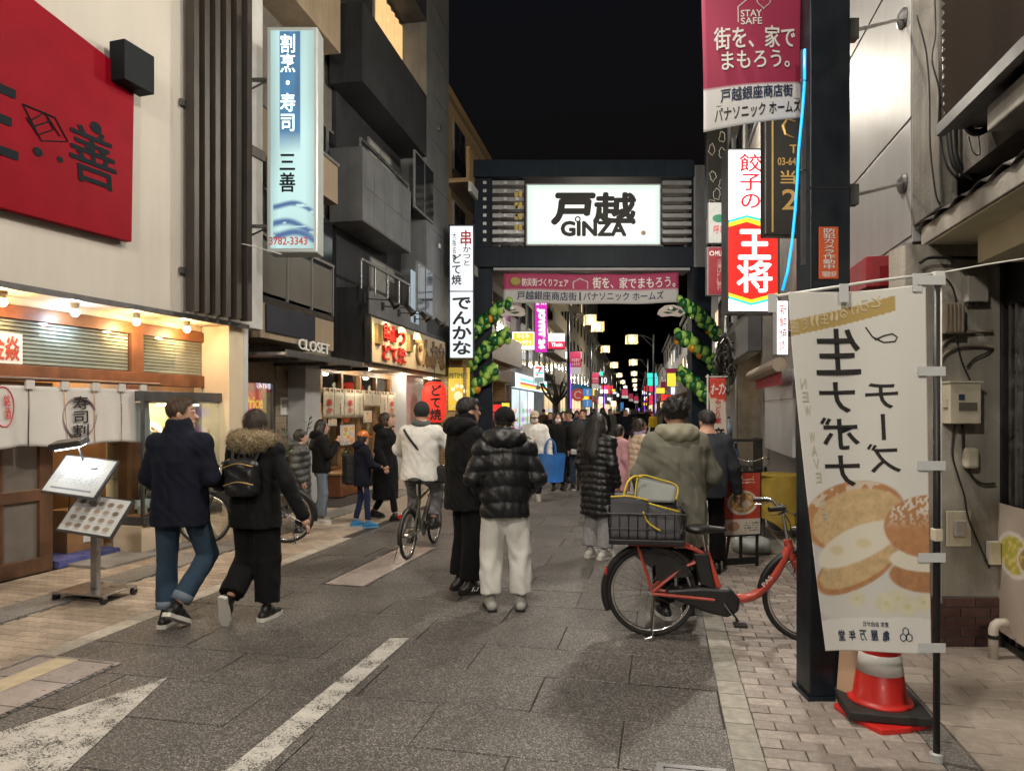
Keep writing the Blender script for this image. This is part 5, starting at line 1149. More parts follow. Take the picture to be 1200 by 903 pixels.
o = MB().box(-.17, .17, -.06, .06, 0, .06).build('lamp_hood', 'steel_dark', ms, bevel=.01); o.location = (-.17, -.1, 1.35); o.rotation_euler = (R(20), R(-8), 0)
o2 = MB().box(-.13, .13, -.045, .045, -.012, -.002).build('lamp_diffuser', M('lit_menu', (.9, .97, 1), .3, emit=6, ecol=(.85, .95, 1), var=0), o)
lamp(o, (0, -.02, -.05), 1.2, (.85, .95, 1), .05)
MB().tube([(-.17, -.02, 1.36), (-.16, .03, 1.2), (-.1, .0, 1.12)], .01, 6).build('lamp_arm', 'steel_dark', ms)
MB().tube([(-.3, .02, 1.2), (-.33, .05, .95), (-.36, .06, .7), (-.42, .1, .62)], .005, 5).build('power_lead', 'wire_black', ms)
# tall lit blade sign
r, q, t, w_, h_ = psign('blade_sign', 'tall lit pale green and blue blade sign of the sushi shop', 'sign', 312, 31, 372, 296, 9.5, .32, M('sign_case', (.42, .46, .46), .4, .3, var=.05), None)
u0, z1 = q(317, 36); u1, z0 = q(368, 291)
def bfn2(u, v):
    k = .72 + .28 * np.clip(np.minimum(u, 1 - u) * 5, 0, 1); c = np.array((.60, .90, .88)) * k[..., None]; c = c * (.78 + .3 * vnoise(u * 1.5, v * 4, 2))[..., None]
    s = rct(u, v, .2, .68, .44, 1.0) * np.clip((v - .44) / .1, 0, 1); c = lay(c, s, np.array((.02, .17, .36)) * (.7 + .6 * vnoise(u * 8, v * 14, 3))[..., None])
    for cv, ph, wd_ in ((.19, .4, .018), (.115, 1.2, .022), (.055, .2, .024)):
        f = cv + .05 * np.sin(u * 3.4 + ph) * (u - .1); b = np.clip(1 - np.abs(v - f) / wd_, 0, 1) * (u > .05) * (vnoise(u * 3, v * 120, 7) > .25); c = lay(c, b * 1.4, (.02, .12, .33))
    return c
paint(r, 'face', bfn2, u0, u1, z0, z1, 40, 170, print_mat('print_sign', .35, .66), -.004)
t('割烹・寿司', 328, 40, 347, 155, M('ink_lit', (.8, .95, .95), .5, emit=.8, ecol=(.8, 1, 1), var=0), vert=True, bold=.018); t('三善', 327, 178, 347, 226, 'ink_slate', vert=True, bold=.03); t('3782-3343', 316, 278, 360, 287, M('ink_phone', (.5, .05, .04), .5, emit=.15, ecol=(.5, .05, .04), var=0), bold=.03)
for y in (88, 262): a = q(312, y); MB().box(a[0] - .5, a[0], .12, .17, a[1] - .02, a[1] + .02).build('bracket', 'steel_dark', r); MB().tube([(a[0] - .45, .14, a[1] - .22), (a[0], .14, a[1])], .014, 6).build('brace', 'steel_dark', r)
cable('overhead_wire', 'thin white wire stretched from the fins to the blade sign', [(250, 280), (290, 287), (330, 298)], 9.3, .006, 'white_plastic', 'wire')

# ---------------------------------------------------------------- clothes shop building (frame B: X = -6.1 + .177 Y)
B = Fr(-6.1 + .177 * 11, 11, .177, True)
M('beige_wall', (.34, .27, .19), .75, var=.12, vs=2, bump=.2, bs=60, streak=.2); M('beige_brick', (.3, .235, .165), .7, var=.2, vs=14, bump=.3, bs=40)
cl = B.root('clothes_shop', 'beige clothes shop building with CLOSET sign and glazed balconies', 'building')
ca, cb_ = B.u(292), B.u(394)
MB().box(ca - .6, cb_, .1, 7, 2.6, 11.5).build('wall', 'wall_taupe', cl)
def bbox(name, l, r, z0, z1, w0, w1, mat, parent, bevel=.006): return MB().box(min(l, r), max(l, r), -max(w0, w1), -min(w0, w1), z0, z1).build(name, mat, parent, bevel=bevel)
def brect(name, pl, yt, yb, pr, w, d, mat, parent, bevel=.006): a, b, z0, z1 = B.rect(pl, yt, yb, pr, w); return bbox(name, a, b, z0, z1, w - d, w, mat, parent, bevel)
uf0, uf1 = B.u(305, .5), B.u(391, .5)
zc0, zc1, zc2 = B.px(391, 405, .5)[1], B.px(391, 372, .5)[1], B.px(391, 314, .5)[1]
bbox('fascia_band', uf0, uf1, zc0 - .1, zc1, -.1, .5, 'beige_wall', cl)
bbox('sign_panel', B.u(312, .52), B.u(369, .52), zc0 + .0, zc1 - .1, .5, .53, M('closet_navy', (.018, .022, .035), .5), cl)
a, b, z0, z1 = B.rect(350, 396, 409, 386, .55); txt(cl, 'CLOSET', a, z0, b, z1, 'ink_white', y=-.56, bold=.01, th=.02)
zk = B.px(391, 421, 1.0)[1]; bbox('canopy', uf0 - .2, uf1 + .1, zk - .05, zk, -.1, 1.0, 'metal', cl); bbox('canopy_edge', uf0 - .2, uf1 + .1, zk - .07, zk + .03, 1.0, 1.03, 'steel_dark', cl)
for k in range(3): MB().box(uf0 + .3 + k, uf0 + .36 + k, -.95, .1, zk - .11, zk - .051).build('canopy_rib', 'steel_dark', cl)
def balcony(parent, l, r, z0, z1, w, n, panel, rail='frame_alu', side=True):
    b_ = bbox('balcony', l, r, z0 - .12, z0, 0.1, w, 'frame_dark', parent)
    for k in range(n):
        u0_ = l + (r - l) * k / n; u1_ = l + (r - l) * (k + 1) / n; bbox('panel', u0_ + .03, u1_ - .03, z0 + .05, z1 - .06, w - .03, w - .015, panel, b_)
        bbox('upright', u0_ - .02, u0_ + .02, z0, z1, w - .045, w, rail, b_)
    bbox('upright', r - .02, r + .02, z0, z1, w - .045, w, rail, b_); bbox('rail', l - .02, r + .02, z1 - .0, z1 + .05, w - .06, w + .01, rail, b_)
    if side: bbox('side_panel', r - .02, r + .0, z0 + .05, z1, .1, w - .05, panel, b_)
    return b_
M('panel_smoke', (.12, .115, .10), .3, var=.15, vs=2)
balcony(cl, uf0, uf1, zc1 + .02, zc2, .5, 3, 'panel_smoke')
bbox('window', B.u(318, .05), B.u(388, .05), zc1 + .1, zc1 + 2.0, .0, .08, 'pane_night', cl); 
z3a, z3b = B.px(396, 240, .5)[1], B.px(396, 196, .5)[1]; bbox('balcony', uf0, B.u(396, .5), z3a, z3b, -.1, .5, 'beige_wall', cl); bbox('balcony_cap', uf0, B.u(396, .5) + .02, z3b, z3b + .06, .3, .53, 'frame_alu', cl)
wv = B.u(345, .1); 
for k in range(3): ww = bbox('window', wv + k * .85, wv + k * .85 + .8, z3b + .02, z3b + 1.1, -.1, -.06, 'frame_alu', cl); bbox('pane', wv + k * .85 + .05, wv + k * .85 + .75, z3b + .07, z3b + 1.05, -.06, -.05, 'pane_night', ww)
z4a = B.px(398, 62, .5)[1]; bbox('balcony', uf0 - 1.2, B.u(399, .5), z4a, z4a + 2.2, -.1, .5, 'beige_wall', cl)
# ground floor of the clothes shop
pq0, pq1 = B.u(322), B.u(342)
bbox('shop_pier', pq0, pq1, 0, zc0 - .3, -.3, .02, 'beige_brick', cl)
m = MB(); [m.box(pq0 - .002, pq1 + .002, -.0205, -.018, k * .12, k * .12 + .008) for k in range(1, 22)]; m.build('mortar_line', 'concrete_dark', cl)
bbox('door_head', ca - .6, pq0, 2.1, zc0 - .3, -.2, .0, 'beige_brick', cl); bbox('dark_recess', pq1, cb_ + .1, 0, zc0 - .1, -.3, -.25, 'wall_dark', cl)
bbox('shop_back', ca - .6, pq0, 0, 2.1, -1.6, -1.5, 'wood_light', cl); bbox('shop_floor', ca - .6, pq0, 0, .05, -1.5, .0, 'wood_light', cl)
a, b, z0, z1 = B.rect(288, 436, 458, 320, -.02); bbox('poster', a, b, z0, z1, -.06, -.05, M('poster_pink', (.5, .06, .09), .4, emit=.5, ecol=(.6, .06, .08), var=.2), cl); txt(cl, '冬にゃお得', a + .35, z0 + .05, b - .04, z1 - .02, M('lit_txt', (.8, .8, .9), .4, emit=1, ecol=(.85, .85, 1), var=0), y=.042, bold=.04)
a, b, z0, z1 = B.rect(288, 456, 500, 312, -.02); bbox('poster', a, b, z0, z1, -.1, -.08, M('poster_red', (.6, .02, .02), .4, emit=.7, ecol=(.7, .02, .02), var=.05), cl)
yl = M('poster_yellow', (.8, .55, .02), .4, emit=.9, ecol=(.9, .6, .02), var=0); a2, b2, z02, z12 = B.rect(291, 464, 478, 311, -.02); txt(cl, 'Price', a2, z02, b2, z12, yl, y=.07, bold=.04); txt(cl, 'down', a2, z02 - .36, b2, z02 - .06, yl, y=.07, bold=.04)
bbox('door_pane', ca - .6, pq0 - .05, .06, 2.1, -.02, -.015, 'glass', cl, 0); bbox('door_frame', pq0 - .06, pq0, 0, 2.1, -.05, .01, 'steel_dark', cl)
r = B.root('ceiling_lamp', 'warm ceiling lamp inside the clothes shop', 'lamp', u=ca + .2, w=-.8, z=2.0); MB().ball((0, 0, 0), .07).build('globe', 'lit_globe', r, smooth=True); lamp(r, (0, 0, -.14), 14, (1, .8, .55), .1); MB().tube([(0, 0, .05), (0, 0, .15)], .01, 6).build('stem', 'black', r)  # lamp assumed inside, added for the shop's glow
r = B.root('wall_notice', 'small white notice on the beige brick pier', 'notice', u=B.u(329, .03), w=.024, z=B.px(330, 486, .03)[1]); MB().box(0, .32, -.004, 0, 0, .3).build('paper', 'paper', r); MB().box(.04, .28, -.006, -.004, .12, .26).build('picture', 'box_grey', r)
pt = B.root('potted_plant', 'leafy potted plant by the dark recess of the clothes shop', 'plant', u=B.u(348, .3), w=.3); MB().lathe([(.12, 0), (.17, .35), (.15, .36)], (0, 0, 0), 14).build('pot', M('pot_grey', (.3, .3, .28), .6), pt); m = MB(); rr = random.Random(3); mt = MB()
for k in range(11):
    a_ = k * 2.4; h_ = rr.uniform(.5, 1.25); tip = Vector((.22 * math.cos(a_), .22 * math.sin(a_), .35 + h_)); mt.tube([(0, 0, .3), tip * .6 + Vector((0, 0, .15)), tip], .006, 5)
    for j in range(9):
        p = Vector((0, 0, .35)).lerp(tip, .35 + .08 * j); d = Vector((rr.uniform(-1, 1), rr.uniform(-1, 1), rr.uniform(-.2, .8))).normalized() * .13; s = d.cross(Vector((0, 0, 1))).normalized() * .03; m.add([p, p + d * .5 + s, p + d, p + d * .5 - s], [(0, 1, 2, 3)])
m.build('foliage', M('leaf_green', (.06, .11, .05), .5, var=.4, vs=9), pt); mt.build('stem', 'leaf_green', pt)

# ---------------------------------------------------------------- dark building with the skewer restaurant
M('tower_black', (.038, .04, .046), .5, spec=.25, var=.25, vs=2, streak=.3); M('tower_grey', (.15, .158, .17), .5, var=.2, vs=2, streak=.25); M('curtain_warm', (.7, .45, .2), .8, emit=.55, ecol=(1, .62, .28), var=.2, vs=5); M('curtain_pale', (.28, .29, .27), .8, var=.15, vs=4)
tw = B.root('dark_apartment_block', 'dark tiled apartment block with stepped balconies above the skewer restaurant', 'building')
d0, d1 = B.u(394) + .01, B.u(526, .7); wf = .7; uF = B.u(425, wf)
bbox('wall', d0, d1, 2.6, 16, -6, 0, 'tower_black', tw)
uS = B.u(500, wf); bbox('front_wall', uS, d1, 3.62, 16, 0, wf, 'tower_grey', tw)
zb3, zp3 = B.px(426, 96, wf)[1], B.px(443, 28, wf)[1]; zb2, zp2 = B.px(423, 257, wf)[1], B.px(419, 158, wf)[1]
bbox('balcony', uF, uS, zb3, zp3, .0, wf, 'tower_black', tw); bbox('balcony', uF, uS - .02, zp3 + 1.9, 16, 0, wf, 'tower_black', tw)
b2_ = bbox('balcony', uF, B.u(481, wf), zb2, zp2 - .12, 0, wf, 'tower_grey', tw)
for k in range(5): u = uF + (B.u(481, wf) - uF) * k / 5; q_ = (B.u(481, wf) - uF) / 5; bbox('panel', u + .01, u + q_ - .01, zb2 + .02, zp2 - .9, wf, wf + .012, 'tower_grey', b2_); bbox('panel', u + .01, u + q_ - .01, zp2 - .88, zp2 - .14, wf, wf + .012, 'tower_grey', b2_)
bbox('rail', uF, B.u(481, wf), zp2, zp2 + .06, wf - .08, wf - .02, 'metal', b2_)
for k in range(4): u = uF + (B.u(481, wf) - uF) * k / 3; bbox('upright', u - .02, u + .02, zp2 - .12, zp2, wf - .07, wf - .03, 'metal', b2_)
# windows
def pwin(pl, yt, yb, pr, w, mat, n=2, parent=tw, d=.05):
    a, b, z0, z1 = B.rect(pl, yt, yb, pr, w); k = bbox('window', a, b, z0, z1, w, w + d, 'frame_alu', parent)
    for i in range(n): q_ = (b - a) / n; bbox('pane', a + i * q_ + .04, a + (i + 1) * q_ - .04, z0 + .05, z1 - .05, w + d, w + d + .008, mat, k)
    return k
k = bbox('window', B.u(436, 0), B.u(494, 0), zp3 - .5, zp3 + 1.88, 0, .04, 'frame_alu', tw)
m = MB(); ua_, ub_ = B.u(437, 0), B.u(488, 0); m.grid(lambda u, v: (ua_ + (ub_ - ua_) * u, -.06 - .02 * math.sin(u * 70), zp3 - .4 + 2.2 * v), 90, 2); m.build('curtain', 'curtain_warm', k, smooth=True)
pwin(484, 175, 243, 506, wf, 'pane_night', 2); pwin(430, 160, 250, 478, 0, 'curtain_pale', 4)
pwin(486, 305, 364, 505, wf, 'pane_night', 2)
k = pwin(432, 300, 352, 480, 0, 'curtain_pale', 3); bbox('wind_screen', B.u(481, wf), B.u(490, wf), 3.75, 5.0, wf, wf + .02, M('screen_blue', (.4, .52, .6), .3, emit=.12, ecol=(.5, .7, 1), var=.1), tw)
# restaurant fascia
zf0, zf1 = 2.6, 4.05
bbox('fascia_box', B.u(433, wf), d1, zf0, zf1 - .45, 0, wf, 'tower_black', tw); bbox('upstand', B.u(433, wf), d1, zf1 - .45, zf1, 0, wf, 'tower_grey', tw)
bbox('balcony_side', d0, B.u(433, wf), zf0 - .15, zf1 + .1, 0, wf * .98, 'tower_black', tw)
bbox('rail', uF, B.u(481, wf), zf1 + .55, zf1 + .6, wf - .06, wf, 'metal', tw)
for k in range(5): u = uF + (B.u(481, wf) - uF) * k / 4; bbox('rail_post', u - .02, u + .02, zf1, zf1 + .55, wf - .05, wf - .01, 'metal', tw)
for j in range(4):
    for i in range(7):
        z = 4.15 + j * 1.5; u = uS + .05 + i * .4
        if u + .38 < d1 and not (3.6 < z < 5.4 and False): pass
for z in (5.2, 6.4, 7.6, 8.8, 10.0, 11.2, 12.4): bbox('panel_joint', B.u(507, wf), d1 - .01, z, z + .015, wf, wf + .004, 'black', tw, 0)
for z in (6.0, 9.2): bbox('wall_vent', B.u(512, wf), B.u(512, wf) + .15, z, z + .15, wf, wf + .08, 'metal', tw, .02)
sgb = B.root('restaurant_signboard', 'long cream signboard with raised red and bronze characters under spotlights', 'sign'); us0, us1 = B.u(434, .8), B.u(522, .8); zs0, zs1 = 2.62, 3.52
bbox('board', us0, us1, zs0, zs1, .72, .8, M('sign_cream', (.6, .5, .34), .55, var=.08), sgb, .01); bbox('end_cap', us0 - .06, us0, zs0 - .04, zs1 + .04, .7, .84, 'black', sgb)
def st(s, f0, f1, g0, g1, mat, **k): L = us1 - us0; txt(sgb, s, us0 + L * f0, zs0 + (zs1 - zs0) * g0, us0 + L * f1, zs0 + (zs1 - zs0) * g1, mat, y=-.86, th=.055, **k)
M('letter_red', (.5, .02, .015), .4, coat=.2); M('letter_bronze', (.2, .13, .06), .45, 0, var=.4, vs=8)
st('串かつ', .11, .36, .52, .95, 'letter_red', bold=.012); st('どて焼', .11, .37, .07, .46, 'letter_red', bold=.012)
st('でんかな', .48, .97, .12, .9, 'letter_bronze', bold=.012)
for f in (.04, .4): L = us1 - us0; bbox('plaque', us0 + L * f, us0 + L * (f + .055), zs0 + .38, zs0 + .78, .8, .87, M('plaque_gold', (.4, .27, .1), .4, .3), sgb)
for k, px in enumerate((462, 482, 499, 515)):
    u = B.u(px, 1.35); r = B.root('spotlight', ['first', 'second', 'third', 'last'][k] + ' black spotlight along the skewer restaurant signboard counted from the street end', 'spotlight', 'spotlights over the restaurant signboard', u=u, w=1.35, z=3.75)
    MB().tube([(0, .1, .05), (0, .62, .1)], .012, 6).build('arm', 'black', r); MB().box(-.04, .04, .6, .65, .02, .18).build('wall_plate', 'black', r)
    o = MB().lathe([(.035, .1), (.05, .05), (.055, -.02), (.085, -.13), (.08, -.135), (.02, -.05)], (0, 0, 0), 14).build('head', 'black', r, smooth=True); o.location = (0, .04, .02); o.rotation_euler = (R(-40), 0, 0)
    lamp(r, (0, .16, -.2), 46, (1, .74, .42), .03, 'SPOT', spot=R(100), rot=(R(45), 0, 0))
r = B.root('security_camera', 'small white camera on the black side of the restaurant fascia', 'camera', u=d0 + .2, w=.5, z=3.4); MB().box(-.16, -.02, -.04, .04, -.05, .03).build('body', 'white_plastic', r, bevel=.015); MB().tube([(-.08, 0, .03), (-.08, .0, .1), (-.0, .0, .1)], .012, 6).build('bracket', 'white_plastic', r)
# restaurant shop front
rs = B.root('skewer_restaurant', 'wooden skewer restaurant front with noren, posters and glowing interior', 'shop front'); e0, e1 = B.u(375, .0), B.u(498, 0)
bbox('soffit', d0 - .5, d1, 2.52, 2.6, -.2, wf - .02, M('soffit_wood', (.45, .36, .26), .6), rs, 0)
for px, nm in ((358, 376),): a = B.u(px, .35); bbox('white_column', a, B.u(nm, .35), 0, 2.52, -.1, .35, M('column_white', (.42, .43, .45), .5, var=.05), rs, .01)
bbox('grey_column', B.u(476, .4), B.u(496, .4), 0, 2.52, -.1, .4, 'column_white', rs, .01)
bbox('frame_top', e0, e1, 2.40, 2.52, -.12, .02, 'wood_light', rs); bbox('frame_mid', e0, e1, 2.02, 2.10, -.12, .02, 'wood_light', rs)
n = 7
for k in range(n + 1): u = e0 + (e1 - e0) * k / n; bbox('stud', u - .05, u + .05, .0, 2.4, -.10, .03, 'wood_light', rs)
for k in range(n): u = e0 + (e1 - e0) * k / n; q_ = (e1 - e0) / n; bbox('transom_pane', u + .05, u + q_ - .05, 2.10, 2.40, -.06, -.05, 'glass_dark', rs, 0); bbox('pane', u + .05, u + q_ - .05, .5, 2.02, -.06, -.05, 'glass', rs, 0); bbox('stall_riser', u + .05, u + q_ - .05, 0, .5, -.08, -.0, 'wood_red', rs)
bbox('inner_floor', e0, e1, 0, .03, -3, -.1, 'wood_light', rs, 0); bbox('inner_ceiling', e0, e1, 2.5, 2.55, -3, -.1, 'wood_light', rs, 0)
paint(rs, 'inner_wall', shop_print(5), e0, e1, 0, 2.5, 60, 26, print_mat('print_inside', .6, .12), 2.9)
for k in range(3): r = B.root('ceiling_lamp', ['warm ceiling lamp inside the skewer restaurant near the white column', 'warm ceiling lamp in the middle of the skewer restaurant', 'warm ceiling lamp inside the skewer restaurant near the grey column'][k], 'lamp', 'ceiling lamps in the skewer restaurant', u=e0 + (e1 - e0) * (k + .5) / 3, w=-1.2, z=2.25); MB().ball((0, 0, 0), .08).build('globe', 'lit_globe', r, smooth=True); lamp(r, (0, 0, -.14), 32, (1, .76, .48), .1); MB().tube([(0, 0, .05), (0, 0, .27)], .01, 6).build('stem', 'black', r)  # assumed lamps, added to light the restaurant interior
for k in range(3): r = B.root('downlight', ['downlight in the restaurant soffit beside the white column', 'downlight in the middle of the restaurant soffit', 'downlight in the restaurant soffit by the red lantern'][k], 'lamp', 'downlights in the restaurant soffit', u=e0 + (e1 - e0) * (k + .6) / 3, w=.42, z=2.5); MB().lathe([(.09, .012), (.09, .0), (.06, 0)], (0, 0, 0), 14).build('trim', 'white_plastic', r); MB().lathe([(.055, -.001), (.055, -.006)], (0, 0, 0), 12).build('lens', M('lit_down', (1, .95, .85), .3, emit=8, ecol=(1, .9, .75), var=0), r); lamp(r, (0, 0, -.05), 20, (1, .86, .66), .06)
n2 = B.root('noren_curtain', 'long row of cream noren flaps at the skewer restaurant', 'curtain'); f0, f1 = B.u(378, .12), B.u(470, .12); MB().tube([(f0 - .1, -.12, 2.07), (f1 + .1, -.12, 2.07)], .015, 8).build('rod', 'wood_light', n2); nf = 9; rr = random.Random(2)
for k in range(nf):
    a = f0 + (f1 - f0) * k / nf; b = f0 + (f1 - f0) * (k + 1) / nf; zb = 1.5 if k not in (4, 5) else 1.74; m = MB(); m.grid(lambda u, v: (a + .01 + (b - a - .02) * u, -.13 + .015 * math.sin(u * 7 + k) * (1 - v), zb + (2.02 - zb) * v), 8, 6, .003); m.build('panel', M('noren_cream', (.52, .47, .36), .85, var=.06), n2, smooth=True)
    for u in (a + .02, (a + b) / 2, b - .08): MB().box(u, u + .06, -.137, -.105, 2.0, 2.09).build('loop', 'noren_cream', n2)
    if k in (0, 2, 7): txt(n2, '串か', a + .12, 1.58, b - .12, 1.88, 'ink_red', y=-.15, vert=True, bold=.03)
    if k in (1, 3, 6, 8): txt(n2, 'でんかな', a + .22, 1.56, b - .22, 1.92, 'ink', y=-.15, vert=True, bold=.02)
for i, (pl, yt, yb, pr, base, lb) in enumerate(((374, 470, 500, 383, (.5, .2, .06), 'narrow orange poster beside the white column'), (398, 497, 523, 416, (.55, .5, .48), 'framed photo menu poster on the skewer restaurant window'), (384, 486, 500, 395, (.6, .6, .58), 'small white poster under the noren flaps'), (456, 470, 500, 472, (.6, .3, .25), 'pink poster beside the grey column'), (458, 500, 530, 470, (.5, .38, .1), 'yellow lit poster beside the long black coat'), (425, 480, 496, 436, (.6, .6, .55), 'second small white poster under the noren flaps'))):
    a, b, z0, z1 = B.rect(pl, yt, yb, pr, .1); r = B.root('poster', lb, 'poster', u=a, w=.1, z=z0); MB().box(0, b - a, 0, .02, 0, z1 - z0).build('board', 'frame_dark', r); paint(r, 'print', food_print(40 + i, base, 8), .02, b - a - .02, .02, z1 - z0 - .02, 30, 36, 'print_paper', -.004)
r = B.root('display_bench', 'low wooden display bench with plants before the skewer restaurant', 'bench', u=B.u(404, .35), w=.3); MB().box(-.5, .9, -.18, .18, .0, .42).build('box', 'wood_red', r, bevel=.01); MB().box(-.55, .95, -.2, .2, .421, .46).build('top', 'wood_light', r, bevel=.005)
pt2 = B.root('potted_plant', 'small green plant on the display bench of the skewer restaurant', 'plant', u=B.u(408, .35), w=.3, z=.46); MB().lathe([(.06, 0), (.09, .14), (.08, .15)], (0, 0, 0), 12).build('pot', 'pot_grey', pt2); m = MB()
for k in range(60): a_ = k * 2.4; p = Vector((.1 * math.cos(a_) * rr.random(), .1 * math.sin(a_) * rr.random(), .15 + .2 * rr.random())); d = Vector((rr.uniform(-1, 1), rr.uniform(-1, 1), rr.uniform(0, 1))).normalized() * .09; s = d.cross(Vector((0, .3, 1))).normalized() * .025; m.add([p, p + d * .5 + s, p + d, p + d * .5 - s], [(0, 1, 2, 3)])
m.build('foliage', 'leaf_green', pt2)
# red paper lantern
ln = thing('paper_lantern', 'big red glowing paper lantern hanging beside the restaurant sign', 'lantern', P(509, 497, 17.6)); H_ = P(0, 445, 17.6).z - ln.location.z; prof = []
for i in range(29):
    t_ = i / 28; prof.append((.30 * (1 - abs(2 * t_ - 1) ** 5 * .45) + .006 * (i % 2), .05 + (H_ - .1) * t_))
M('lit_lantern', (.6, .03, .02), .6, emit=.55, ecol=(.9, .04, .02), var=.25, vs=3); MB().lathe(prof, (0, 0, 0), 28).build('paper_shell', 'lit_lantern', ln, smooth=True)
for z in (.0, H_ - .05): MB().lathe([(.17, z), (.17, z + .05)], (0, 0, 0), 20).build('rim_ring', 'black', ln)
MB().tube([(0, 0, H_), (0, 0, H_ + .3)], .012, 6).build('hook', 'black', ln)
def lwarp(x, z, y): rr_ = .335; a_ = x / rr_; return (rr_ * math.sin(a_), -rr_ * math.cos(a_), z)
txt(ln, 'どて焼', -.08, .1, .22, H_ - .12, 'ink', y=0, vert=True, bold=.04, warp=lwarp)
# tan brick building and its signs beside the gate
m = bpy.data.materials.new('tan_brick'); m.use_nodes = True; MATS['tan_brick'] = m; n_ = m.node_tree.nodes; l_ = m.node_tree.links
br = n_.new('ShaderNodeTexBrick'); br.inputs['Scale'].default_value = 1; br.inputs['Brick Width'].default_value = .24; br.inputs['Row Height'].default_value = .08; br.inputs['Mortar Size'].default_value = .008; br.inputs['Color1'].default_value = (.36, .24, .11, 1); br.inputs['Color2'].default_value = (.29, .19, .085, 1); br.inputs['Mortar'].default_value = (.12, .09, .06, 1)
tc = n_.new('ShaderNodeTexCoord'); sx = n_.new('ShaderNodeSeparateXYZ'); cx_ = n_.new('ShaderNodeCombineXYZ'); ad = n_.new('ShaderNodeMath'); l_.new(tc.outputs['Object'], sx.inputs[0]); l_.new(sx.outputs[0], ad.inputs[0]); l_.new(sx.outputs[1], ad.inputs[1]); l_.new(ad.outputs[0], cx_.inputs[0]); l_.new(sx.outputs[2], cx_.inputs[1]); l_.new(cx_.outputs[0], br.inputs['Vector']); l_.new(br.outputs[0], n_['Principled BSDF'].inputs['Base Color'])
ub0, ub1 = d1 + .05, uY(B, 30)
tb = block(B, 'tan brick apartment building with white banded balconies behind the gate', ub0, ub1, 10.8, 'tan_brick', floors=3, cols=3, seed=51, shop='print_shop_dim', fascia='tan_brick', balc=True, w=.55, lit=0)
for z in (5.6, 7.9): MB().box(ub0, ub1, -1.35, -1.26, z, z + .28).build('white_band', 'column_pale', tb)
MB().box(ub0, ub0 + 1.6, -1.2, .1, 0, 3.3).build('brick_pier', 'tan_brick', tb)
r, q, t, w_, h_ = psign('blade_sign', 'tall white lit blade sign with black brush kana beside the gate', 'sign', 526, 263, 555.5, 421, 19.4, .25, 'frame_dark', None, .01)
u0, z1 = q(527.5, 265); u1, z0 = q(554, 419); paint(r, 'face', lambda u, v: np.ones(u.shape + (3,)) * np.array((.86, .93, 1)) * (.85 + .3 * vnoise(u * 1.2, v * 5, 3))[..., None], u0, u1, z0, z1, 12, 50, 'print_lit', -.004); MB().box(u0, u1, -.012, -.006, *(lambda e: (e, e + .03))(q(0, 342)[1])).build('divider', 'frame_dark', r)
t('串', 540, 270, 552, 288, 'ink_red', bold=.04); t('かつと', 542, 288, 552, 312, 'ink', vert=True, bold=.03); t('大阪名物', 530, 272, 535, 306, 'ink', vert=True, bold=.02); t('どて焼', 529, 297, 541, 334, 'ink', vert=True, bold=.03); t('でんかな', 529, 346, 553, 416, 'ink', vert=True, bold=.05)
r, q, t, w_, h_ = psign('blade_sign', 'yellow pet shop sign with paw print and green lettering', 'sign', 525, 430, 551, 481, 20.2, .12, 'frame_dark', M('sign_yellow', (.6, .42, .03), .4, emit=.25, ecol=(.8, .55, .03), var=.08), .01)
t('PETSMILE', 527, 437, 548, 443, M('ink_green', (.02, .16, .05), .5, var=0), bold=.03); m = MB()
for cx, cz, s in ((537, 464, .13), (531, 456, .06), (535.5, 452, .06), (541, 453, .06), (545, 458, .06)): a = q(cx, cz); m.ball((a[0], -.012, a[1]), s, .006, s * 1.1, 10, 6)
m.build('paw_print', M('paw', (.75, .68, .45), .5, emit=.3, ecol=(.9, .8, .5), var=0), r); t('ペット', 529, 474, 547, 479, 'ink_white')

# ---------------------------------------------------------------- left row beyond the gate
M('wall_mauve', (.2, .15, .17), .6, var=.15, streak=.2); M('wall_stone', (.3, .27, .22), .7, var=.12, streak=.2); M('wall_greyish', (.2, .2, .2), .7, var=.15, streak=.2)
E_('lit_store', (.75, .9, 1), 1.1)
block(B, 'narrow mauve shop house just beyond the tan brick building', uY(B, 30.1), uY(B, 34), 9, 'wall_mauve', floors=3, cols=2, seed=61, lit=.1, fascia='wall_dark')
cs = block(B, 'convenience store building with striped lit fascia beyond the gate', uY(B, 34.1), uY(B, 46), 10, 'wall_greyish', floors=3, cols=5, seed=62, warm=False, fascia='lit_store', lit=.12)
ua_, ub_ = uY(B, 34.1) + .1, uY(B, 46) - .1
for z, mt in ((3.12, 'lit_green'), (2.92, 'lit_red'), (2.8, 'lit_yellow')): MB().box(ua_ + 1.2, ub_, -.262, -.252, z, z + .13).build('fascia_stripe', mt, cs)
block(B, 'stone fronted building with balconies beyond the convenience store', uY(B, 46.1), uY(B, 56), 11.5, 'wall_stone', floors=4, cols=4, seed=63, lit=.12, balc=True)
block(B, 'grey shop building with blue awning further down the left side', uY(B, 56.1), uY(B, 66), 13, 'wall_greyish', floors=4, cols=4, seed=64, lit=.1)
block(B, 'tall pale building with plain front far down the left side', uY(B, 66.1), uY(B, 84), 17, 'wall_stone', floors=5, cols=4, seed=65, lit=.05)
block(B, 'tall dark tower block far down the left side', uY(B, 84.1), uY(B, 110), 22, 'wall_greyish', floors=7, cols=5, seed=66, lit=.05)
block(B, 'long low row of shops at the far left end', uY(B, 110.1), uY(B, 240), 12, 'wall_dark', floors=3, cols=8, seed=67, lit=.15, shop='print_shop')
E_('lit_magenta', (.55, .03, .36), 1.0); E_('lit_gold', (.85, .6, .05), 1.0); E_('lit_pale', (.95, .97, 1), 1.15); E_('lit_crimson', (.7, .02, .06), 1.0)
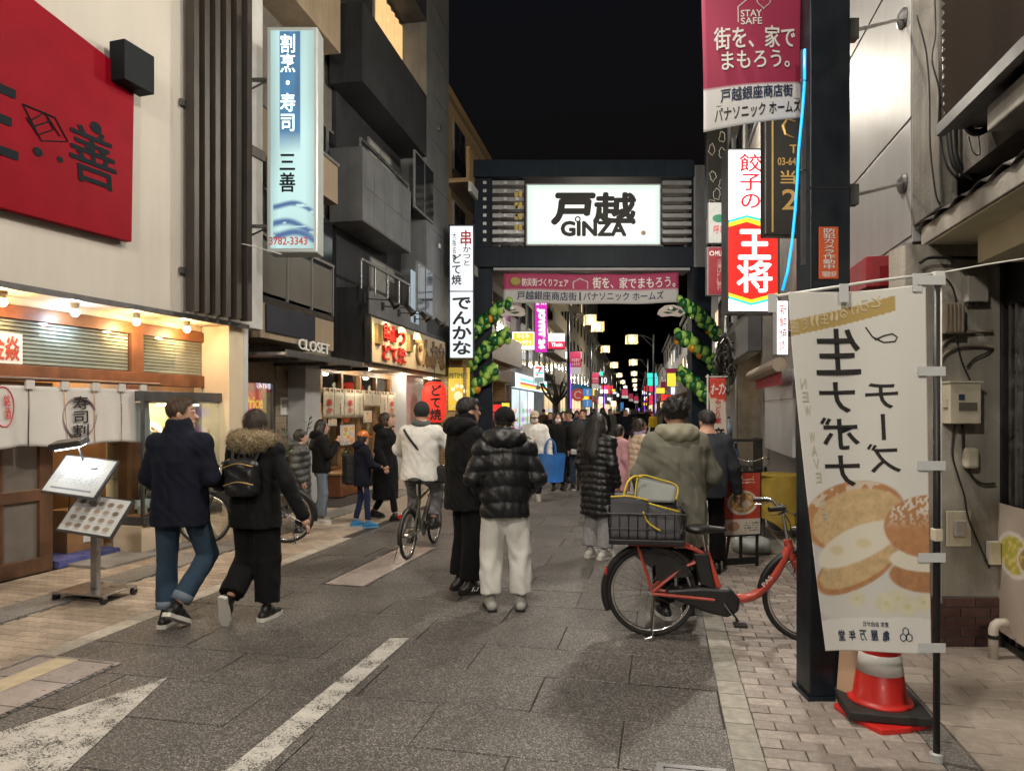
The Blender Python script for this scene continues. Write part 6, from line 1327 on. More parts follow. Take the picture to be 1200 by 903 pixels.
r, q, t, w_, h_ = psign('blade_sign', 'tall magenta lit gym sign with sideways white letters', 'sign', 626.5, 349, 641.5, 413, 37, .4, 'frame_dark', 'lit_magenta', .02)
a, z1 = q(630, 362); b, z0 = q(638, 408)
def side(x, z, y): u = (x - a) / (b - a); v = (z - z0) / (z1 - z0); return (a + (b - a) * v, y, z1 - (z1 - z0) * u)
txt(r, 'JOYFIT 24', a, z0, b, z1, 'lit_pale', y=-.015, bold=.03, warp=side); t('24h', 628, 351, 640, 357, 'lit_pale')
r, q, t, w_, h_ = psign('blade_sign', 'rounded yellow lit sign with white rim beyond the gate', 'sign', 599.5, 388, 627, 410.5, 33, .3, 'frame_dark', 'lit_pale', .03); a, z1 = q(602, 390); b, z0 = q(625, 405); MB().box(a, b, -.014, -.008, z0, z1).build('panel', 'lit_gold', r, bevel=.03); t('コンタクト', 604, 398, 623, 404, 'lit_pale', bold=.02, y=-.02); t('ひとみ', 606, 391, 620, 396, 'lit_pale', y=-.02)
r, q, t, w_, h_ = psign('blade_sign', 'white over red lit sign beside the first lamp pole', 'sign', 642, 390, 662.5, 409, 38, .3, 'frame_dark', 'lit_pale', .02); a, z1 = q(642.6, 400); b, z0 = q(662, 408.6); MB().box(a, b, -.014, -.008, z0, z1).build('panel', 'lit_crimson', r); t('Yhoin', 646, 401, 659, 406, 'lit_pale', bold=.03, y=-.02)
r, q, t, w_, h_ = psign('blade_sign', 'small square lit convenience store sign with red numeral', 'sign', 625, 428, 638, 449, 35, .3, 'frame_dark', 'lit_pale', .02); t('7', 627.5, 430, 635.5, 440, 'lit_red', bold=.06); a, z1 = q(626, 442); b, z0 = q(637, 448); MB().box(a, b, -.014, -.008, z0, z1).build('panel', M('sign_teal', (.3, .5, .5), .5, emit=.3, ecol=(.5, .7, .7)), r); a, z1 = q(627, 436); b, z0 = q(636, 438); MB().box(a, b, -.016, -.012, z0, z1).build('stripe', 'lit_green', r)
r, q, t, w_, h_ = psign('dome_camera', 'pale street camera under the convenience store sign', 'camera', 628, 450, 633, 456, 34.5, .2, None, None); MB().ball((0, 0, .1), .14, .3, .12, 10, 8).build('body', 'white_plastic', r, smooth=True); MB().tube([(0, .0, .2), (0, .0, .4)], .03, 6).build('bracket', 'white_plastic', r)
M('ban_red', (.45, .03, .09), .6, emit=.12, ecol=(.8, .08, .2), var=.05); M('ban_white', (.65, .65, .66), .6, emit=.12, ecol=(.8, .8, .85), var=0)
bl = [(668, 412, 681, 438, 39.5, 'first crimson street banner on the left lamp pole'), (692.5, 437, 703, 455, 58.5, 'second crimson street banner on the left lamp poles'), (728.5, 456, 736, 466.5, 80, 'third crimson street banner on the left, far off'), (743, 464, 748, 472, 104, 'fourth crimson street banner on the left, far off'), (780.5, 432, 794, 453, 51, 'first crimson street banner on the right lamp poles'), (774.5, 447, 783, 462, 76, 'second crimson street banner on the right lamp poles'), (770, 459, 776, 470, 100, 'third crimson street banner on the right, far off'), (737, 461, 742, 470, 92, 'small crimson banner between the far left poles')]
for x0, y0, x1, y1, Y, lb in bl:
    r, q, t, w_, h_ = psign('street_banner', lb, 'banner', x0, y0, x1, y1, Y, .04, None, None, group='crimson banners on lamp poles'); MB().box(-w_ / 2, w_ / 2, 0, .03, h_ * .3, h_).build('cloth', 'ban_red', r); MB().box(-w_ / 2, w_ / 2, 0, .03, 0, h_ * .298).build('cloth_hem', 'ban_white', r)
    MB().tube([(-w_ / 2 - .1, .04, h_), (w_ / 2, .04, h_)], .02, 5).build('rod', 'pole_dark', r)
    if Y < 60: t('街を家で', x0 + 2, y0 + (y1 - y0) * .3, x1 - 2, y0 + (y1 - y0) * .45, 'ink_white', y=-.01); t('まもろう', x0 + 2, y0 + (y1 - y0) * .5, x1 - 2, y0 + (y1 - y0) * .63, 'ink_white', y=-.01)
for k, (y0, lb) in enumerate(((455, 'blue pedestrian sign on the second left pole, upper one'), (468, 'blue pedestrian crossing sign on the second left pole, lower one'))):
    r, q, t, w_, h_ = psign('road_sign', lb, 'road sign', 683, y0, 694, y0 + 9, 44, .05, 'frame_alu', M('sign_blue', (.03, .2, .55), .5, emit=.3, ecol=(.05, .3, .8)), .02); m = MB(); m.ball((0, -.012, h_ * .7), .07, .006, .07, 8, 6); m.obox((0, -.012, h_ * .4), (.05, 0, 0), (0, .004, 0), (0, 0, .12)); m.build('figure', 'ink_white', r); MB().tube([(w_ / 2, .05, -(P(0, y0 + 9, 44).z)), (w_ / 2, .05, h_)], .04, 6).build('post', 'frame_alu', r)
r, q, t, w_, h_ = psign('shop_awning', 'round red sign on a blue and white striped awning beyond the tree', 'awning', 668, 448, 692, 477, 46, .4, None, None)
m = MB(); m.grid(lambda u, v: (-w_ / 2 + w_ * u, .5 * v, h_ * (.55 + .3 * v + .1 * math.sin(PI * u))), 8, 3, .05); m.build('canvas', M('awning_blue', (.05, .18, .34), .6, emit=.06, ecol=(.1, .4, .8)), r); MB().lathe([(.42, -.08), (.42, 0)], (-.15, 0, h_ * .5), 24, 'y').build('disc', M('disc_red', (.4, .03, .03), .5, emit=.2, ecol=(.7, .08, .06)), r); MB().ring((-.15, -.1, h_ * .5), .22, .04, 'y', 18, 6, .5, 5.4).build('disc_mark', 'ink_white', r)
r, q, t, w_, h_ = psign('far_gate', 'distant lit white gate sign across the far end of the street', 'gate', 759, 460.5, 773, 467.5, 165, 1, 'frame_dark', 'lit_pale', .05); t('戸越GINZA', 761, 462, 771, 466, 'ink', bold=.03)
for x in (-w_ / 2 - 2.5, w_ / 2 + 2.5): MB().box(x - .3, x + .3, 0, .6, -r.location.z, h_).build('pillar', 'pole_dark', r)
MB().box(-w_ / 2 - 2.5, w_ / 2 + 2.5, .2, .6, -.6, 0).build('beam', 'pole_dark', r)
r, q, t, w_, h_ = psign('blade_sign', 'small dark sign with white letters far along the left', 'sign', 702, 440, 712, 451, 57, .3, 'frame_dark', 'sign_black', .02); t('10', 705, 442, 711, 449, 'lit_pale', bold=.03)
for k, (x0, y0, x1, y1, Y, mt, lb) in enumerate(((786, 452, 794, 463, 55, 'lit_store', 'small pale cyan lit sign on the far right'), (727, 471, 731, 490, 70, 'sign_blue', 'tall thin blue sign far along the left'), (733, 478, 737, 487, 75, 'lit_pale', 'small bright white sign far along the left'), (705, 478, 709, 500, 60, 'lit_gold', 'narrow golden lit sign far along the left'), (716, 470, 722, 476, 66, 'lit_warm', 'small warm lit sign over a far left shop'), (777, 474, 780, 492, 90, 'lit_violet', 'thin violet lit strip far along the right'), (748, 478, 751, 492, 110, 'lit_violet', 'thin violet lit strip far along the left'), (757, 480, 763, 486, 120, 'sign_blue', 'small blue sign at the far end of the street'), (806, 470, 811, 500, 30, 'print_y', 'yellow upright sign beside the right gate pillar'))):
    if mt == 'print_y': mt = 'sign_yellow'
    r, q, t, w_, h_ = psign('blade_sign', lb, 'sign', x0, y0, x1, y1, Y, .15, 'frame_dark', mt, .02)
rr = random.Random(77)
for k in range(34):
    left = k % 2; Y = 48 + (k // 2) * 6.5; X = (Lx(Y) - rr.uniform(.2, 1.4)) if left else (Rx(Y) + rr.uniform(.3, 1.6)); z = rr.uniform(2.2, 5.2); w2 = rr.uniform(.25, .6); h2 = rr.uniform(.4, 1.1)
    r = thing('shop_sign', 'tiny lit shop sign among the many far down the ' + ('left' if left else 'right') + ' side of the street', 'sign', (X, Y, z), 0, 'tiny lit signs down the ' + ('left' if left else 'right') + ' side'); MB().box(-w2, w2, 0, .2, 0, h2).build('case', 'frame_dark', r); MB().box(-w2 + .04, w2 - .04, -.02, -.002, .04, h2 - .04).build('face', rr.choice(['lit_pale', 'lit_gold', 'lit_store', 'lit_red', 'lit_warm', 'lit_green', 'lit_crimson', 'lit_pale']), r)
# pruned bare tree
tr = thing('street_tree', 'pruned bare street tree in front of the stone building', 'tree', P(650, HYP, 40)); tr.location.z = 0; m = MB(); rr = random.Random(12)
m.tube([(0, 0, 0), (.1, 0, 1.2), (.05, .05, 2.0)], [.2, .16, .15], 8); m.build('trunk', M('bark', (.03, .025, .02), .9, var=.3, vs=6, bump=.5, bs=20), tr, smooth=True); m = MB()
for k in range(9):
    a_ = k * 2.4; p = Vector((.05, .05, 1.9)); d = Vector((math.cos(a_) * .7, math.sin(a_) * .5, .8)).normalized(); pts = [p]
    for j in range(4): p = p + d * rr.uniform(.3, .45); d = (d + Vector((rr.uniform(-.6, .6), rr.uniform(-.4, .4), rr.uniform(-.1, .5)))).normalized(); pts.append(p)
    m.tube(pts, [.09, .075, .06, .06, .07], 6)
    for j in range(3): e = pts[-1] + Vector((rr.uniform(-.4, .4), rr.uniform(-.3, .3), rr.uniform(.1, .5))); m.tube([pts[-1], e], [.03, .01], 4)
m.build('crown', 'bark', tr, smooth=True)
# red shop stall lights near the gate
r, q, t, w_, h_ = psign('shop_stall', 'stall with red and yellow lit panels at the left gate pillar', 'stall', 578, 470, 598, 500, 27, .4, 'frame_dark', None); 
for k, (x0, y0, x1, y1, mt) in enumerate(((578, 474, 587, 482, 'lit_red'), (588, 472, 597, 480, 'lit_gold'), (578, 484, 590, 492, 'lit_crimson'), (591, 483, 598, 494, 'lit_gold'))): a, z1 = q(x0, y0); b, z0 = q(x1, y1); MB().box(a, b, -.02, .0, z0, z1).build('panel', mt, r)
MB().box(-w_ / 2, w_ / 2, 0, .4, -(r.location.z), 0).build('counter', 'wood_dark', r)

# ---------------------------------------------------------------- people: smooth blended volumes turned into one surface per body, garment, hair
class Vol:
    """a field of blended shapes on a grid; mesh() draws its surface as quads"""
    def __init__(s, lo, hi, h):
        s.h = h; s.lo = np.array(lo, float) - 3 * h; n = np.ceil((np.array(hi) + 3 * h - s.lo) / h).astype(int) + 1; s.n = n
        s.ax = [s.lo[i] + h * np.arange(n[i]) for i in range(3)]; s.D = np.full(n, 1., np.float32)
    def _sub(s, lo, hi, pad):
        sl = []
        for i in range(3):
            a = max(0, int((lo[i] - pad - s.lo[i]) / s.h)); b = min(s.n[i], int((hi[i] + pad - s.lo[i]) / s.h) + 2); sl.append(slice(a, max(a, b)))
        X, Y, Z = np.meshgrid(*[s.ax[i][sl[i]] for i in range(3)], indexing='ij', sparse=True); return tuple(sl), X, Y, Z
    def _mix(s, sl, d, k, cut):
        D = s.D[sl]
        if D.size == 0: return
        if cut: s.D[sl] = np.maximum(D, -d)
        elif k <= 0: s.D[sl] = np.minimum(D, d)
        else:
            h = np.clip(.5 + .5 * (D - d) / k, 0, 1); s.D[sl] = D * (1 - h) + d * h - k * h * (1 - h)
    def cap(s, a, b, r0, r1=None, k=.02, fl=(1, 1, 1), cut=False):
        r1 = r0 if r1 is None else r1; a = np.array(a, float); b = np.array(b, float); R_ = max(r0, r1); fl = np.array(fl, float)
        sl, X, Y, Z = s._sub(np.minimum(a, b) - R_, np.maximum(a, b) + R_, k + 3 * s.h); d = b - a; L = max(float((d * d).sum()), 1e-9)
        px, py, pz = X - a[0], Y - a[1], Z - a[2]; t = np.clip((px * d[0] + py * d[1] + pz * d[2]) / L, 0, 1)
        s._mix(sl, np.sqrt(((px - t * d[0]) / fl[0]) ** 2 + ((py - t * d[1]) / fl[1]) ** 2 + ((pz - t * d[2]) / fl[2]) ** 2) - (r0 + (r1 - r0) * t), k, cut); return s
    def ell(s, c, r, k=.02, cut=False, rot=None):
        c = np.array(c, float); r = np.array(r, float); R_ = r.max() if rot is not None else r; sl, X, Y, Z = s._sub(c - R_, c + R_, k + 3 * s.h); x, y, z = X - c[0], Y - c[1], Z - c[2]
        if rot is not None: m = np.array(Matrix.Rotation(rot[0], 3, 'X') @ Matrix.Rotation(rot[1], 3, 'Y') @ Matrix.Rotation(rot[2], 3, 'Z')).T; x, y, z = [m[i, 0] * x + m[i, 1] * y + m[i, 2] * z for i in range(3)]
        q = np.sqrt((x / r[0]) ** 2 + (y / r[1]) ** 2 + (z / r[2]) ** 2); s._mix(sl, (q - 1) * r.min(), k, cut); return s
    def stack(s, rings, k=.02, p=2.3, cut=False):
        """rings (z, cx, cy, rx, ry) from low to high"""
        g = np.array(rings, float); lo = [(g[:, 1] - g[:, 3]).min(), (g[:, 2] - g[:, 4]).min(), g[0, 0]]; hi = [(g[:, 1] + g[:, 3]).max(), (g[:, 2] + g[:, 4]).max(), g[-1, 0]]
        sl, X, Y, Z = s._sub(lo, hi, k + 3 * s.h); z = Z.ravel(); f = lambda i: np.interp(z, g[:, 0], g[:, i]).reshape(Z.shape)
        cx, cy_, rx, ry = f(1), f(2), f(3), f(4); q = (np.abs((X - cx) / rx) ** p + np.abs((Y - cy_) / ry) ** p) ** (1 / p)
        d = (q - 1) * np.minimum(rx, ry); d = np.maximum(d, np.maximum(g[0, 0] - Z, Z - g[-1, 0])); s._mix(sl, d, k, cut); return s
    def wave(s, fn):
        X, Y, Z = np.meshgrid(*s.ax, indexing='ij', sparse=True); s.D = s.D + fn(X, Y, Z).astype(np.float32); return s
    def mesh(s, name):
        D = s.D; ins = D < 0; n = D.shape
        c = np.zeros([x - 1 for x in n], np.int16)
        for i in (0, 1):
            for j in (0, 1):
                for k in (0, 1): c += ins[i:n[0] - 1 + i, j:n[1] - 1 + j, k:n[2] - 1 + k]
        cells = np.argwhere((c > 0) & (c < 8)); idx = np.full(c.shape, -1, np.int32); idx[tuple(cells.T)] = np.arange(len(cells))
        acc = np.zeros((len(cells), 3)); cnt = np.zeros(len(cells))
        for a in range(3):
            o1, o2 = [x for x in range(3) if x != a]
            for i in (0, 1):
                for j in (0, 1):
                    p = cells.copy(); p[:, o1] += i; p[:, o2] += j; q = p.copy(); q[:, a] += 1
                    d0 = D[tuple(p.T)]; d1 = D[tuple(q.T)]; m = (d0 < 0) != (d1 < 0); t = np.where(m, d0 / np.where(m, d0 - d1, 1), 0)
                    v = p.astype(float); v[:, a] += t; acc += v * m[:, None]; cnt += m
        V = s.lo + s.h * acc / cnt[:, None]; F = []
        for a in range(3):
            o1, o2 = (a + 1) % 3, (a + 2) % 3; s0 = [slice(None)] * 3; s1 = [slice(None)] * 3; s0[a] = slice(0, n[a] - 1); s1[a] = slice(1, n[a])
            e = ins[tuple(s0)] != ins[tuple(s1)]; P_ = np.argwhere(e)
            P_ = P_[(P_[:, o1] > 0) & (P_[:, o2] > 0) & (P_[:, o1] < n[o1] - 1) & (P_[:, o2] < n[o2] - 1)]
            if not len(P_): continue
            def at(di, dj): q = P_.copy(); q[:, o1] += di; q[:, o2] += dj; return idx[tuple(q.T)]
            f = np.stack([at(-1, -1), at(0, -1), at(0, 0), at(-1, 0)], 1); fl = ~ins[tuple(P_.T)]; f[fl] = f[fl][:, ::-1]; F.append(f)
        F = np.concatenate(F) if F else np.zeros((0, 4), int); me = bpy.data.meshes.new(name); me.vertices.add(len(V)); me.vertices.foreach_set('co', V.ravel())
        me.loops.add(F.size); me.loops.foreach_set('vertex_index', F.ravel().astype(np.int32)); me.polygons.add(len(F)); me.polygons.foreach_set('loop_start', (np.arange(len(F)) * 4).astype(np.int32))
        me.update(calc_edges=True); me.validate(); me.polygons.foreach_set('use_smooth', [True] * len(F)); return me

def fabric(name, c, rough=.85, bump=.25, bs=260, var=.12, sheen=True, coat=0):
    m = M(name, c, rough, var=var, vs=7, bump=bump, bs=bs, coat=coat, spec=.12); b = m.node_tree.nodes['Principled BSDF']
    if sheen: b.inputs['Sheen Weight'].default_value = .02
    return m
M('skin', (.52, .30, .21), .5, var=.06, vs=9); MATS['skin'].node_tree.nodes['Principled BSDF'].inputs['Subsurface Weight'].default_value = .08
M('hair_black', (.012, .010, .009), .42, var=.3, vs=30, bump=.6, bs=120); M('hair_brown', (.06, .035, .02), .5, var=.3, vs=30, bump=.5, bs=120); M('hair_dark_brown', (.03, .017, .011), .45, var=.3, vs=30, bump=.6, bs=120)
M('eye_white', (.7, .68, .65), .3, var=0); M('lip', (.35, .13, .1), .5, var=0); M('mask_white', (.68, .68, .7), .8, var=.04)
def yawm(a): return np.array(Matrix.Rotation(a, 3, 'Z'))
class Person:
    """local axes: x to the person's right, y forward, z up; s scales the 1.72 m skeleton"""
    def __init__(s, label, X, Y, facing, H=1.72, vox=.012, head=(0, 0), joints=None, group=None, lean=0):
        s.r = thing('person', label, 'person', (X, Y, 0), R(facing), group); s.k = H / 1.72; s.vox = vox; s.head = head
        J = dict(hip=(.09, 0, .92), knee=(.10, .03, .5), ankle=(.10, -.02, .085), sho=(.178, -.005, 1.375), elb=(.235, -.04, 1.13), wri=(.235, .06, .9))
        s.J = {}
        for n, p in J.items(): s.J[n + 'R'] = np.array(p, float); s.J[n + 'L'] = np.array((-p[0], p[1], p[2]), float)
        for n, p in (joints or {}).items(): s.J[n] = np.array(p, float)
        s.lean = lean
        for n in ('shoR', 'shoL'): s.J[n][1] += lean * .5
        s.neck = np.array((0, -.015 + lean * .5, 1.45)); s.hc = np.array((0, .015 + lean * .62, 1.60))
        for n in s.J: s.J[n] = s.J[n] * s.k
        s.neck = s.neck * s.k; s.hc = s.hc * s.k; s.hm = yawm(R(head[0])) @ np.array(Matrix.Rotation(R(head[1]), 3, 'X'))
    def h(s, x, y, z): return s.hc + s.hm @ (np.array((x, y, z)) * s.k)
    def vol(s, lo, hi, f=1): k = s.k; return Vol(np.array(lo) * k, np.array(hi) * k, s.vox * f)
    def box(s):
        P_ = np.array(list(s.J.values()) + [s.hc]); return P_.min(0) / s.k - .3, P_.max(0) / s.k + .3
    def put(s, name, v, mat, sm=True): o = obj(name, v.mesh(name), mat, s.r); return o
    def body(s, hands=True, mask=None, glasses=False, face=True):
        lo, hi = s.box(); v = s.vol(np.minimum(lo, (-.35, -.35, .0)) + np.array((.12, .12, .0)), np.maximum(hi, (.35, .35, 1.75)) - np.array((.12, .12, 0))); k = s.k; J = s.J; h = s.h
        v.ell(s.hc + np.array((0, 0, .012)) * k, np.array((.074, .092, .108)) * k, .01, rot=(R(s.head[1]), 0, R(s.head[0])) if any(s.head) else None)
        v.cap(h(0, .03, -.05), h(0, .05, -.085), .055 * k, .042 * k, .03); v.cap(h(0, -.015, -.06), s.neck - np.array((0, 0, .04)), .052 * k, .058 * k, .02)
        v.cap(h(0, .088, .0), h(0, .108, -.028), .010 * k, .017 * k, .012); v.cap(h(-.028, .078, .022), h(.028, .078, .022), .016 * k, None, .012)
        v.cap(h(-.018, .088, -.062), h(.018, .088, -.062), .01 * k, None, .01)
        for q in (-1, 1): v.ell(h(q * .076, -.005, -.01), np.array((.012, .024, .034)) * k, .008)
        v.cap(s.neck, (0, 0, .95 * k), .09 * k, .1 * k, .04, (1.25, .8, 1))
        for q in 'RL':
            v.cap(J['sho' + q], J['elb' + q], .042 * k, .036 * k); v.cap(J['elb' + q], J['wri' + q], .036 * k, .026 * k); v.cap(s.neck - np.array((0, 0, .06)) * k, J['sho' + q], .05 * k, .045 * k, .03)
            v.cap(J['hip' + q], J['knee' + q], .07 * k, .05 * k); v.cap(J['knee' + q], J['ankle' + q], .048 * k, .032 * k)
            if hands: s.hand(v, q)
        s.put('body', v, 'skin')
        if face:
            for q in (-1, 1):
                MB().ball(h(q * .031, .079, .018), .012 * k, .008 * k, .007 * k, 8, 6).build('eye', 'eye_white', s.r, smooth=True); MB().ball(h(q * .031, .0855, .018), .006 * k, .004 * k, .006 * k, 8, 6).build('iris', 'black', s.r, smooth=True)
                MB().tube([h(q * .016, .09, .038), h(q * .032, .089, .044), h(q * .048, .078, .038)], .0045 * k, 5).build('eyebrow', 'hair_black', s.r)
            MB().tube([h(-.022, .0925, -.062), h(0, .099, -.062), h(.022, .0925, -.062)], [.003 * k, .0065 * k, .003 * k], 6).build('mouth', 'lip', s.r)
        if mask:
            v = s.vol(tuple(s.hc / k - .14), tuple(s.hc / k + .14), .8); v.ell(h(0, .045, -.052), np.array((.072, .066, .058)) * k, .01); s.put('face_mask', v, mask)
        if glasses:
            m = MB()
            for q in (-1, 1): m.tube([h(q * .033 + .026 * math.cos(a), .1, .016 + .019 * math.sin(a)) for a in np.linspace(0, 2 * PI, 13)], .0028 * k, 5); m.tube([h(q * .058, .098, .02), h(q * .08, 0, .015)], .0028 * k, 5)
            m.tube([h(-.008, .103, .02), h(.008, .103, .02)], .0028 * k, 5); m.build('glasses', 'black', s.r)
    def hand(s, v, q):
        k = s.k; w = s.J['wri' + q]; d = w - s.J['elb' + q]; d = d / np.linalg.norm(d); sd = 1 if q == 'R' else -1
        f = np.array((-sd * .3, 1, .0)); f = f - d * (f @ d); f = f / np.linalg.norm(f); n = np.cross(d, f)
        pc = w + d * .055 * k; v.cap(w, pc, .026 * k, .032 * k, .01); v.cap(pc - f * .018 * k, pc + f * .018 * k, .02 * k, None, .01)
        for i, (o, L) in enumerate(((-.03, .05), (-.01, .062), (.01, .067), (.03, .06))):
            b = pc + d * .035 * k + f * o * k; m = b + d * L * .55 * k - n * sd * .006 * k; e = m + d * L * .42 * k + n * sd * -.016 * k; v.cap(b, m, .0095 * k, .009 * k, .006); v.cap(m, e, .009 * k, .008 * k, .004)
        b = w + d * .03 * k + f * .026 * k; m = b + (d * .6 + f * .7) * .035 * k; v.cap(b, m, .012 * k, .011 * k, .008); v.cap(m, m + (d * .9 + f * .1) * .03 * k, .011 * k, .009 * k, .005)
    def top(s, mat, hem=.72, rx=.2, ry=.145, arm=.06, cuff=.05, flare=1.0, puff=0, collar=.0, hood=None, name='jacket', sleeves=True, hoodmat=None, wr=.004, shoulder=1.0, arm_ridge=True, waist=.97):
        k = s.k; J = s.J; lo, hi = s.box(); lo = np.minimum(lo, (-.4, -.35, hem)); v = s.vol((lo[0], lo[1], hem - .02), (hi[0], hi[1], 1.62)); L = s.lean
        z = lambda a: a * k; rg = [(hem, rx * flare, ry * flare * 1.02, 0), (max(hem + .06, .86), rx * flare * .99, ry * flare, 0), (1.05, rx * waist, ry * .98, .15), (1.25, rx * 1.0, ry * 1.02, .33), (1.37, rx * .93 * shoulder, ry * .92, .46), (1.44, rx * .62, ry * .72, .5), (1.475, rx * .42, ry * .55, .5)]
        v.stack([(z(a), 0, L * f * k, b * k, c * k) for a, b, c, f in rg], .02)
        for q in 'RL':
            if not sleeves: break
            sd = 1 if q == 'R' else -1; v.cap(J['sho' + q] - np.array((sd * .06, 0, .02)) * k, J['sho' + q], (arm + .012) * k, (arm + .010) * k, .05)
            v.cap(s.neck + np.array((sd * .03, 0, -.055)) * k, J['sho' + q] + np.array((0, 0, .012)) * k, .085 * k, (arm + .004) * k, .05)
            v.cap(J['sho' + q], J['elb' + q], (arm + .004) * k, arm * k, .03); d = J['wri' + q] - J['elb' + q]; v.cap(J['elb' + q], J['wri' + q] - d * .02, arm * k, cuff * k, .02)
        if collar: v.cap(s.neck + np.array((0, -.005, -.03)) * k, s.neck + np.array((0, .005, collar)) * k, .105 * k, .1 * k, .04); 
        if wr: v.wave(lambda X, Y, Z: wr * 1.5 * (1 - np.abs(np.sin(Z * 9 / k + 6 * np.sin(X * 6 + Z * 2.3) + 5 * Y))) ** 4 + wr * (np.sin(Z * 13 + 9 * np.sin(X * 7 + Z * 3) + 5 * Y) * np.sin(X * 23 + Y * 19 + Z * 5 + 2 * np.sin(Z * 17)) + .4 * np.sin(X * 47 + Z * 33 + Y * 29 + 3 * np.sin(Z * 21 + X * 11))))
        if puff: v.wave(lambda X, Y, Z: .013 * (1 - np.abs(np.sin(PI * (Z / k + .12 * np.abs(X)) / puff)) ** .55) - .006)
        if collar or True:
            pass
        v.cap(s.neck - np.array((0, 0, .0)), s.neck + np.array((0, 0, .2)) * k, .064 * k, .078 * k, 0, cut=True) if collar else None
        o = s.put(name, v, mat)
        if hood: s.hoodie(hoodmat or mat, hood)
        return o
    def hoodie(s, mat, big=1.0, name='hood', fur=False):
        k = s.k; c = s.neck + np.array((0, -.075, .015)) * k; v = s.vol(tuple(c / k - .25), tuple(c / k + .25), .9)
        v.ell(c, np.array((.14 * big, .095 * big, .075 * big)) * k, .02)
        for a in np.linspace(.15, PI - .15, 9): v.cap(s.neck + np.array((.115 * math.cos(a) * big, -.035 - .085 * math.sin(a) * big + .04, .035)) * k, s.neck + np.array((.115 * math.cos(a + .3) * big, -.035 - .085 * math.sin(a + .3) * big + .04, .035)) * k, .042 * big * k, None, .03)
        v.cap(s.neck + np.array((0, .01, -.05)) * k, s.neck + np.array((0, .02, .25)) * k, .066 * k, .078 * k, 0, cut=True)
        v.wave(lambda X, Y, Z: .005 * np.sin(X * 60) * np.sin(Z * 50) + (.008 * np.sin(X * 210 + Y * 90) * np.sin(Z * 190 + Y * 140) if fur else 0)); o = s.put(name, v, mat)
        if fur:
            rr = random.Random(6); m = MB(); vs = o.data.vertices
            for _ in range(3200):
                q = vs[rr.randrange(len(vs))]; n = q.normal; d = (n + Vector((rr.uniform(-.6, .6), rr.uniform(-.6, .6), rr.uniform(-.9, .3)))).normalized() * rr.uniform(.018, .036); t = d.cross(Vector((rr.uniform(-1, 1), rr.uniform(-1, 1), 1))).normalized() * .0022; m.add([q.co - t, q.co + t, q.co + d], [(0, 1, 2)])
            tag(m.build('fur_strands', mat, o), kind='stuff')
        return o
    def legs(s, mat, thigh=.088, knee=.07, hem=.065, zh=.06, waist=1.0, name='trousers', wr=.004, seat=.16, skirt=None):
        k = s.k; J = s.J; lo, hi = s.box(); v = s.vol((min(lo[0], -.3), min(lo[1], -.3), .0), (max(hi[0], .3), max(hi[1], .3), waist + .02))
        v.stack([((.80) * k, 0, 0, seat * k, .115 * k), (.92 * k, 0, -.005 * k, (seat + .008) * k, .125 * k), (waist * k, 0, 0, .15 * k, .11 * k)], .03)
        for q in 'RL':
            v.cap(J['hip' + q], J['knee' + q], thigh * k, knee * k, .03); d = J['ankle' + q] - J['knee' + q]; d = d / np.linalg.norm(d); v.cap(J['knee' + q], J['ankle' + q] - d * (zh - .0) * k, knee * k, hem * k, .012)
            e = J['ankle' + q] - d * zh * k
            sl, X, Y, Z = v._sub(J['ankle' + q] - .2, J['ankle' + q] + .2, 0); pl = (X - e[0]) * d[0] + (Y - e[1]) * d[1] + (Z - e[2]) * d[2]; near = (X - e[0]) ** 2 + (Y - e[1]) ** 2 + (Z - e[2]) ** 2 < .03; v.D[sl] = np.where(near, np.maximum(v.D[sl], pl), v.D[sl])
        if wr: v.wave(lambda X, Y, Z: wr * (.6 * np.sin(X * 46 + 2 * np.sin(Z * 9 + Y * 8) + Y * 37) + .6 * np.sin(Z * 17 + X * 21 + 3 * np.sin(Z * 11 + X * 19)) * np.sin(Y * 23 + Z * 5)))
        return s.put(name, v, mat)
    def shoes(s, mat, sole, stripe=None, size=1.0, pitch=(0, 0), high=0):
        k = s.k
        for i, q in enumerate('RL'):
            a = s.J['ankle' + q]; sd = 1 if q == 'R' else -1; pt = R(pitch[i]); d = np.array((sd * .12, math.cos(pt), math.sin(pt))); d /= np.linalg.norm(d); up = np.array((0, -math.sin(pt), math.cos(pt)))
            heel = a + (-d * .055 - up * .045) * k * size; toe = a + (d * .15 - up * .052) * k * size; mid = a + (d * .05 - up * .03) * k * size
            v = Vol(np.minimum(heel, toe) - .09, np.maximum(heel, toe) + .12, s.vox * .75)
            v.cap(heel, mid, .038 * k * size, .043 * k * size, .01); v.cap(mid, toe, .043 * k * size, .033 * k * size, .02); v.cap(a + (-up * .02 - d * .015) * k, a + up * (.015 + high) * k, .044 * k * size, .042 * k, .02)
            o = s.put('shoe', v, mat); m = MB(); side = np.cross(d, up); pr = [(-.098, .02), (-.09, .036), (-.03, .036), (.06, .045), (.13, .047), (.178, .03), (.192, .0)]; pr = pr + [(x, -y) for x, y in pr[::-1]][1:]
            pts0 = [a + (d * (x + .002) + side * y - up * .086) * k * size for x, y in pr]; pts1 = [p + up * .03 * k for p in pts0]; n = len(pts0)
            m.add(pts0 + pts1, [tuple(range(n - 1, -1, -1)), tuple(range(n, 2 * n))] + [(j, (j + 1) % n, (j + 1) % n + n, j + n) for j in range(n)]); m.build('sole', sole, o)
            if stripe:
                for t in (-.0, .022, .044): m = MB(); [m.obox(a + (d * (.02 + t) + side * e * .042 - up * .035) * k, tuple(d * .004 * k), tuple(side * .004), tuple((up * .016 + d * .008) * k)) for e in (-1, 1)]; m.build('stripe', stripe, o)
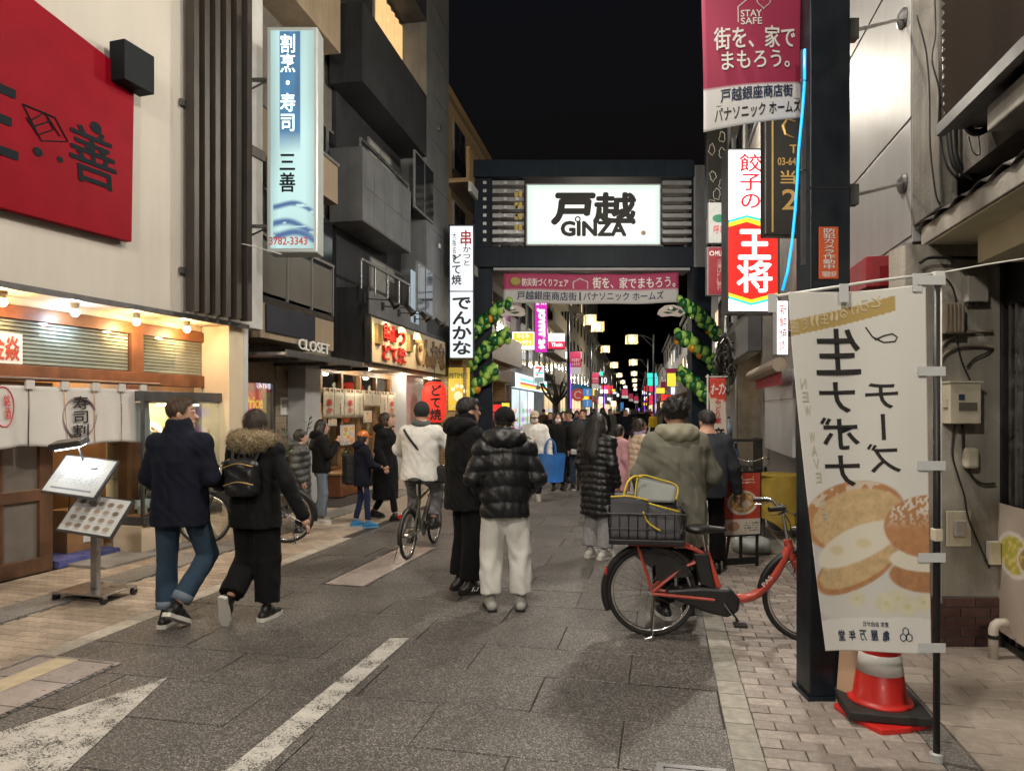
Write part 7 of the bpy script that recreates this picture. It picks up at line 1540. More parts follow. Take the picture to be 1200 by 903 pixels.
    def hair(s, mat='hair_black', style='short', name='hair'):
        k = s.k; h = s.h; lo, hi = s.hc / k - .22, s.hc / k + .22
        if style in ('long', 'pony'): lo = lo - np.array((0, .08, .35))
        v = s.vol(tuple(lo), tuple(hi), .8); rot = (R(s.head[1]), 0, R(s.head[0])) if any(s.head) else None; e = lambda c, r, kk=.02: v.ell(h(*c), np.array(r) * k, kk, rot=rot)
        if style == 'short':
            e((0, -.012, .04), (.084, .098, .092)); e((0, .05, .088), (.062, .045, .034)); v.cap(h(0, .074, .018), h(0, .13, -.1), .075 * k, None, 0, cut=True)
            v.ell(h(0, .09, -.03), np.array((.08, .085, .085)) * k, cut=True)
        elif style == 'curly':
            e((0, -.015, .05), (.1, .11, .1)); rr = np.random.default_rng(3)
            for i in range(60): a = rr.uniform(0, 2 * PI); b = rr.uniform(-.2, 1.4); v.ell(h(.096 * math.cos(a) * math.cos(b), -.015 + .105 * math.sin(a) * math.cos(b), .05 + .098 * math.sin(b)), np.ones(3) * .022 * k, .008)
            v.ell(h(0, .1, -.03), np.array((.08, .085, .085)) * k, cut=True)
        elif style == 'bob':
            e((0, -.015, .03), (.092, .102, .103)); e((0, -.03, -.05), (.092, .075, .09)); v.ell(h(0, .105, -.045), np.array((.07, .085, .095)) * k, cut=True)
        else:
            e((0, -.015, .035), (.09, .102, .1)); e((0, -.045, -.06), (.092, .07, .12))
            if style == 'long': v.cap(h(0, -.075, -.05), s.neck + np.array((0, -.14, -.17)) * k, .085 * k, .075 * k, .05, (1.35, .7, 1)); v.cap(h(.07, .01, -.02), s.neck + np.array((.1, .03, -.1)) * k, .032 * k, .028 * k, .03); v.cap(h(-.07, .01, -.02), s.neck + np.array((-.1, .03, -.1)) * k, .032 * k, .028 * k, .03)
            else: v.cap(h(0, -.1, .0), h(0, -.14, -.1), .036 * k, .04 * k, .02); v.cap(h(0, -.14, -.1), h(0, -.12, -.32), .042 * k, .022 * k, .02)
            v.ell(h(0, .11, -.03), np.array((.066, .085, .11)) * k, cut=True)
        v.wave(lambda X, Y, Z: .0035 * np.sin(X * 160 + Z * 25) * np.sin(Y * 130 + Z * 31)); o = s.put(name, v, mat)
        if s.vox < .0128:
            rr = random.Random(8); m = MB(); vs = o.data.vertices; L = {'long': .12, 'pony': .1, 'bob': .07, 'curly': .03}.get(style, .035); c = Vector(s.hc)
            for _ in range(2600 if style == 'long' else 1900):
                q = vs[rr.randrange(len(vs))]; n = q.normal; g = Vector((0, 0, -1)) if style != 'short' else Vector(s.hm @ np.array((.1, .5, -.35))); t = g - n * g.dot(n)
                d = (t.normalized() + n * rr.uniform(.05, .35) + Vector((rr.uniform(-.25, .25), rr.uniform(-.25, .25), rr.uniform(-.2, .1)))).normalized() * L * rr.uniform(.5, 1.1)
                if style == 'curly': d = (n + Vector((rr.uniform(-1, 1), rr.uniform(-1, 1), rr.uniform(-1, 1)))).normalized() * L
                w_ = d.cross(n).normalized() * .0017 if d.cross(n).length > 1e-4 else Vector((.0017, 0, 0)); m.add([q.co - w_, q.co + w_, q.co + d], [(0, 1, 2)])
            tag(m.build('hair_strands', mat, o), kind='stuff')
        return o
    def cap_hat(s, mat, brim=True, beanie=False, name='cap'):
        k = s.k; v = s.vol(tuple(s.hc / k - .2), tuple(s.hc / k + .24), .8); rot = (R(s.head[1]), 0, R(s.head[0])) if any(s.head) else None
        v.ell(s.h(0, -.008, .045), np.array((.092, .106, .1 if not beanie else .108)) * k, .01, rot=rot)
        b = s.h(0, 0, 0); up = s.hm @ np.array((0, 0, 1)); X, Y, Z = np.meshgrid(*v.ax, indexing='ij', sparse=True); c = s.h(0, 0, .012 if not beanie else -.03); pl = (X - c[0]) * up[0] + (Y - c[1]) * up[1] + (Z - c[2]) * up[2]; v.D = np.maximum(v.D, -pl).astype(np.float32)
        if brim: v.ell(s.h(0, .12, .02), np.array((.075, .075, .012)) * k, .012, rot=rot)
        if beanie: v.wave(lambda X, Y, Z: .003 * np.sin(np.arctan2(Y - s.hc[1], X - s.hc[0]) * 34))
        return s.put(name, v, mat)
    def scarf(s, mat, r=.075, name='scarf'):
        k = s.k; v = s.vol(tuple(s.neck / k - .22), tuple(s.neck / k + .22))
        for a in np.linspace(0, 2 * PI, 14)[:-1]: v.cap(s.neck + np.array((r * math.cos(a), r * math.sin(a) + .005, .035 + .012 * math.sin(2 * a))) * k, s.neck + np.array((r * math.cos(a + .5), r * math.sin(a + .5) + .005, .035 + .012 * math.sin(2 * a + 1))) * k, .038 * k, None, .02)
        return s.put(name, v, mat)
def bag(label, name, cat, parent_pt, rz, mat, w, d, h, strap=None, vox=.012, round_=.04, extra=None):
    r = thing(name, label, cat, parent_pt, rz); v = Vol((-w - .03, -d - .03, -.03), (w + .03, d + .03, h + .03), vox)
    X, Y, Z = np.meshgrid(*v.ax, indexing='ij', sparse=True); q = [np.abs(X) - w + round_, np.abs(Y) - d + round_, np.abs(Z - h / 2) - h / 2 + round_]
    v.D = (np.sqrt(np.maximum(q[0], 0) ** 2 + np.maximum(q[1], 0) ** 2 + np.maximum(q[2], 0) ** 2) + np.minimum(np.maximum(np.maximum(q[0], q[1]), q[2]), 0) - round_ + .006 * np.sin(X * 40 + Z * 23) * np.sin(Z * 37 + Y * 20)).astype(np.float32)
    obj('body', v.mesh('body'), mat, r); return r

# ---------------------------------------------------------------- bicycles (local x forward, z up)
M('tyre', (.015, .015, .015), .7, var=.2, vs=20, bump=.2, bs=120); M('spoke', (.6, .6, .6), .25, 1, var=0); M('paint_coral', (.52, .075, .05), .3, coat=.5, var=.05); M('paint_black', (.015, .015, .017), .3, coat=.4, var=.1); M('paint_olive', (.07, .07, .05), .35, coat=.3, var=.1)
def wheel(b, x, r, sp=True):
    w = MB().ring((x, 0, r), r - .018, .018, 'y', 44, 8, sq=1.05).build('wheel', 'tyre', b, smooth=True)
    MB().ring((x, 0, r), r - .042, .012, 'y', 44, 6).build('rim', 'chrome', w, smooth=True); MB().lathe([(.02, -.045), (.028, -.03), (.018, 0), (.028, .03), (.02, .045)], (x, 0, r), 12, 'y').build('hub', 'chrome', w)
    if sp:
        m = MB()
        for k in range(28):
            a = k * 2 * PI / 28; s = 1 if k % 2 else -1; m.tube([(x + .025 * math.cos(a + s * .9), s * .028, r + .025 * math.sin(a + s * .9)), (x + (r - .045) * math.cos(a), 0, r + (r - .045) * math.sin(a))], .0013, 4, False)
        m.build('spokes', 'spoke', w)
    return w
def smooth_path(pts, n=6):
    q = [Vector(p) for p in pts]; out = []
    for i in range(len(q) - 1):
        p0, p1, p2, p3 = q[max(i - 1, 0)], q[i], q[i + 1], q[min(i + 2, len(q) - 1)]
        for k in range(n): t = k / n; out.append(.5 * ((2 * p1) + (p2 - p0) * t + (2 * p0 - 5 * p1 + 4 * p2 - p3) * t * t + (3 * p1 - p0 - 3 * p2 + p3) * t ** 3))
    return out + [q[-1]]
def wire_basket(b, x0, x1, w, z0, z1, name='basket', mat='black', nx=7):
    bs = MB().box(x0, x1, -w / 2, w / 2, z0, z0 + .012).build(name, mat, b); m = MB()
    for z in (z0 + .02, (z0 + z1) / 2, z1):
        e = .02 * (z - z0) / (z1 - z0); p = [(x0 - e, -w / 2 - e, z), (x1 + e, -w / 2 - e, z), (x1 + e, w / 2 + e, z), (x0 - e, w / 2 + e, z)]
        for i in range(4): m.tube([p[i], p[(i + 1) % 4]], .006 if z == z1 else .0035, 5)
    for i in range(nx + 1):
        x = x0 + (x1 - x0) * i / nx
        for s in (-1, 1): m.tube([(x, s * w / 2, z0), (x, s * (w / 2 + .02), z1)], .003, 4)
    for i in range(6):
        y = -w / 2 + w * i / 5
        for x, e in ((x0, -.02), (x1, .02)): m.tube([(x, y, z0), (x + e, y, z1)], .003, 4)
    m.build('wire', mat, bs); return bs
def saddle(b, x, z):
    v = Vol((x - .17, -.12, z - .06), (x + .17, .12, z + .06), .008); v.ell((x - .06, 0, z), (.09, .09, .035), .03); v.cap((x - .04, 0, z), (x + .13, 0, z), .04, .022, .03, (1, 1, .8)); obj('saddle', v.mesh('saddle'), 'black', b)
def handlebar(b, x, z, w=.27, back=.14, mat='chrome', grip='black'):
    h = MB().tube(smooth_path([(x - back, -w, z + .02), (x - .04, -w * .8, z + .03), (x, -.08, z - .02), (x, 0, z - .03), (x, .08, z - .02), (x - .04, w * .8, z + .03), (x - back, w, z + .02)]), .011, 8).build('handlebar', mat, b, smooth=True)
    for s in (-1, 1):
        MB().tube([(x - back - .01, s * w, z + .02), (x - back + .1, s * w * .9, z + .026)], .018, 8).build('grip', grip, h); MB().tube([(x - back + .12, s * w * .9, z + .01), (x - back + .05, s * w * .97, z - .015), (x - back - .0, s * w, z - .015)], .005, 5).build('brake_lever', 'chrome', h)
def crank(b, x, z, a=.9):
    c = MB().lathe([(.09, -.052), (.09, -.046), (.02, -.046)], (x, 0, z), 20, 'y').build('chainring', 'steel_dark', b)
    for s in (-1, 1):
        e = Vector((x + s * .165 * math.cos(a), -s * 1 * .075, z + s * .165 * math.sin(a))) ; y = -.075 if s < 0 else .075
        e = Vector((x - s * .165 * math.cos(a), y, z - s * .165 * math.sin(a) * -1 * -1)); MB().tube([(x, y * .8, z), (e.x, y, e.z)], .012, 6).build('crank_arm', 'chrome', c); MB().box(e.x - .045, e.x + .045, y + (0 if y > 0 else -.09), y + (.09 if y > 0 else 0), e.z - .012, e.z + .012).build('pedal', 'black', c, bevel=.005)
def fender(b, x, r, a0, a1, mat='black'): MB().ring((x, 0, r), r + .012, .028, 'y', 24, 8, R(a0), R(a1)).build('mudguard', mat, b, smooth=True)

eb = thing('bicycle', 'coral red electric bicycle with rear basket parked by the navy pillar', 'bicycle', (1.03, 5.22, 0), R(-8)); r_ = .33; wbs = 1.12
wheel(eb, 0, r_); wheel(eb, wbs, r_)
MB().tube(smooth_path([(.985, 0, .7), (.95, 0, .62), (.87, 0, .47), (.76, 0, .345), (.66, 0, .305), (.52, 0, .31)]), .033, 10).build('down_tube', 'paint_coral', eb, smooth=True)
MB().tube([(.49, 0, .36), (.40, 0, .63)], .022, 10).build('seat_tube', 'paint_coral', eb); MB().tube([(.965, 0, .74), (1.0, 0, .6)], .03, 10).build('head_tube', 'paint_coral', eb)
for s in (-1, 1):
    MB().tube([(.0, s * .065, .33), (.45, s * .05, .30)], .013, 8).build('chain_stay', 'paint_coral', eb); MB().tube([(.0, s * .065, .34), (.22, s * .04, .52), (.41, s * .015, .60)], .012, 8).build('seat_stay', 'paint_coral', eb)
    MB().tube([(.0, s * .07, .35), (-.1, s * .08, .68)], .01, 8).build('rack_stay', 'paint_coral', eb); MB().tube([(-.16, s * .085, .69), (.22, s * .085, .69), (.3, s * .05, .66), (.40, s * .015, .61)], .011, 8).build('rack_rail', 'paint_coral', eb)
    MB().tube(smooth_path([(1.005, s * .05, .6), (1.05, s * .052, .48), (wbs, s * .055, .33)]), .014, 8).build('fork_blade', 'paint_coral', eb, smooth=True)
    m = MB(); m.grid(lambda u, v: (.0 + (.27 * (1 - v) + .02) * math.cos(R(20 + 105 * u)) + .02, s * .055, .36 + (.31 - .13 * v) * math.sin(R(20 + 105 * u))), 12, 3, .004); m.build('dress_guard', M('guard_smoke', (.03, .03, .03), .3, alpha=.75), eb)
    MB().tube([(.02, s * .07, .31), (.0, s * .12, .03), (-.05, s * .13, .012)], .009, 6).build('stand_leg', 'chrome', eb)
MB().tube([(-.05, -.13, .012), (-.05, .13, .012)], .009, 6).build('stand_foot', 'chrome', eb); MB().box(-.17, -.15, -.085, .085, .68, .7).build('rack_end', 'paint_coral', eb)
MB().prism([(.35, .40), (.46, .37), (.41, .63), (.30, .63)], -.045, .045).build('battery', 'black', eb, bevel=.012); MB().prism([(.1, .36), (.13, .3), (.4, .2), (.54, .17), (.62, .22), (.63, .31), (.56, .38), (.35, .385)], -.06, .05).build('motor_case', 'black', eb, bevel=.02)
crank(eb, .52, .28, -.95); MB().tube([(.40, 0, .62), (.375, 0, .76)], .013, 8).build('seat_post', 'chrome', eb); saddle(eb, .39, .80)
fender(eb, 0, r_, 30, 205); fender(eb, wbs, r_, 25, 175); MB().tube([(.965, 0, .74), (.935, 0, .94)], .013, 8).build('stem', 'chrome', eb); handlebar(eb, .93, .97)
MB().box(-.34, -.32, -.03, .03, .45, .5).build('rear_reflector', M('reflector', (.5, .02, .02), .2, coat=.5), eb, bevel=.006); MB().lathe([(.03, -.03), (.035, .02), (.028, .035)], (1.02, 0, .8), 12, 'x').build('headlight', 'black', eb); MB().lathe([(.022, 0), (.026, .012), (.01, .02)], (.9, -.12, .99), 10).build('bell', 'chrome', eb)
wire_basket(eb, -.3, .22, .36, .71, .93, nx=8); MB().box(-.31, .23, -.19, .19, .705, .745).build('basket_tray', 'black', eb, bevel=.008); wire_basket(eb, 1.08, 1.34, .34, .66, .9)
MB().tube(smooth_path([(.92, -.1, .96), (1.02, -.14, .9), (1.05, -.06, .7), (1.0, -.03, .5)]), .004, 5).build('brake_cable', 'wire_black', eb); MB().tube(smooth_path([(.92, .12, .96), (1.0, .1, .86), (1.03, .04, .7)]), .004, 5).build('brake_cable', 'wire_black', eb)
m = MB(); m.tube([(.905, -.034, .5), (.88, -.034, .46)], .002, 4); txt(eb, 'PAS', .0, .0, .09, .03, 'ink_white', y=-.001).matrix_basis = Matrix.Translation((.80, -.036, .40)) @ Matrix.Rotation(R(-50), 4, 'Y')
# grey bag with yellow piping in the rear basket
gbg = thing('tote_bag', 'open grey bag with yellow piping in the bicycle rear basket', 'bag', eb.location + Vector((-.05, -.02, .745)), R(-8))
M('bag_grey', (.10, .10, .115), .8, var=.15, bump=.2, bs=200); M('bag_pale', (.28, .3, .29), .7, var=.1); M('piping', (.55, .4, .02), .6, var=.1)
def bagwall(name, x0, x1, y0, y1, z1a, z1b, mat, bow=.02):
    m = MB(); m.grid(lambda u, v: (x0 + (x1 - x0) * u + (bow * math.sin(PI * v) if x0 == x1 else 0), y0 + (y1 - y0) * u - (bow * math.sin(PI * u) * v if y0 == y1 else 0), 0 + (z1a + (z1b - z1a) * u) * v), 10, 8, .006); return m.build(name, mat, gbg, smooth=True)
bagwall('front_wall', -.25, .02, -.14, -.14, .30, .28, 'bag_grey'); bagwall('front_flap', .02, .24, -.145, -.12, .25, .2, 'bag_grey', .03); bagwall('back_wall', -.22, .24, .13, .13, .3, .3, 'bag_grey'); bagwall('side_wall', -.25, -.24, -.14, .13, .3, .3, 'bag_grey'); bagwall('side_wall', .24, .24, -.12, .13, .2, .28, 'bag_grey')
m = MB(); m.grid(lambda u, v: (-.07 + .29 * u + .03 * v, .06 + .05 * v, .24 + (.19 - .07 * u) * v), 8, 6, .006); m.build('lid', 'bag_pale', gbg, smooth=True)
for p in ([(-.25, -.145, .3), (-.12, -.165, .31), (.02, -.15, .28)], [(.02, -.15, .26), (.12, -.17, .235), (.24, -.13, .2)], [(-.07, .055, .26), (-.05, .1, .41), (.0, .105, .435), (.1, .105, .41), (.24, .105, .36), (.23, .06, .26)], [(-.02, -.16, .2), (.02, -.17, .12), (.1, -.175, .07)]): MB().tube(smooth_path(p), .007, 6).build('piping', 'piping', gbg, smooth=True)
MB().tube(smooth_path([(-.16, -.15, .3), (-.13, -.13, .4), (-.08, -.05, .44), (-.02, .0, .43)]), .009, 6).build('handle', 'piping', gbg, smooth=True)

def plain_bike(label, X, Y, ang, r=.3, wbs=1.0, paint='paint_black', basket=False, sp=True, hb=.95):
    b = thing('bicycle', label, 'bicycle', (X, Y, 0), R(ang)); wheel(b, 0, r, sp); wheel(b, wbs, r, sp); sx = .33; hx = wbs - .13
    for n, p, q, w in (('seat_tube', (.42, 0, .28), (sx, 0, .68), .016), ('down_tube', (.42, 0, .28), (hx, 0, .66), .02), ('top_tube', (sx + .02, 0, .62), (hx - .01, 0, .72), .015), ('head_tube', (hx - .02, 0, .8), (hx + .02, 0, .62), .02), ('seat_post', (sx, 0, .68), (sx - .03, 0, .84), .012), ('stem', (hx - .02, 0, .8), (hx - .05, 0, hb), .012)): MB().tube([p, q], w, 8).build(n, paint if n not in ('seat_post', 'stem') else 'chrome', b)
    for s in (-1, 1):
        for n, p, q in (('chain_stay', (0, s * .06, r), (.42, s * .03, .28)), ('seat_stay', (0, s * .06, r), (sx, s * .02, .62)), ('fork_blade', (hx + .02, s * .045, .62), (wbs, s * .05, r))): MB().tube([p, q], .01, 6).build(n, paint, b)
    crank(b, .42, .28, .5); saddle(b, sx - .03, .86); handlebar(b, hx - .05, hb + .02, .26, .06); fender(b, 0, r, 40, 190); fender(b, wbs, r, 30, 170)
    MB().tube([(-.05, .06, .3), (-.12, .12, .012)], .008, 5).build('kickstand', 'chrome', b)
    if basket: wire_basket(b, wbs - .05, wbs + .2, .32, .62, .84)
    return b
cb_k = plain_bike('olive small wheeled bicycle ridden by the cyclist in white', -1.16, 7.88, 79, .27, .98, 'paint_olive')
MB().box(-.28, -.26, -.02, .02, .5, .54).build('rear_reflector', 'reflector', cb_k)
bk2 = plain_bike('black parked bicycle with white frame lettering by the display window', -2.82, 8.85, 187, .33, 1.0, 'paint_black'); txt(bk2, 'TE.', .0, .0, .22, .07, 'ink_white', y=.05, mirror=True).matrix_basis = Matrix.Translation((.5, .03, .47)) @ Matrix.Rotation(R(-28), 4, 'Y')
MB().obox((.6, .0, .52), (.25, 0, .13), (0, .028, 0), (-.02, 0, .045)).build('frame_bag', 'black', bk2)
plain_bike('dark parked bicycle leaning by the storage shelf and rolled awning', 2.95, 9.2, 62, .33, 1.05, 'paint_black', True)
cbk = plain_bike('black bicycle with hooded child seat pushed by the man in black', 1.5, 15.6, -97, .3, 1.05, 'paint_black', False, True, 1.0)
v = Vol((.75, -.3, .8), (1.35, .3, 1.5), .02); v.ell((1.05, 0, 1.2), (.2, .22, .25), .02); v.ell((1.05, 0, .95), (.17, .19, .2), .05); obj('child_seat_hood', v.mesh('child_seat_hood'), 'black_matte', cbk); MB().box(.95, 1.2, -.16, .16, .74, .86).build('child_seat_base', 'grey_plastic', cbk, bevel=.03)

# ---------------------------------------------------------------- people
navy = fabric('cloth_navy', (.010, .012, .022)); black = fabric('cloth_black', (.009, .009, .010)); jeans = fabric('denim', (.035, .06, .095), .9, .35, 300); denim_l = fabric('denim_light', (.16, .2, .25), .9, .3, 300); white_f = fabric('cloth_white', (.7, .69, .66), .85); beige_f = fabric('cloth_beige', (.48, .40, .31), .8); grey_f = fabric('cloth_grey', (.10, .105, .11), .85); green_f = fabric('cloth_olive', (.15, .148, .12), .9, .25, 320); pink_f = fabric('cloth_pink', (.48, .27, .31), .85); puffer = M('puffer_black', (.007, .008, .010), .45, var=.2, vs=9, bump=.35, bs=55); puffer_g = M('puffer_grey', (.05, .054, .055), .45, var=.2, vs=9, bump=.3, bs=55); camo = M('camo', (.13, .13, .14), .85, var=.6, vs=14, bump=.2, bs=200); tweed = M('plaid_grey', (.24, .24, .25), .9, var=.2, vs=60, bump=.2, bs=300); fur = M('fur', (.32, .25, .15), .95, var=.5, vs=60, bump=1, bs=160); cream_sole = M('sole_white', (.62, .6, .56), .6, var=.08); white_shoe = M('shoe_white', (.55, .54, .52), .6, var=.08); grey_shoe = M('shoe_grey', (.3, .3, .28), .6, var=.1); red_sole = M('sole_red', (.3, .06, .04), .6)
# man in navy coat, looking to his right
p = Person('man in navy coat and rolled jeans walking away, head turned right', -2.57, 5.46, -6, 1.76, .0105, head=(-68, 2), joints=dict(kneeR=(.15, .13, .52), ankleR=(.03, -.10, .17), kneeL=(-.12, .02, .5), ankleL=(-.11, -.0, .085), elbL=(-.25, -.02, 1.13), wriL=(-.2, .16, .98), elbR=(.25, .0, 1.12), wriR=(.2, .22, 1.05)))
p.body(); p.hair('hair_brown', 'short'); p.top(navy, .77, .205, .16, .066, .058, 1.05, collar=.06, name='coat'); p.legs(jeans, .1, .075, .075, .07); p.shoes('black', cream_sole, pitch=(-28, 0)); 
for q in 'RL': a = p.J['ankle' + q]; d = p.J['knee' + q] - a; d = d / np.linalg.norm(d); MB().tube([a + d * .05, a + d * .11], [.078, .08], 16).build('rolled_cuff', denim_l, p.r, smooth=True)
# woman with fur hood and backpack
p = Person('woman in black with fur trimmed hood and backpack walking beside the navy coat', -2.06, 5.66, -10, 1.67, .0105, head=(-12, 0), joints=dict(kneeL=(-.1, .06, .5), ankleL=(-.1, -.23, .2), kneeR=(.1, .02, .49), ankleR=(.1, 0, .085), elbR=(.31, -.06, 1.13), wriR=(.43, -.02, .86), elbL=(-.24, -.02, 1.13), wriL=(-.26, .15, 1.0)))
p.body(); p.hair('hair_dark_brown', 'bob'); p.top(black, .76, .2, .15, .062, .055, 1.08, name='jacket'); p.hoodie(fur, 1.3, 'fur_hood', True); p.legs(black, .11, .105, .1, .06, seat=.17, wr=.006); p.shoes('black', cream_sole, pitch=(0, -68))
r = bag('small black quilted backpack with gold zips on the woman in black', 'backpack', 'backpack', p.r.location + Vector((-.03, -.2, 1.0)), R(-6), M('quilt_black', (.012, .012, .014), .4, var=.2, bump=.5, bs=40), .135, .07, .3, round_=.06)
for z in (.11, .25): MB().tube(smooth_path([(-.12, -.066, z - .02), (0, -.08, z + .012), (.12, -.066, z - .01)]), .004, 6).build('zip', 'gold', r)
MB().tube(smooth_path([(-.03, 0, .29), (0, -.01, .34), (.03, 0, .29)]), .01, 6).build('handle', 'black', r)
for s in (-1, 1): MB().tube(smooth_path([(s * .09, .03, .28), (s * .12, .1, .4), (s * .14, .2, .42), (s * .15, .3, .3)]), .014, 6).build('strap', 'black', r)
# children and women by the restaurant
p = Person('child in long grey puffer coat standing beside the parked black bicycle', -2.86, 9.5, -80, 1.4, .013); p.body(); p.hair('hair_black', 'bob'); p.top(puffer_g, .42, .2, .17, .075, .065, 1.05, puff=.11, name='coat', hood=1.1); p.legs(black, .07, .06, .06, .05); p.shoes('black', cream_sole)
r = bag('black school rucksack on the child in grey puffer', 'backpack', 'backpack', p.r.location + Vector((-.24, .02, .68)), R(-80), 'black_matte', .13, .07, .34)
for s in (-1, 1): MB().tube(smooth_path([(s * .09, .03, .32), (s * .1, .14, .4), (s * .1, .28, .3)]), .014, 6).build('strap', 'black', r)
p = Person('woman with black hair and light jeans holding her hands to her face', -2.80, 10.35, -78, 1.52, .013, joints=dict(elbR=(.22, .14, 1.14), wriR=(.07, .24, 1.33), elbL=(-.22, .14, 1.14), wriL=(-.07, .24, 1.33))); p.body(); p.hair('hair_black', 'long'); p.top(black, .85, .2, .15, .065, .055, hood=1.1); p.legs(denim_l, .085, .085, .09, .05); p.shoes(white_shoe, cream_sole)
p = Person('child in navy jacket wearing an orange helmet', -2.13, 10.05, -62, 1.36, .013, joints=dict(ankleL=(-.13, -.1, .085), kneeL=(-.12, .0, .5), kneeR=(.12, .05, .5), ankleR=(.13, .06, .085), elbR=(.24, .1, 1.13), wriR=(.12, .25, 1.08), elbL=(-.24, .1, 1.13), wriL=(-.12, .25, 1.08))); p.body(); p.hair('hair_black', 'bob'); p.cap_hat(M('helmet_orange', (.6, .16, .02), .3, coat=.4), True, False, 'helmet'); p.top(navy, .74, .19, .15, .065, .055, 1.05, hood=1.0); p.legs(fabric('cloth_blue_dark', (.02, .03, .07)), .07, .055, .05, .06); p.shoes(fabric('shoe_blue', (.04, .18, .38)), M('sole_blue', (.1, .3, .5), .6))
MB().box(-.03, .03, .145, .15, .8, 1.05).build('zip_panel', fabric('cloth_lilac', (.3, .26, .4)), p.r)
r = bag('large black rucksack on the child with orange helmet', 'backpack', 'backpack', p.r.location + Vector((-.2, .1, .6)), R(-62), 'black_matte', .15, .09, .42)
for s in (-1, 1): MB().tube(smooth_path([(s * .1, .05, .4), (s * .1, .17, .48), (s * .1, .3, .36)]), .016, 6).build('strap', 'black', r)
p = Person('woman in long black coat looking up beside the orange helmet', -1.93, 10.75, -100, 1.62, .013, head=(10, 12), joints=dict(kneeR=(.1, .14, .5), ankleR=(.1, .2, .085), kneeL=(-.1, -.02, .48), ankleL=(-.1, -.24, .1))); p.body(); p.hair('hair_dark_brown', 'bob'); p.top(black, .33, .2, .17, .065, .055, 1.15, name='coat', hood=1.15); p.legs(black, .08, .06, .05, .05); p.shoes('black', 'black')
# cyclist in white
p = Person('cyclist in white jacket and grey beanie riding away from the viewer', -1.07, 8.26, -10, 1.74, .012, lean=.06, joints=dict(hipR=(.09, -.05, .93), hipL=(-.09, -.05, .93), kneeR=(.14, .22, .72), ankleR=(.12, .12, .35), kneeL=(-.14, .2, .62), ankleL=(-.12, .02, .2), elbR=(.35, .16, 1.16), wriR=(.26, .42, 1.05), elbL=(-.33, .18, 1.18), wriL=(-.24, .43, 1.05))); p.body(); p.hair('hair_black', 'short'); p.cap_hat(fabric('knit_grey', (.035, .038, .04), .95), False, True, 'beanie'); p.scarf(grey_f, .07); p.top(white_f, .84, .222, .17, .075, .055, 1.06); p.legs(camo, .1, .08, .07, .07); p.shoes('black', 'black')
r = bag('black shoulder bag slung on the cyclist in white', 'shoulder_bag', 'bag', p.r.location + Vector((.25, -.06, .82)), R(-25), 'black_matte', .13, .06, .2); MB().tube(smooth_path([(-.08, -.04, .19), (-.18, -.17, .36), (-.3, -.22, .52), (-.42, -.14, .62), (-.42, .02, .62)]), .016, 6).build('strap', 'black', r)
# the two men talking in the road
p = Person('man in black jacket with glasses facing his friend in the road', -.42, 6.5, -62, 1.78, .0105, head=(0, 4), joints=dict(elbR=(.26, -.02, 1.14), wriR=(.2, .14, .98), elbL=(-.26, .02, 1.14), wriL=(-.18, .16, .98))); p.body(glasses=True); p.hair('hair_black', 'short'); p.top(black, .74, .225, .175, .075, .065, 1.05, hood=1.25, collar=.08); p.legs(black, .105, .1, .1, .05, seat=.17); p.shoes('black', 'black', 'ink_white')
p = Person('man in glossy black puffer jacket and white trousers with his back turned', -.06, 5.92, 3, 1.68, .0105, head=(-20, 0), joints=dict(kneeR=(.13, .02, .48), ankleR=(.14, -.0, .085), kneeL=(-.12, .03, .48), ankleL=(-.12, .0, .085), elbR=(.275, -.02, 1.13), wriR=(.18, .16, .98), elbL=(-.275, -.02, 1.13), wriL=(-.18, .16, .98))); p.body(); p.hair('hair_black', 'short'); p.cap_hat(black, True, False, 'cap'); p.top(puffer, .80, .215, .17, .08, .066, .98, puff=.135, hood=1.2, collar=.06); p.legs(white_f, .102, .1, .088, .055, seat=.17, wr=.008); p.shoes(grey_shoe, 'black', 'black', 1.1)
# people further along the left of the road
p = Person('woman in cream jacket and cap carrying a big blue tote', .42, 13.1, 176, 1.63, .015, joints=dict(kneeL=(-.09, .12, .5), ankleL=(-.08, .16, .085), kneeR=(.09, -.02, .46), ankleR=(.08, -.25, .14), elbL=(-.27, .05, 1.1), wriL=(-.3, .12, .88), elbR=(.25, .08, 1.1), wriR=(.08, .2, 1.15))); p.body(mask='mask_white'); p.hair('hair_dark_brown', 'bob'); p.cap_hat(beige_f, True, False, 'cap'); p.top(white_f, .72, .22, .17, .075, .06, 1.05); p.legs(navy, .08, .065, .06, .05); p.shoes(white_shoe, cream_sole)
r = thing('tote_bag', 'large bright blue tote bag carried by the woman in cream', 'bag', (.72, 12.9, .35), R(8)); m = MB(); m.grid(lambda u, v: ((.27 - .05 * (1 - v)) * math.cos(2 * PI * u), .13 * math.sin(2 * PI * u) * (1 - .2 * v), .5 * v + .02 * math.sin(4 * PI * u) * v), 28, 8); m.build('body', M('tote_blue', (.02, .13, .42), .5, var=.2, vs=5, bump=.3, bs=20), r, smooth=True); MB().lathe([(.01, 0), (.2, .0), (.22, .01)], (0, 0, 0), 20).build('base', 'tote_blue', r)
for y in (-.08, .08): MB().tube(smooth_path([(-.12, y, .48), (-.1, y * .6, .68), (-.02, 0, .78), (.06, y * .6, .68), (.08, y, .48)]), .012, 6).build('handle', 'tote_blue', r)
p = Person('woman in black with white mask behind the blue tote', .95, 14.6, 180, 1.6, .017); p.body(mask='mask_white'); p.hair('hair_black', 'long'); p.top(black, .6, .2, .16, .065, .055, 1.05, name='coat'); p.legs(black, .08, .06, .06, .05); p.shoes('black', 'black')
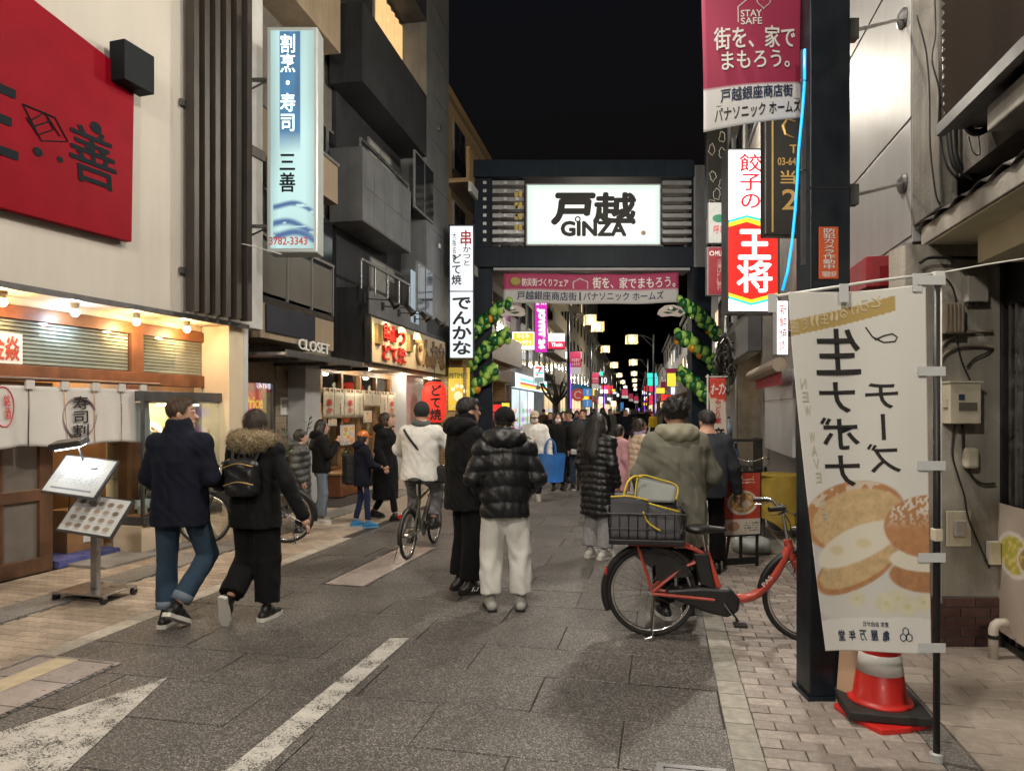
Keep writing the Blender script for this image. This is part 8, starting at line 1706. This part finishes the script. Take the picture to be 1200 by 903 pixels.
p = Person('person with bare face behind the woman in mask and blue tote', 1.18, 16.2, 180, 1.62, .017); p.body(); p.hair('hair_black', 'long'); p.top(black, .6, .2, .16, .065, .055, 1.05, name='coat'); p.legs(black, .08, .06, .06, .05); p.shoes('black', 'black')
p = Person('man in dark knit and jeans pushing the child seat bicycle', 1.18, 14.8, 176, 1.66, .016, head=(0, -22), joints=dict(kneeL=(-.1, .1, .5), ankleL=(-.1, .12, .085), kneeR=(.1, 0, .48), ankleR=(.1, -.2, .1), elbL=(-.26, .08, 1.12), wriL=(-.32, .3, 1.02))); p.body(); p.hair('hair_black', 'short'); p.top(navy, .84, .21, .15, .062, .05); p.legs(jeans, .09, .07, .065, .05); p.shoes('black', cream_sole)
p = Person('person in dark grey hooded jacket behind the child seat bicycle', 1.75, 17.5, 170, 1.66, .017); p.body(); p.hair('hair_black', 'short'); p.top(fabric('cloth_slate', (.03, .04, .055)), .75, .22, .17, .07, .06, hood=1.1); p.legs(black, .08, .07, .06, .05); p.shoes('black', 'black')
# right of the road centre
p = Person('woman in long black quilted coat with long hair and plaid trousers', .97, 7.97, -42, 1.62, .011, head=(-22, 0)); p.body(mask='mask_white'); p.hair('hair_black', 'long'); p.top(puffer, .52, .195, .16, .068, .058, 1.08, puff=.075, name='coat'); p.legs(tweed, .09, .095, .1, .05); p.shoes(white_shoe, cream_sole)
p = Person('girl in pink coat half hidden behind the quilted coat', 1.60, 10.6, -60, 1.44, .014); p.body(); p.hair('hair_black', 'bob'); p.top(pink_f, .55, .2, .16, .07, .06, 1.1, name='coat'); p.legs(white_f, .07, .06, .055, .05); p.shoes(white_shoe, cream_sole)
p = Person('girl with ponytail in beige puffer and lilac scarf looking right', 1.88, 10.4, -75, 1.53, .0125, head=(-8, 8)); p.body(); p.hair('hair_dark_brown', 'pony'); p.scarf(fabric('cloth_lilac', (.3, .26, .4)), .07); p.top(M('puffer_beige', (.52, .40, .30), .5, var=.12, bump=.25, bs=55), .72, .205, .17, .078, .065, 1.04, puff=.095); p.legs(black, .08, .065, .06, .05); p.shoes('black', cream_sole)
p = Person('man with curly hair in long olive coat standing behind the red bicycle', 1.33, 5.72, 3, 1.74, .0105, head=(-6, -4), joints=dict(elbR=(.3, .02, 1.13), wriR=(.27, .24, .98), elbL=(-.28, .03, 1.13), wriL=(-.2, .25, 1.0))); p.body(); p.hair('hair_black', 'curly'); p.scarf(fabric('cloth_tweed', (.2, .18, .14), .95, .6, 200), .075); p.top(green_f, .58, .235, .185, .08, .07, 1.06, name='coat', shoulder=1.02); p.hoodie(fabric('cloth_hood', (.26, .25, .19), .95), 1.1); p.legs(black, .09, .085, .085, .04); p.shoes('black', cream_sole)
MB().box(-.004, .004, -.208, -.2, .6, .95).build('vent_seam', fabric('cloth_seam', (.09, .085, .06)), p.r)
p = Person('person in dark grey sweater beyond the olive coat with bald forehead', 2.02, 7.3, -8, 1.66, .0125, head=(20, 0), joints=dict(elbR=(.27, .0, 1.12), wriR=(.33, .1, .86))); p.body(); p.top(fabric('cloth_charcoal', (.04, .045, .055)), .8, .22, .16, .075, .06); p.legs(black, .09, .08, .075, .04); p.shoes('black', 'black'); p.hair('hair_black', 'short')

# ---------------------------------------------------------------- crowd down the street: each one a person, built from a few shared figures
protos = []
for i, (st, hood) in enumerate((('short', None), ('bob', None), ('long', 1.1), ('short', 1.2))):
    p = Person('x', 0, -40, 0, 1.68, .026, joints=dict(kneeR=(.1, .1, .5), ankleR=(.1, .16, .085), kneeL=(-.1, -.02, .48), ankleL=(-.1, -.18, .1)) if i % 2 else None); p.body(face=False); p.hair('hair_black', st); p.top(black, (.75, .5, .72, .8)[i], .215, .165, .068, .058, 1.05, hood=hood); p.legs(black, .085, .07, .065, .05); p.shoes('black', 'black'); protos.append(p.r)
cols_ = dict(black=black, navy=navy, grey=grey_f, white=white_f, beige=beige_f, yellow=fabric('cloth_yellow_coat', (.5, .33, .02)), red=fabric('cloth_red', (.3, .03, .03)), green=green_f, blue=fabric('cloth_blue', (.03, .08, .2)), brown=fabric('cloth_brown', (.12, .07, .04)))
cw = [(765, 40, 'yellow', 180, 1.45, 'small figure in yellow coat in the middle of the far road'), (752, 30, 'black', 0, 1.74, 'tall figure in black walking away in the middle distance'), (742, 26, 'black', 0, 1.68, 'figure in black walking away left of the tall one'), (733, 24, 'navy', 180, 1.66, 'figure in navy coming nearer behind the girl with ponytail'), (724, 34, 'black', 0, 1.7, 'dark figure far behind the pink coat'), (715, 29, 'grey', 180, 1.68, 'figure in grey coming nearer left of the ponytail girl'), (706, 25, 'black', 0, 1.72, 'figure in black walking away behind the quilted coat'), (696, 33, 'navy', 0, 1.7, 'dark figure far along the left kerb'), (686, 27, 'black', 180, 1.66, 'figure in black coming nearer by the left lamp pole'), (676, 24, 'blue', 180, 1.62, 'figure in blue jacket behind the child seat bicycle'), (668, 36, 'black', 0, 1.7, 'dark figure near the pruned tree'), (645, 21.5, 'black', 180, 1.58, 'dark figure right behind the cream jacket'), (637, 30, 'brown', 0, 1.68, 'figure in brown before the convenience store'), (757, 52, 'black', 180, 1.7, 'distant dark figure in the road left of the yellow coat'), (772, 46, 'grey', 0, 1.7, 'distant figure in grey right of the yellow coat'), (745, 60, 'navy', 0, 1.7, 'tiny navy figure far down the road'), (738, 48, 'white', 180, 1.66, 'tiny pale figure far down the road'), (762, 70, 'red', 0, 1.7, 'tiny red figure near the far gate'), (778, 58, 'black', 180, 1.68, 'tiny dark figure on the far right pavement'), (730, 66, 'black', 0, 1.7, 'tiny dark figure on the far left pavement'), (750, 85, 'green', 0, 1.7, 'tiny olive figure at the end of the road'), (770, 80, 'black', 0, 1.7, 'tiny dark figure at the end of the road'), (784, 38, 'black', 0, 1.7, 'dark figure walking beside the olive coat far behind'), (720, 46, 'beige', 180, 1.62, 'small beige figure behind the far left shops')]
for k, (px, Y, cn_, fc, H, lb) in enumerate(cw):
    src = protos[k % 4]; o = src if k < 4 else copy_tree(src); X = (px - CXP) / FP * Y; o.location = (X, Y, 0); s = H / 1.68; o.scale = (s, s, s); o.rotation_euler = (0, 0, R(fc + (k * 37) % 40 - 20)); tag(o, lb, 'person', 'crowd along the far street')
    for ch in o.children:
        if ch.name.split('.')[0] in ('jacket', 'hood'): ch.material_slots[0].link = 'OBJECT'; ch.material_slots[0].material = cols_[cn_]
